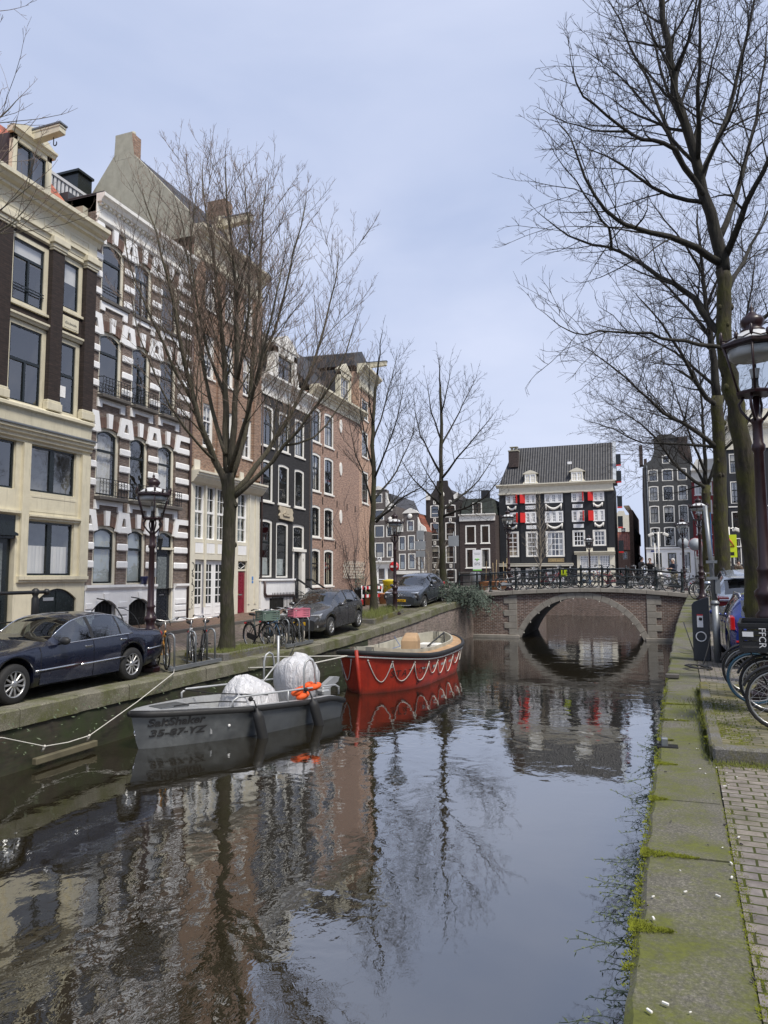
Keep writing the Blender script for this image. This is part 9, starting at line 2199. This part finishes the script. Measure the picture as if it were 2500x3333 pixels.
def plants():
    rr = random.Random(77)
    rt = empty('juniper_bush', (-8.45,35.1,1.0), 0, 'grey green juniper bush spilling over the quay corner by the bridge', 'bush'); b = MB(); st = MB()
    for i in range(300):
        a = rr.uniform(0,6.28); e = rr.uniform(-0.3,1.0); d = Vector((math.cos(a)+0.35, math.sin(a)*1.1, e*0.8)).normalized(); L = rr.uniform(0.6,1.5); p = Vector((rr.uniform(-0.6,0.6),rr.uniform(-1.1,1.0),rr.uniform(-0.1,0.4))); pts = [p]
        for k in range(7): d = (d+Vector((rr.uniform(-.15,.15),rr.uniform(-.15,.15),-0.17 if p.x > 0.1 else -0.06))).normalized(); pts.append(pts[-1]+d*L/7)
        st.tube(pts,[0.012-0.0014*k for k in range(8)],3,caps=False)
        for k in range(1,8):
            for m in range(6): leaf(b, pts[k], d*0.8+Vector((rr.uniform(-1,1),rr.uniform(-1,1),rr.uniform(-1,1))), rr.uniform(0.07,0.15), 0.016)
    b.build('foliage', M_JUNI, rt); st.build('stems', M_TWIG_D, rt)
    b = MB()
    def cushion(x,y,z,r):
        for k in range(9):
            a = rr.uniform(0,6.28); q = r*rr.random()**0.5; leaf(b, Vector((x+q*math.cos(a),y+q*math.sin(a),z-0.004)), Vector((math.cos(a)*0.8,math.sin(a)*0.8,rr.uniform(0.3,1.2))), r*rr.uniform(0.35,0.75), r*0.16)
    for i in range(4200):
        y = 2.0+13*rr.random()**1.7; f = noise.noise(Vector((y*1.3,0,3)))
        if rr.random() > 0.5+f*1.3: continue
        cushion(exR(y)+rr.uniform(-0.02,0.03+0.13*max(0,f)*rr.random()), y, 0.225+rr.uniform(-0.06,0.025), rr.uniform(0.010,0.026))
    for i in range(1700):
        y = 2.0+6*rr.random()**1.5
        if noise.noise(Vector((y*1.1,9,3))) > -0.15: cushion(exR(y)+0.565+rr.uniform(-0.02,0.035), y, 0.25, rr.uniform(0.008,0.022))
    for j in JOINTS:
        if 2 < j < 13:
            w = rr.uniform(0.06,0.34); 
            for i in range(320): t = rr.random()**2.0; cushion(exR(j)+t*w, j+rr.gauss(0,0.03*(1-t)+0.006), 0.252, rr.uniform(0.008,0.022))
    for i in range(900): x = rr.uniform(0.62,1.0+rr.random()); cushion(x, 7.93+rr.gauss(0,0.05), 0.25, rr.uniform(0.01,0.026))
    for i in range(1100): y = rr.uniform(8.1,12.6); cushion(exR(y)+0.53+rr.gauss(0,0.03), y, 0.25+0.13*(rr.random() < .35), rr.uniform(0.01,0.024))
    for i in range(1600): y = 8.15+2.6*rr.random()**1.3; x = exR(y)+0.6+0.4*rr.random()**1.5; (noise.noise(Vector((x*4,y*2,1))) > -0.1) and cushion(x, y, 0.39, rr.uniform(0.008,0.018))
    tag(b.build('moss', M_MOSS), kind='stuff')
    b = MB()
    for i in range(330):
        y = 2.2+9.5*rr.random()**1.25
        if noise.noise(Vector((y*0.9,5,0))) < -0.12: continue
        p = Vector((exR(y)+0.03, y, rr.uniform(-0.55,0.16))); d = Vector((-1,rr.uniform(-.6,.6),rr.uniform(-0.5,0.5))).normalized(); L = rr.uniform(0.12,0.42); n = 7; q = p
        for k in range(n):
            d = (d+Vector((rr.uniform(-.2,.1),rr.uniform(-.25,.25),rr.uniform(-.22,.12)))).normalized(); q2 = q+d*L/n; b.add([q,q2,q2+Vector((0,0,0.004)),q+Vector((0,0,0.004))],[(0,1,2,3)])
            for m in range(2): leaf(b, q2, d+Vector((rr.uniform(-1,1),rr.uniform(-1,1),rr.uniform(-1,1)))*1.2, rr.uniform(0.015,0.045), 0.005)
            q = q2
    tag(b.build('wall_weeds', M_WEED), kind='stuff')
    b = MB()
    def blade(x,y,z,h): leaf(b, Vector((x,y,z)), Vector((rr.uniform(-.5,.5),rr.uniform(-.5,.5),1)), h*rr.uniform(.5,1.2), 0.004)
    for i in range(1800): y = rr.uniform(8.0,12.8); blade(exR(y)+0.52+rr.gauss(0,0.045), y, 0.25, 0.07)
    for i in range(900): blade(rr.uniform(0.55,2.2), 7.9+rr.gauss(0,0.07), 0.25, 0.05)
    for i in range(700): x = rr.gauss(0.75,0.2); blade(x, rr.uniform(9.0,11.0), 0.385, 0.05)
    for y0,y1 in ((15.8,18.1),(26.4,29.8)):
        for i in range(1300): y = rr.uniform(y0,y1); blade(rr.uniform(-10.9,-9.75), y, gzL(-10.4,y)+0.08, 0.12 if y0 < 20 else 0.34)
    tag(b.build('grass', M_GRASS), kind='stuff')
    b = MB()
    for i in range(420): y = rr.uniform(-2,24); p = Vector((-9.44,y,rr.uniform(-0.75,-0.1))); leaf(b, p, Vector((1,rr.uniform(-1,1),rr.uniform(-1,.6))), rr.uniform(0.03,0.09), 0.012)
    tag(b.build('wall_weeds', M_WEED), kind='stuff')
    rt = empty('climbing_plant', (-16.55,41.0,0.6), 0, 'leafless climbing plant sprawling over the tan brick wall', 'climbing plant'); b = MB()
    def vine(y,z,dy,dz,L,r):
        pts = [(0.08,y,z)]; 
        for k in range(10): dy += rr.uniform(-.45,.45); dz += rr.uniform(-.4,.45); m = math.hypot(dy,dz) or 1; dy /= m; dz /= m; y += dy*L/10; z = max(0.2,z+dz*L/10); pts.append((0.05+rr.uniform(0,.05),y,z))
        b.tube(pts,[r*(1-k*0.08) for k in range(11)],4)
        return pts
    for i in range(9):
        P_ = vine(rr.uniform(-1.0,1.6),0.2,rr.uniform(-.5,.5),1,rr.uniform(3.0,6.2),0.026)
        for j in range(6): q = rr.choice(P_[3:]); vine(q[1],q[2],rr.uniform(-1,1),rr.uniform(-.3,1),rr.uniform(0.8,2.4),0.012)
    b.build('stems', M_TWIG_D, rt); b = MB(); leaves(b,(0.15,0.3,0.9),(0.15,0.9,0.8),260,0.09,rr); b.build('foliage', M_JUNI, rt)
    b = MB()
    for i in range(14):
        for j in range(6): y = 38.9+i*0.24+(j%2)*0.12; z = 2.0+j*0.17; b.add([(-16.48,y-0.07,z),(-16.48,y+0.07,z),(-16.5,y,z+0.2)],[(0,1,2)])
    b.tube([(-16.55,39.5,2.0),(-16.55,43,2.0)],0.01,4); b.tube([(-16.55,39.5,3.0),(-16.55,43,3.0)],0.01,4); tag(b.build('trellis', M_LCREAM), 'scaled wooden trellis panel on the tan brick end wall', 'trellis')
    b = MB()
    for i in range(70): y = 2.3+9*rr.random()**1.4; x = exR(y)+rr.uniform(0.06,0.9); b.box(-0.012,0.012,-0.004,0.004,0,0.006,rr.randrange(2),T(x,y,0.256 if (x < exR(y)+0.55 or y < 8) else 0.39) @ RZ(rr.uniform(0,3)) @ Matrix.Scale(rr.uniform(.5,1.3),4))
    tag(b.build('litter_scraps', [M_OFFW, M_TWIG_D]), kind='stuff')
furniture(); plants()
def skin(name, parent, V, E, mat, sub=1):
    me = bpy.data.meshes.new(name); me.from_pydata([v[0] for v in V], E, []); me.materials.append(mat); o = bpy.data.objects.new(name, me); COL.objects.link(o)
    if parent: o.parent = parent
    m = o.modifiers.new('skin','SKIN'); m.use_smooth_shade = True; sv = me.skin_vertices[0].data
    for i, v in enumerate(V): rx, ry = v[1] if isinstance(v[1], tuple) else (v[1],v[1]); sv[i].radius = (rx, ry)
    sv[0].use_root = True; s = o.modifiers.new('sub','SUBSURF'); s.levels = s.render_levels = sub; return o
def person(label, loc, rz, H, skinc, jacket, trous, hairc, arm=((0.12,0.25,-0.02),(0.05,0.20,0.10)), bend=0.0, fur=None):
    rt = empty('person', loc, rz, label, 'person'); k = H/1.75; rt.scale = (k,k,k)     # +y is forward
    B = lambda z, f=0.0: (0, f+bend*max(0,z-0.95), z)
    el, ha = arm
    V = [(B(0.95),(0.13,0.09)),(B(1.12),(0.12,0.09)),(B(1.34),(0.15,0.10)),(B(1.46),(0.06,0.06)),(B(1.54,0.02),(0.055,0.06)),(B(1.63,0.03),(0.078,0.095)),(B(1.73,0.02),(0.06,0.075))]; E = [(i,i+1) for i in range(6)]
    def add(p,r,j): V.append((p,r)); E.append((j,len(V)-1)); return len(V)-1
    add((0, B(1.61)[1]+0.135, 1.61), 0.014, 5)
    J = {}
    for s in (1,-1):
        sh = add((s*0.17,B(1.40)[1],1.40),0.055,2); e = add((s*(0.17+el[0]*0.4),B(1.4)[1]+el[1]*0.5,1.13+el[2]),0.042,sh); w = add((s*(0.17-ha[0]),B(1.4)[1]+el[1]*0.5+ha[1],1.10+ha[2]),0.030,e); p = add((s*(0.15-ha[0]),B(1.4)[1]+el[1]*0.5+ha[1]+0.07,1.11+ha[2]),(0.034,0.018),w); J[s] = (sh,e,w)
        for f in range(4): q = V[p][0]; m = add((q[0]+(f-1.5)*0.018,q[1]+0.045,q[2]+0.004),0.008,p); add((q[0]+(f-1.5)*0.019,q[1]+0.07-abs(f-1.4)*0.006,q[2]-0.02),0.007,m)
        q = V[p][0]; m = add((q[0]-s*0.04,q[1]+0.0,q[2]+0.01),0.010,p); add((q[0]-s*0.05,q[1]+0.03,q[2]+0.012),0.008,m)
        hp = add((s*0.09,B(0.9)[1],0.90),0.085,0); kn = add((s*0.10,0.02,0.50),0.055,hp); an = add((s*0.10,-0.02,0.09),0.038,kn); add((s*0.11,0.13,0.035),0.034,an)
    skin('body', rt, V, E, skinc)
    JV = [(B(0.84),(0.185,0.145)),(B(1.0),(0.175,0.14)),(B(1.2),(0.17,0.135)),(B(1.38),(0.185,0.13)),(B(1.48),(0.085,0.085))]; JE = [(0,1),(1,2),(2,3),(3,4)]
    for s in (1,-1):
        i = len(JV); JV += [(V[J[s][0]][0],0.085),(V[J[s][1]][0],0.066),(tuple(lerp(a,b,0.9) for a,b in zip(V[J[s][1]][0],V[J[s][2]][0])),0.052)]; JE += [(3,i),(i,i+1),(i+1,i+2)]
    skin('jacket', rt, JV, JE, jacket)
    TV = [(B(0.92),(0.155,0.115))]; TE = []
    for s in (1,-1): i = len(TV); TV += [((s*0.095,B(0.86)[1],0.84),0.10),((s*0.10,0.02,0.50),0.078),((s*0.10,-0.01,0.12),0.062)]; TE += [(0,i),(i,i+1),(i+1,i+2)]
    skin('trousers', rt, TV, TE, trous)
    h = B(1.69,-0.01); b = MB(); b.ball((0,h[1]-0.005,h[2]),0.098,0,12,8,(0.92,1.08,0.80)); b.ball((0,h[1]-0.05,h[2]-0.06),0.075,0,10,7); b.build('hair', hairc, rt)
    b = MB(); f = B(1.64)[1]
    for s in (1,-1): b.ball((s*0.032,f+0.118,1.645),0.010,0,6,5)
    b.box(-0.022,0.022,f+0.112,f+0.122,1.572,1.578,1); b.build('eyes', [M_PLTXT, MATS['lips']], rt)
    b = MB(); 
    for s in (1,-1): b.ball((s*0.083,f+0.02,1.63),0.026,0,6,5,(0.4,0.8,1.2))
    b.build('ears', skinc, rt)
    if fur: b = MB(); leaves(b,(0,B(1.45)[1],1.45),(0.19,0.17,0.09),260,0.07,random.Random(3)); b.build('fur_collar', fur, rt)
    for s in (1,-1): b = MB(); b.loft([[(s*0.10+w*c,y,max(0.0,z+hh*sn)) for c,sn in ((1,-1),(1,0.3),(0.5,1),(-0.5,1),(-1,0.3),(-1,-1))] for y,w,z,hh in ((-0.09,0.04,0.05,0.05),(0.0,0.05,0.055,0.055),(0.10,0.052,0.04,0.04),(0.19,0.035,0.03,0.03))],0,True,True,True); b.build('shoe', M_WSIGN if jacket is not M_PJ3 else M_BLKPL, rt)
M_SKIN = paint('skin', (0.52,0.33,0.25), 0.55, 0.08); paint('lips', (0.35,0.14,0.12), 0.5)
M_PJ1 = paint('charcoal_jacket', (0.045,0.042,0.042), 0.85, 0.2); M_PJ2 = paint('black_coat', (0.018,0.018,0.02), 0.85, 0.2); M_PJ3 = paint('navy_puffer', (0.016,0.022,0.045), 0.5, 0.2); M_PJ4 = paint('brown_fur_coat', (0.10,0.07,0.05), 0.95, 0.5, scale=20); M_JEAN = paint('dark_jeans', (0.03,0.035,0.05), 0.9, 0.2); M_KHAKI = paint('khaki_trousers', (0.42,0.36,0.24), 0.9, 0.15); M_HAIRD = paint('dark_hair', (0.025,0.017,0.012), 0.6, 0.2); M_HAIRL = paint('brown_hair', (0.10,0.055,0.03), 0.6, 0.2); M_HAIRW = paint('white_hair', (0.62,0.60,0.56), 0.7, 0.1); M_FUR = paint('pale_fur', (0.55,0.50,0.43), 0.95, 0.2)
person('person in a charcoal jacket looking down at a phone on the bridge', (-0.05,41.6,1.40), R(-60), 1.70, M_SKIN, M_PJ1, M_JEAN, M_HAIRD, ((0.1,0.3,-0.02),(0.10,0.2,0.18)), 0.06)
person('person in a black coat bending beside the phone reader on the bridge', (0.42,41.7,1.40), R(170), 1.62, M_SKIN, M_PJ2, M_JEAN, M_HAIRL, ((0.1,0.2,0.1),(0.08,0.12,0.35)), 0.12)
person('white haired person in a navy puffer jacket and khaki trousers on the bridge', (1.62,41.7,1.27), R(140), 1.72, M_SKIN, M_PJ3, M_KHAKI, M_HAIRW, bend=0.10)
person('person in a black coat holding something yellow beyond the silver car', (4.3,41.5,1.14), R(150), 1.70, M_SKIN, M_PJ2, M_JEAN, M_HAIRL, ((0.1,0.2,0.1),(0.05,0.15,0.30)))
person('person in a brown coat with pale fur hood beyond the silver car', (4.75,41.7,1.14), R(200), 1.68, M_SKIN, M_PJ4, M_JEAN, M_HAIRD, fur=M_FUR)
b = MB(); b.ball((4.05,41.2,1.95),0.13,0,10,7,(1,1,1.2)); tag(b.build('yellow_bag', M_YEL), 'bright yellow bag held beside the dark trunk', 'bag')
